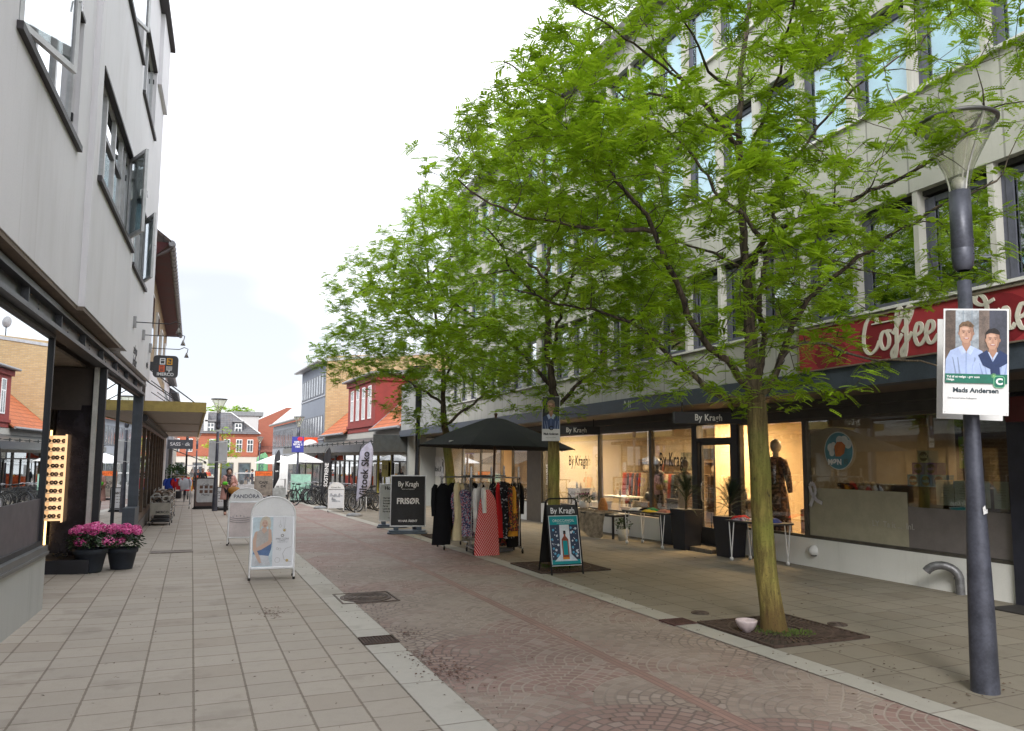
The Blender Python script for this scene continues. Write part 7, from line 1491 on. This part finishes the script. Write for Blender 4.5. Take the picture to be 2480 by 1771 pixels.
LEAFM = leafmat('locust leaf', (.135, .235, .010), (.29, .44, .02))
def catmull(pts, rad, step=.12):
    P, Rr = [], []
    for i in range(len(pts) - 1):
        p0, p1, p2, p3 = [Vector(pts[max(0, min(len(pts) - 1, j))]) for j in (i - 1, i, i + 1, i + 2)]; n = max(1, int((p2 - p1).length / step))
        for k in range(n):
            t = k / n; P.append(.5 * ((2 * p1) + (p2 - p0) * t + (2 * p0 - 5 * p1 + 4 * p2 - p3) * t * t + (3 * p1 - p0 - 3 * p2 + p3) * t ** 3)); Rr.append(rad[i] + (rad[i + 1] - rad[i]) * t)
    P.append(Vector(pts[-1])); Rr.append(rad[-1]); return P, Rr
def tree(label, base, limbs, env, ntarget, seed, nleaf=(5, 9), L=.17, group='trees', zmax=9, density=None, lights=True):
    """limbs: {name: (pts, r0, r1)} world coords; env(x,y,z)->weight 0..1 of the crown volume"""
    t = thing('street_tree', label, 'tree', base, world=True, group=group); rg = np.random.default_rng(seed)
    tb_ = MB(); nodes = []; nrad = []
    kn = rnd
    for nm, (pts, r0, r1) in limbs.items():
        rad = [r0 + (r1 - r0) * (i / (len(pts) - 1)) ** (.75 if nm != 'trunk' else 1.0) for i in range(len(pts))]
        r0, r1 = (r0, r1) if nm == 'trunk' else (r0 * .85, r1 * .85)
        if nm != 'trunk': rad = [v * .85 for v in rad]
        if nm == 'trunk':
            rad = [r0 * (1.15 if i == 0 else 1) * (np.interp(p[2], [0, 2.25, 2.8, 3.6, 4.6, 8], [1, .95, .6, .42, .32, .15])) for i, p in enumerate(pts)]
        P, Rr = catmull(pts, rad)
        P = [p + Vector(rg.normal(0, .012, 3)) * (0 if nm == 'trunk' and p.z < 2.2 else 1) for p in P]
        i0 = len(tb_.v); tb_.tube(P, Rr, 20 if r0 > .05 else 8)
        if nm == 'trunk':   # knots and an uneven girth
            for ii in range(i0, len(tb_.v)):
                vx, vy, vz = tb_.v[ii]; cx0 = min(P, key=lambda a: abs(a.z - vz)); dd = Vector((vx - cx0.x, vy - cx0.y, 0)); an = math.atan2(dd.y, dd.x)
                kk = .05 * math.sin(an * 3 + vz * 2.1) + .04 * math.sin(an * 5 - vz * 5) + .03 * math.sin(vz * 9 + an) + .16 * math.exp(-max(0, vz - base[2]) * 9) * (1 + .4 * math.sin(an * 4))
                tb_.v[ii] = (vx + dd.x * kk, vy + dd.y * kk, vz)
        for p, r in zip(P, Rr):
            if p.z > 2.15: nodes.append(tuple(p)); nrad.append(r)
        if lights and r0 > .03:   # black cable wound round the branches
            w = []; k = 0; s = 0
            for i in range(len(P) - 1):
                if P[i].z < 2.3: continue
                d = (P[i + 1] - P[i]); u = d.orthogonal().normalized(); v_ = d.normalized().cross(u)
                for j in range(3): s += d.length / 3; a = s * 26; w.append(P[i] + d * (j / 3) + (u * math.cos(a) + v_ * math.sin(a)) * (Rr[i] + .008))
            if len(w) > 4: tb_.tube(w, .0045, 4, mi=1, cap=False)
    # targets
    lo, hi = env['box']; T_ = []
    fn = env['fn']; tries = 0
    while len(T_) < ntarget and tries < 400000:
        tries += 1; p = rg.uniform(lo, hi); w = fn(p)
        if w > 0 and rg.random() < w: T_.append(p)
    T_ = np.array(T_); nodes_ = np.array(nodes)
    d0 = np.array([np.min(np.sum((nodes_ - p) ** 2, 1)) for p in T_]); T_ = T_[np.argsort(d0)]
    nd = list(nodes); NA = np.zeros((len(nodes) + len(T_) * 14, 3)); NA[:len(nodes)] = nodes_; cnt = len(nodes); depth = np.zeros(len(NA)); prad = np.zeros(len(NA)); prad[:cnt] = nrad
    tips = []
    cen = np.array(base) + np.array([0, 0, 2.0])
    for p in T_:
        dif = NA[:cnt] - p; dist = np.sum(dif * dif, 1) + 0.9 * np.maximum(0, dif[:, 2] + .05) ** 2 * 2 + depth[:cnt] * .02
        i = int(np.argmin(dist)); a = NA[i]; dd = p - a; Ln = float(np.linalg.norm(dd))
        if Ln < .06 or Ln > 1.6: continue
        out_ = (a - cen); out_[2] = 0; out_ = out_ / (np.linalg.norm(out_) + 1e-6)
        mid = a + dd * .5 + out_ * (-.04) * Ln + np.array([0, 0, -.10 * Ln if dd[2] > 0 else .12 * Ln]) + rg.normal(0, .045 * Ln, 3)
        n = max(2, int(Ln / .14)); pts = []
        for k in range(n + 1):
            s = k / n; pts.append((1 - s) ** 2 * a + 2 * s * (1 - s) * mid + s * s * p + (rg.normal(0, .008, 3) if 0 < k < n else 0))
        r0 = min(float(prad[i]) * .75, .006 + .011 * Ln); r0 = max(r0, .0035); tb_.tube(pts, [r0 + (.0026 - r0) * k / n for k in range(n + 1)], 5 if r0 > .006 else 4, cap=False)
        for k in range(1, n + 1):
            if cnt < len(NA): NA[cnt] = pts[k]; depth[cnt] = depth[i] + 1; prad[cnt] = max(.003, r0 + (.0026 - r0) * k / n); cnt += 1
        tips.append((np.array(pts[-1]), pts[-1] - pts[-2])); 
        for k in range(1, n): 
            if rg.random() < .55: tips.append((np.array(pts[k]), np.cross(pts[k] - pts[k - 1], [0, 0, 1]) * rg.choice([-1, 1]) + (pts[k] - pts[k - 1])))
    tb_.build('trunk', [BARK, BLACKM], t)
    # leaves
    V = []; tone = []
    for (p, d) in tips:
        d = d / (np.linalg.norm(d) + 1e-9); nl = rg.integers(nleaf[0], nleaf[1]); tn = rg.random() ** 2
        for k in range(nl):
            az = math.atan2(d[1], d[0]) + rg.normal(0, 1.15); el = rg.normal(.12, .33); dr = np.array([math.cos(az) * math.cos(el), math.sin(az) * math.cos(el), math.sin(el)])
            q0 = p + rg.normal(0, .03, 3); Ll = L * rg.uniform(.65, 1.2); side = np.cross(dr, [0, 0, 1]); side /= np.linalg.norm(side) + 1e-9; side = side + np.array([0, 0, rg.normal(0, .35)]); side /= np.linalg.norm(side)
            m = 7; dn = np.array([0, 0, -1.0])
            for j in range(m):
                s = (.18 + .82 * j / (m - 1)); c = q0 + dr * Ll * s + dn * Ll * .28 * s * s; lw = Ll * .085; ll = Ll * (.30 - .10 * abs(s - .5))
                for sg in (-1, 1):
                    e = side * sg * .9 + dr * .42 + dn * .18; e = e / np.linalg.norm(e); a1 = c + e * ll * .5 + dr * lw; a2 = c + e * ll; a3 = c + e * ll * .5 - dr * lw
                    V += [c, a1, a2, a3]
                tone += [tn * .8 + .2 * rg.random()] * 2
    V = np.array(V, dtype=np.float32); nq = len(V) // 4
    me = bpy.data.meshes.new('crown'); me.vertices.add(len(V)); me.vertices.foreach_set('co', V.ravel()); me.loops.add(nq * 4); me.loops.foreach_set('vertex_index', np.arange(nq * 4, dtype=np.int32)); me.polygons.add(nq)
    me.polygons.foreach_set('loop_start', np.arange(0, nq * 4, 4, dtype=np.int32)); me.polygons.foreach_set('loop_total', np.full(nq, 4, dtype=np.int32))
    at = me.attributes.new('tone', 'FLOAT', 'FACE'); at.data.foreach_set('value', np.array(tone, dtype=np.float32)); me.materials.append(LEAFM); me.update(calc_edges=True); me.validate()
    o = bpy.data.objects.new('crown', me); COL.objects.link(o); o.parent = t; o.matrix_parent_inverse = Matrix.Translation(-Vector(base)); print(label[:20], len(tips), nq)
    return t
T1 = {
 'trunk': [(5.48, 6.3, 0.01), (5.41, 6.3, 0.54), (5.36, 6.3, 1.13), (5.34, 6.3, 1.69), (5.33, 6.3, 2.16), (5.3, 6.3, 2.62), (5.27, 6.3, 3.05), (5.25, 6.3, 3.48), (5.23, 6.3, 3.96), (5.19, 6.3, 4.49), (5.17, 6.3, 5.11), (5.2, 6.3, 5.62), (5.27, 6.3, 6.14), (5.36, 6.3, 6.68)],
 'stem2': [(5.49, 6.45, 2.52), (5.62, 6.51, 3.02), (5.65, 6.57, 3.54), (5.83, 6.63, 4.0), (5.95, 6.69, 4.44), (6.07, 6.75, 5.11)],
 'L1': [(5.21, 6.2, 2.36), (4.92, 6.14, 2.62), (4.58, 6.09, 2.81), (4.31, 6.03, 3.09), (4.18, 5.98, 3.35), (4.0, 5.92, 3.52), (3.83, 5.87, 3.8), (3.73, 5.81, 3.92), (3.48, 5.76, 4.06), (3.25, 5.7, 4.28)],
 'L2': [(3.85, 5.9, 3.81), (3.51, 6.02, 3.82), (3.19, 6.14, 3.85), (2.73, 6.26, 3.9), (2.39, 6.38, 4.04), (2.15, 6.5, 4.24)],
 'L3': [(5.32, 6.4, 2.33), (5.04, 6.55, 2.38), (4.76, 6.7, 2.67), (4.58, 6.85, 2.85), (4.39, 7.0, 3.11), (4.22, 7.15, 3.24), (4.07, 7.3, 3.33), (3.56, 7.45, 3.42), (3.19, 7.6, 3.56)],
 'R1': [(5.25, 6.1, 2.39), (5.28, 5.92, 2.59), (5.23, 5.74, 2.84), (5.16, 5.57, 2.99), (5.2, 5.39, 3.19), (5.26, 5.21, 3.31), (5.29, 5.03, 3.43), (5.75, 4.86, 3.76), (6.06, 4.68, 3.97), (6.58, 4.5, 4.22)],
 'R2': [(5.14, 6.1, 3.69), (5.03, 5.8, 3.84), (5.03, 5.5, 3.87), (5.12, 5.2, 3.92), (5.27, 4.9, 3.99), (5.48, 4.6, 4.12), (5.85, 4.3, 4.4), (5.7, 4.0, 4.49)],
 'U1': [(5.2, 6.0, 3.92), (5.06, 6.1, 4.2), (4.85, 6.2, 4.37), (4.78, 6.3, 4.6), (4.45, 6.4, 5.02), (4.09, 6.5, 5.24), (3.81, 6.6, 5.57)],
 'L4': [(5.29, 6.5, 3.77), (5.22, 6.8, 3.98), (5.15, 7.1, 4.13), (4.93, 7.4, 4.32), (4.66, 7.7, 4.52)],
 'U2': [(5.65, 6.3, 4.42), (5.66, 6.05, 4.81), (6.14, 5.8, 5.5), (6.9, 5.55, 6.09), (7.24, 5.3, 6.48)],
 'U3': [(5.11, 6.2, 5.56), (4.6, 6.0, 5.57), (4.26, 5.8, 5.78), (3.98, 5.6, 5.81)],
 'R3': [(5.08, 5.9, 2.35), (5.26, 5.72, 2.79), (5.53, 5.54, 2.83), (5.79, 5.36, 2.68), (6.33, 5.18, 2.64), (6.76, 5.0, 2.56)],
 'L5': [(4.99, 6.0, 4.96), (4.56, 6.1, 5.06), (4.15, 6.2, 5.32), (3.5, 6.3, 5.16), (3.02, 6.4, 5.23), (2.58, 6.5, 5.48)],
 'U4': [(5.17, 6.3, 5.0), (4.5, 6.2, 5.45), (3.7, 6.15, 5.8), (3.0, 6.2, 6.1)],
 'U7': [(5.18, 6.3, 4.9), (4.9, 6.4, 5.4), (4.4, 6.5, 5.9), (4.1, 6.5, 6.4)],
 'U6': [(5.19, 6.3, 4.7), (5.0, 5.6, 5.2), (4.7, 5.0, 5.6), (4.5, 4.5, 5.9)],
 'R4': [(5.76, 6.6, 3.59), (6.3, 6.7, 3.9), (6.9, 6.8, 4.08), (7.5, 6.9, 4.1)],
}
def clump(p, s=1.0, k=0):   # cheap value noise for gaps in the crown
    return math.sin(p[0] * 2.3 * s + k) * math.sin(p[1] * 2.1 * s + 1.3 * k) + math.sin(p[2] * 3.4 * s + 2 * k + p[0]) * .8
def interp(z, tab):
    for (z0, r0), (z1, r1) in zip(tab[:-1], tab[1:]):
        if z0 <= z <= z1: return r0 + (r1 - r0) * (z - z0) / (z1 - z0)
    return 0
def envf(cx_, cy_, tab, k, thr=-.35, xlim=None):
    def f(p):
        r = interp(p[2], tab)
        if r <= 0: return 0
        d = math.hypot(p[0] - cx_, p[1] - cy_) / r; edge = 1 + .16 * math.sin(3 * math.atan2(p[1] - cy_, p[0] - cx_) + p[2] * 2.2 + k)
        if d > edge or p[0] > 7.6: return 0
        if k == 1.0 and p[1] < 6.6 and p[0] > 5.0 and 2.5 < p[2] < 3.25 and p[0] / p[1] > .9: return .06
        return (.25 + .75 * d) * (.45 if k == 1.0 and p[0] > 5.8 else 1) * (1 if clump(p, 1, k) > thr else .12)
    return f
t1 = {k: (v, *{'trunk': (.106, .03), 'stem2': (.045, .02), 'L1': (.05, .016), 'L2': (.03, .008), 'L3': (.042, .01), 'R1': (.046, .012), 'R2': (.038, .012), 'U1': (.03, .01)}.get(k, (.024, .008))) for k, v in T1.items()}
tab1 = [(2.15, .55), (2.45, 1.4), (3.0, 1.9), (3.8, 2.35), (4.8, 2.6), (5.8, 2.55), (6.9, 2.2)]
tree('nearest street tree with a mossy yellow-green trunk, in front of the shop door', (5.5, 6.3, 0), t1, {'box': ([1.9, 2.9, 2.1], [7.6, 9.6, 6.9]), 'fn': envf(5.1, 6.2, tab1, 1.0, -.15)}, 1700, 5, (7, 12), .118, 'honey locust trees along the right kerb')
def auto_limbs(bx, by, top, seed, z0=2.5, n=9, spread=2.2, lean=(0, 0), r=.10):
    q = random.Random(seed); tr = [(bx, by, gz(bx, by) - .05)]
    for k in range(1, 9): z = top * k / 8; tr.append((bx + lean[0] * (k / 8) ** 1.5 + q.uniform(-.05, .05), by + lean[1] * (k / 8) ** 1.5 + q.uniform(-.05, .05), z))
    d = {'trunk': (tr, r, .018)}
    for i in range(n):
        k = i / n; z = z0 + (top * .8 - z0) * k; a = i * 2.4 + q.uniform(-.4, .4); f = z / top; x0 = bx + lean[0] * f ** 1.5; y0 = by + lean[1] * f ** 1.5; S = spread * (1 - .45 * k) * q.uniform(.8, 1.1); up_ = q.uniform(.5, .9) * S
        pts = [(x0, y0, z)]
        for s in (.25, .5, .75, 1): pts.append((x0 + math.cos(a) * S * s + q.uniform(-.08, .08), y0 + math.sin(a) * S * s + q.uniform(-.08, .08), z + up_ * s ** .8))
        d['limb%d' % i] = (pts, .045 * (1 - .4 * k), .009)
    return d
tab2 = [(2.4, .6), (3.0, 1.6), (3.8, 2.3), (5.0, 2.5), (6.2, 2.1), (7.0, 1.4), (7.5, .4)]
tree('second street tree, carrying the narrow portrait poster, left of the nearest one', (5.47, 11.3, 0), auto_limbs(5.47, 11.3, 7.2, 3, spread=2.3, lean=(-.3, 0)), {'box': ([2.3, 8.2, 2.3], [7.6, 13.6, 7.6]), 'fn': envf(5.0, 11, tab2, 2.2, -.5)}, 1250, 6, (7, 11), .14, 'honey locust trees along the right kerb')
tab3 = [(2.3, .5), (2.9, 1.2), (3.5, 2.0), (4.1, 2.95), (4.6, 2.85), (5.6, 2.3), (6.8, 1.7), (7.6, .9), (8.3, .25)]
tree('third street tree, the left one of the three, rising behind the black parasol', (5.6, 17.0, -.07), auto_limbs(5.6, 17.0, 8.0, 9, spread=2.6, lean=(-1.0, 0)), {'box': ([2.2, 13.8, 2.2], [8.6, 20.2, 8.3]), 'fn': envf(5.05, 17, tab3, 4.1, -.5)}, 1300, 8, (7, 11), .15, 'honey locust trees along the right kerb')
SL_ = auto_limbs(2.6, 78, 4.6, 4, z0=1.6, n=7, spread=1.6, r=.08); 
tree('small sparse young tree at the far end in front of the red brick house', (2.6, 78, gz(2.6, 78)), SL_, {'box': ([.6, 76, .6], [4.6, 80, 4.8]), 'fn': envf(2.6, 78, [(.6, .8), (1.5, 1.7), (3, 1.8), (4, 1.2), (4.8, .2)], 1, -.2)}, 130, 3, (3, 5), .3, lights=False)
for (x, y, l, s) in ((3.2, 112, 'left dark green treetop showing above the slate roof', 1), (6.0, 114, 'right dark green treetop showing above the slate roof', 2)):
    tree(l, (x, y, -1), auto_limbs(x, y, 8.6, s, z0=4, n=7, spread=2.2, r=.2), {'box': ([x - 2.6, y - 2.6, 5], [x + 2.6, y + 2.6, 9.2]), 'fn': envf(x, y, [(5, 1.5), (7, 2.4), (8.4, 1.6), (9.2, .3)], s, -.5)}, 170, s, (4, 7), .5, lights=False)

# ================================================================ PEOPLE
def skin(name, pts, edges, rad, m, parent, root=0, sub=2):
    me = bpy.data.meshes.new(name); me.from_pydata([tuple(p) for p in pts], edges, []); me.update(); o = bpy.data.objects.new(name, me); COL.objects.link(o); o.parent = parent
    o.modifiers.new('skin', 'SKIN'); s = o.modifiers.new('sub', 'SUBSURF'); s.levels = sub; s.render_levels = sub
    sv = me.skin_vertices[0].data
    for i, r in enumerate(rad): sv[i].radius = (r, r) if not hasattr(r, '__len__') else r; sv[i].use_root = (i == root)
    me.materials.append(m); 
    for mod in o.modifiers:
        if mod.type == 'SKIN': mod.use_smooth_shade = True
    return o
SKN = M((.50, .29, .21), .55, var=.08, name='skin')
def person(label, loc, rz, top, legs, hair, shoes=(.03, .02, .02), h=1.66, step=.18, arms='walk', coat=None, longhair=False, tonetrous=None, group=None):
    t = thing('person', label, 'person', loc, rz, group); s = h / 1.7
    V3 = lambda x, y, z: (x * s, y * s, z * s)
    f = step; J = {'pel': V3(0, 0, .93), 'waist': V3(0, 0, 1.1), 'chest': V3(0, 0, 1.3), 'neck': V3(0, 0, 1.46), 'head': V3(0, -.02, 1.58), 'crown': V3(0, -.01, 1.66),
         'hl': V3(-.09, 0, .9), 'kl': V3(-.10, -.5 * f, .5), 'al': V3(-.10, -.75 * f, .09), 'tl': V3(-.11, -.75 * f - .14, .03), 'hr': V3(.09, 0, .9), 'kr': V3(.10, .1 * f - .03, .49), 'ar': V3(.10, .8 * f, .10), 'tr': V3(.11, .8 * f - .13, .03),
         'sl': V3(-.17, 0, 1.39), 'sr': V3(.17, 0, 1.39)}
    if arms == 'hold': J.update({'el': V3(-.26, -.03, 1.13), 'wl': V3(-.10, -.22, 1.12), 'er': V3(.27, -.02, 1.13), 'wr': V3(.10, -.24, 1.06)})
    else: J.update({'el': V3(-.24, .04, 1.13), 'wl': V3(-.25, -.08, .92), 'er': V3(.24, -.02, 1.13), 'wr': V3(.25, .08, .92)})
    K = list(J); E = [('pel', 'waist'), ('waist', 'chest'), ('chest', 'neck'), ('neck', 'head'), ('head', 'crown'), ('pel', 'hl'), ('hl', 'kl'), ('kl', 'al'), ('al', 'tl'), ('pel', 'hr'), ('hr', 'kr'), ('kr', 'ar'), ('ar', 'tr'), ('chest', 'sl'), ('sl', 'el'), ('el', 'wl'), ('chest', 'sr'), ('sr', 'er'), ('er', 'wr')]
    rad = {'pel': (.15, .11), 'waist': (.13, .1), 'chest': (.15, .11), 'neck': .055, 'head': (.085, .10), 'crown': (.07, .08), 'hl': .085, 'kl': .055, 'al': .038, 'tl': .035, 'hr': .085, 'kr': .055, 'ar': .038, 'tr': .035, 'sl': .055, 'sr': .055, 'el': .04, 'er': .04, 'wl': .027, 'wr': .027}
    pts = [J[k] for k in K]; ed = [(K.index(a), K.index(b)) for a, b in E]; rr = [rad[k] for k in K]
    for w, e, sg in (('wl', 'el', 1), ('wr', 'er', -1)):   # palms, fingers, thumbs
        W_ = Vector(J[w]); d = (W_ - Vector(J[e])).normalized(); sd_ = d.cross(Vector((0, 0, 1))).normalized() if abs(d.z) < .9 else Vector((0, 1, 0)); i0 = K.index(w)
        pts.append(tuple(W_ + d * .05)); ip = len(pts) - 1; ed.append((i0, ip)); rr.append(.028)
        for k, ln in enumerate((.065, .075, .07, .055)):
            off = sd_ * (k - 1.5) * .019; pts.append(tuple(W_ + d * .09 + off)); rr.append(.009); ed.append((ip, len(pts) - 1)); pts.append(tuple(W_ + d * (.09 + ln * .6) + off + Vector((0, 0, -.02)))); rr.append(.007); ed.append((len(pts) - 2, len(pts) - 1))
        pts.append(tuple(W_ + d * .05 + Vector((0, 0, .04)) - sd_ * .03 * sg)); rr.append(.009); ed.append((ip, len(pts) - 1))
    skin('body', pts, ed, rr, SKN, t)
    def sub(ks, es, grow, m, nm):
        ps = [J[k] for k in ks]; r_ = []
        for k in ks: r0 = rad[k]; r_.append(tuple(x + grow for x in r0) if hasattr(r0, '__len__') else r0 + grow)
        return skin(nm, ps, [(ks.index(a), ks.index(b)) for a, b in es], r_, m, t)
    sub(['pel', 'hl', 'kl', 'al', 'hr', 'kr', 'ar'], [('pel', 'hl'), ('hl', 'kl'), ('kl', 'al'), ('pel', 'hr'), ('hr', 'kr'), ('kr', 'ar')], .016, M(legs, .8, name='trousers'), 'trousers')
    sub(['pel', 'waist', 'chest', 'sl', 'el', 'wl', 'sr', 'er', 'wr'], [('pel', 'waist'), ('waist', 'chest'), ('chest', 'sl'), ('sl', 'el'), ('el', 'wl'), ('chest', 'sr'), ('sr', 'er'), ('er', 'wr')], .026, M(top, .8, var=.12, name='jacket'), 'jacket')
    for a, b_ in (('al', 'tl'), ('ar', 'tr')): A = Vector(J[a]); B = Vector(J[b_]); skin('boot', [A + Vector((0, .03, .06)), A + Vector((0, .02, -.04)), B + Vector((0, .0, -.0))], [(0, 1), (1, 2)], [.055, .05, .04], M(shoes, .6, name='boot leather'), t)
    hb = MB(); c = Vector(J['head']); hb.blob((c.x, c.y + .025, c.z + .035), (.1, .105, .115), n=16, m=12, jit=.03)
    if longhair: hb.blob((c.x, c.y + .06, c.z - .03), (.1, .06, .12), n=14, m=8)
    hb.v = [v for v in hb.v]; hb.build('hair', hair, t)
    fb_ = MB(); fb_.blob((c.x, c.y - .03, c.z - .005), (.072, .085, .1), n=16, m=12); fb_.blob((c.x, c.y - .118, c.z - .01), (.013, .02, .022), n=8, m=6); fb_.build('face', SKN, t)
    ey = MB()
    for q_ in (-1, 1): ey.blob((c.x + q_ * .03, c.y - .1, c.z + .015), (.011, .01, .007), n=8, m=6)
    ey.blob((c.x, c.y - .108, c.z - .045), (.022, .008, .006), n=8, m=6); ey.build('features', M((.08, .03, .025), .6, name='eyes and mouth'), t)
    return t, J
WX, WY = 1.22, 28.35
W_, J = person('woman in a pale pink coat, dark scarf and black leggings walking with a mustard bag', (WX, WY, gz(WX, WY)), 0, (.62, .34, .30), (.012, .012, .015), M((.035, .02, .015), .8, var=.3, vs=20, name='dark brown hair'), (.25, .10, .07), 1.56, .16, 'hold', longhair=False)
PK_ = M((.62, .34, .30), .85, var=.1, vs=5, name='pink coat'); g = []
for i in range(10):
    k = i / 9; z = 1.30 - .78 * k; row = []
    for j in range(25):
        a = R(-90 + 16 + (360 - 32) * j / 24); w = .19 + .09 * k + .012 * math.sin(a * 5 + 2 * k); row.append((w * math.cos(a), (.13 + .05 * k) * math.sin(a) + .01 * math.sin(9 * a), z))
    g.append(row)
b = MB(); b.sheet(g); b.build('coat', PK_, W_, solid=.015)
b = MB(); b.tube([(.09 * math.cos(a), .02 + .09 * math.sin(a), 1.34 + .015 * math.sin(3 * a)) for a in np.linspace(0, 6.28, 14)], .045, 8); b.hexa([(-.09, -.16, .98), (.03, -.16, .98), (.03, -.13, .98), (-.09, -.13, .98), (-.07, -.13, 1.32), (.06, -.13, 1.32), (.06, -.09, 1.32), (-.07, -.09, 1.32)]); b.build('scarf', floral('scarf', (.06, .045, .05), [(.35, .28, .28)], 24, .54), W_)
bg = thing('handbag', 'mustard coloured handbag carried by the woman in the pink coat', 'bag', (WX + .16, WY - .3, gz(WX, WY) + .72)); b = MB(); b.blob((0, 0, .12), (.2, .09, .13), n=16, m=8, jit=.04); b.build('pouch', M((.42, .19, .03), .6, var=.2, name='mustard leather'), bg); b = MB(); b.tube([(-.13, 0, .2), (-.1, 0, .34), (.0, 0, .4), (.1, 0, .34), (.13, 0, .2)], .012, 6); b.build('handle', M((.25, .1, .03), .6, name='brown leather'), bg)
b = MB(); b.blob((0, 0, 0), (.10, .05, .06), n=10, m=6, jit=.12); o = b.build('green_parcel', M((.12, .62, .03), .6, name='bright green')); o.location = (WX - .14, WY - .27, gz(WX, WY) + 1.08); tag(o, 'bright green parcel held in the arm of the woman in pink', 'parcel')
for (x, y, rz, top, legs, l) in ((5.0, 72, 90, (.03, .035, .06), (.06, .06, .08), 'person in a dark navy jacket walking past the green flag'), (4.7, 75, 100, (.05, .05, .06), (.1, .1, .11), 'second walker in dark clothes just left of the green flag'), (.55, 70, 0, (.03, .05, .08), (.03, .03, .04), 'person in dark blue standing by the far left stalls'), (.1, 64, 20, (.05, .04, .04), (.03, .03, .03), 'person in black near the fruit stall on the left'), (1.5, 80, 10, (.5, .08, .05), (.05, .05, .07), 'tiny far figure in a red jacket'), (1.0, 76, 190, (.25, .27, .3), (.04, .05, .09), 'tiny far figure in grey seen from behind'), (.75, 57, 0, (.03, .03, .03), (.03, .03, .03), 'dark figure standing right beside the white hanging sheet')):
    person(l, (x, y, gz(x, y)), R(rz), top, legs, HAIRD, h=1.65)
# ================================================================ lettering to mesh
bpy.context.view_layer.update(); dg = bpy.context.evaluated_depsgraph_get()
for o in [o for o in sc.objects if o.type == 'FONT']:
    me = bpy.data.meshes.new_from_object(o.evaluated_get(dg)); n = bpy.data.objects.new('lettering', me); COL.objects.link(n)
    n.parent = o.parent; n.matrix_parent_inverse = o.matrix_parent_inverse.copy(); n.matrix_basis = o.matrix_basis.copy()
    for k in list(o.keys()): n[k] = o[k]
    bpy.data.objects.remove(o)
for o in sc.objects:
    if '_w' in o.keys(): del o['_w']
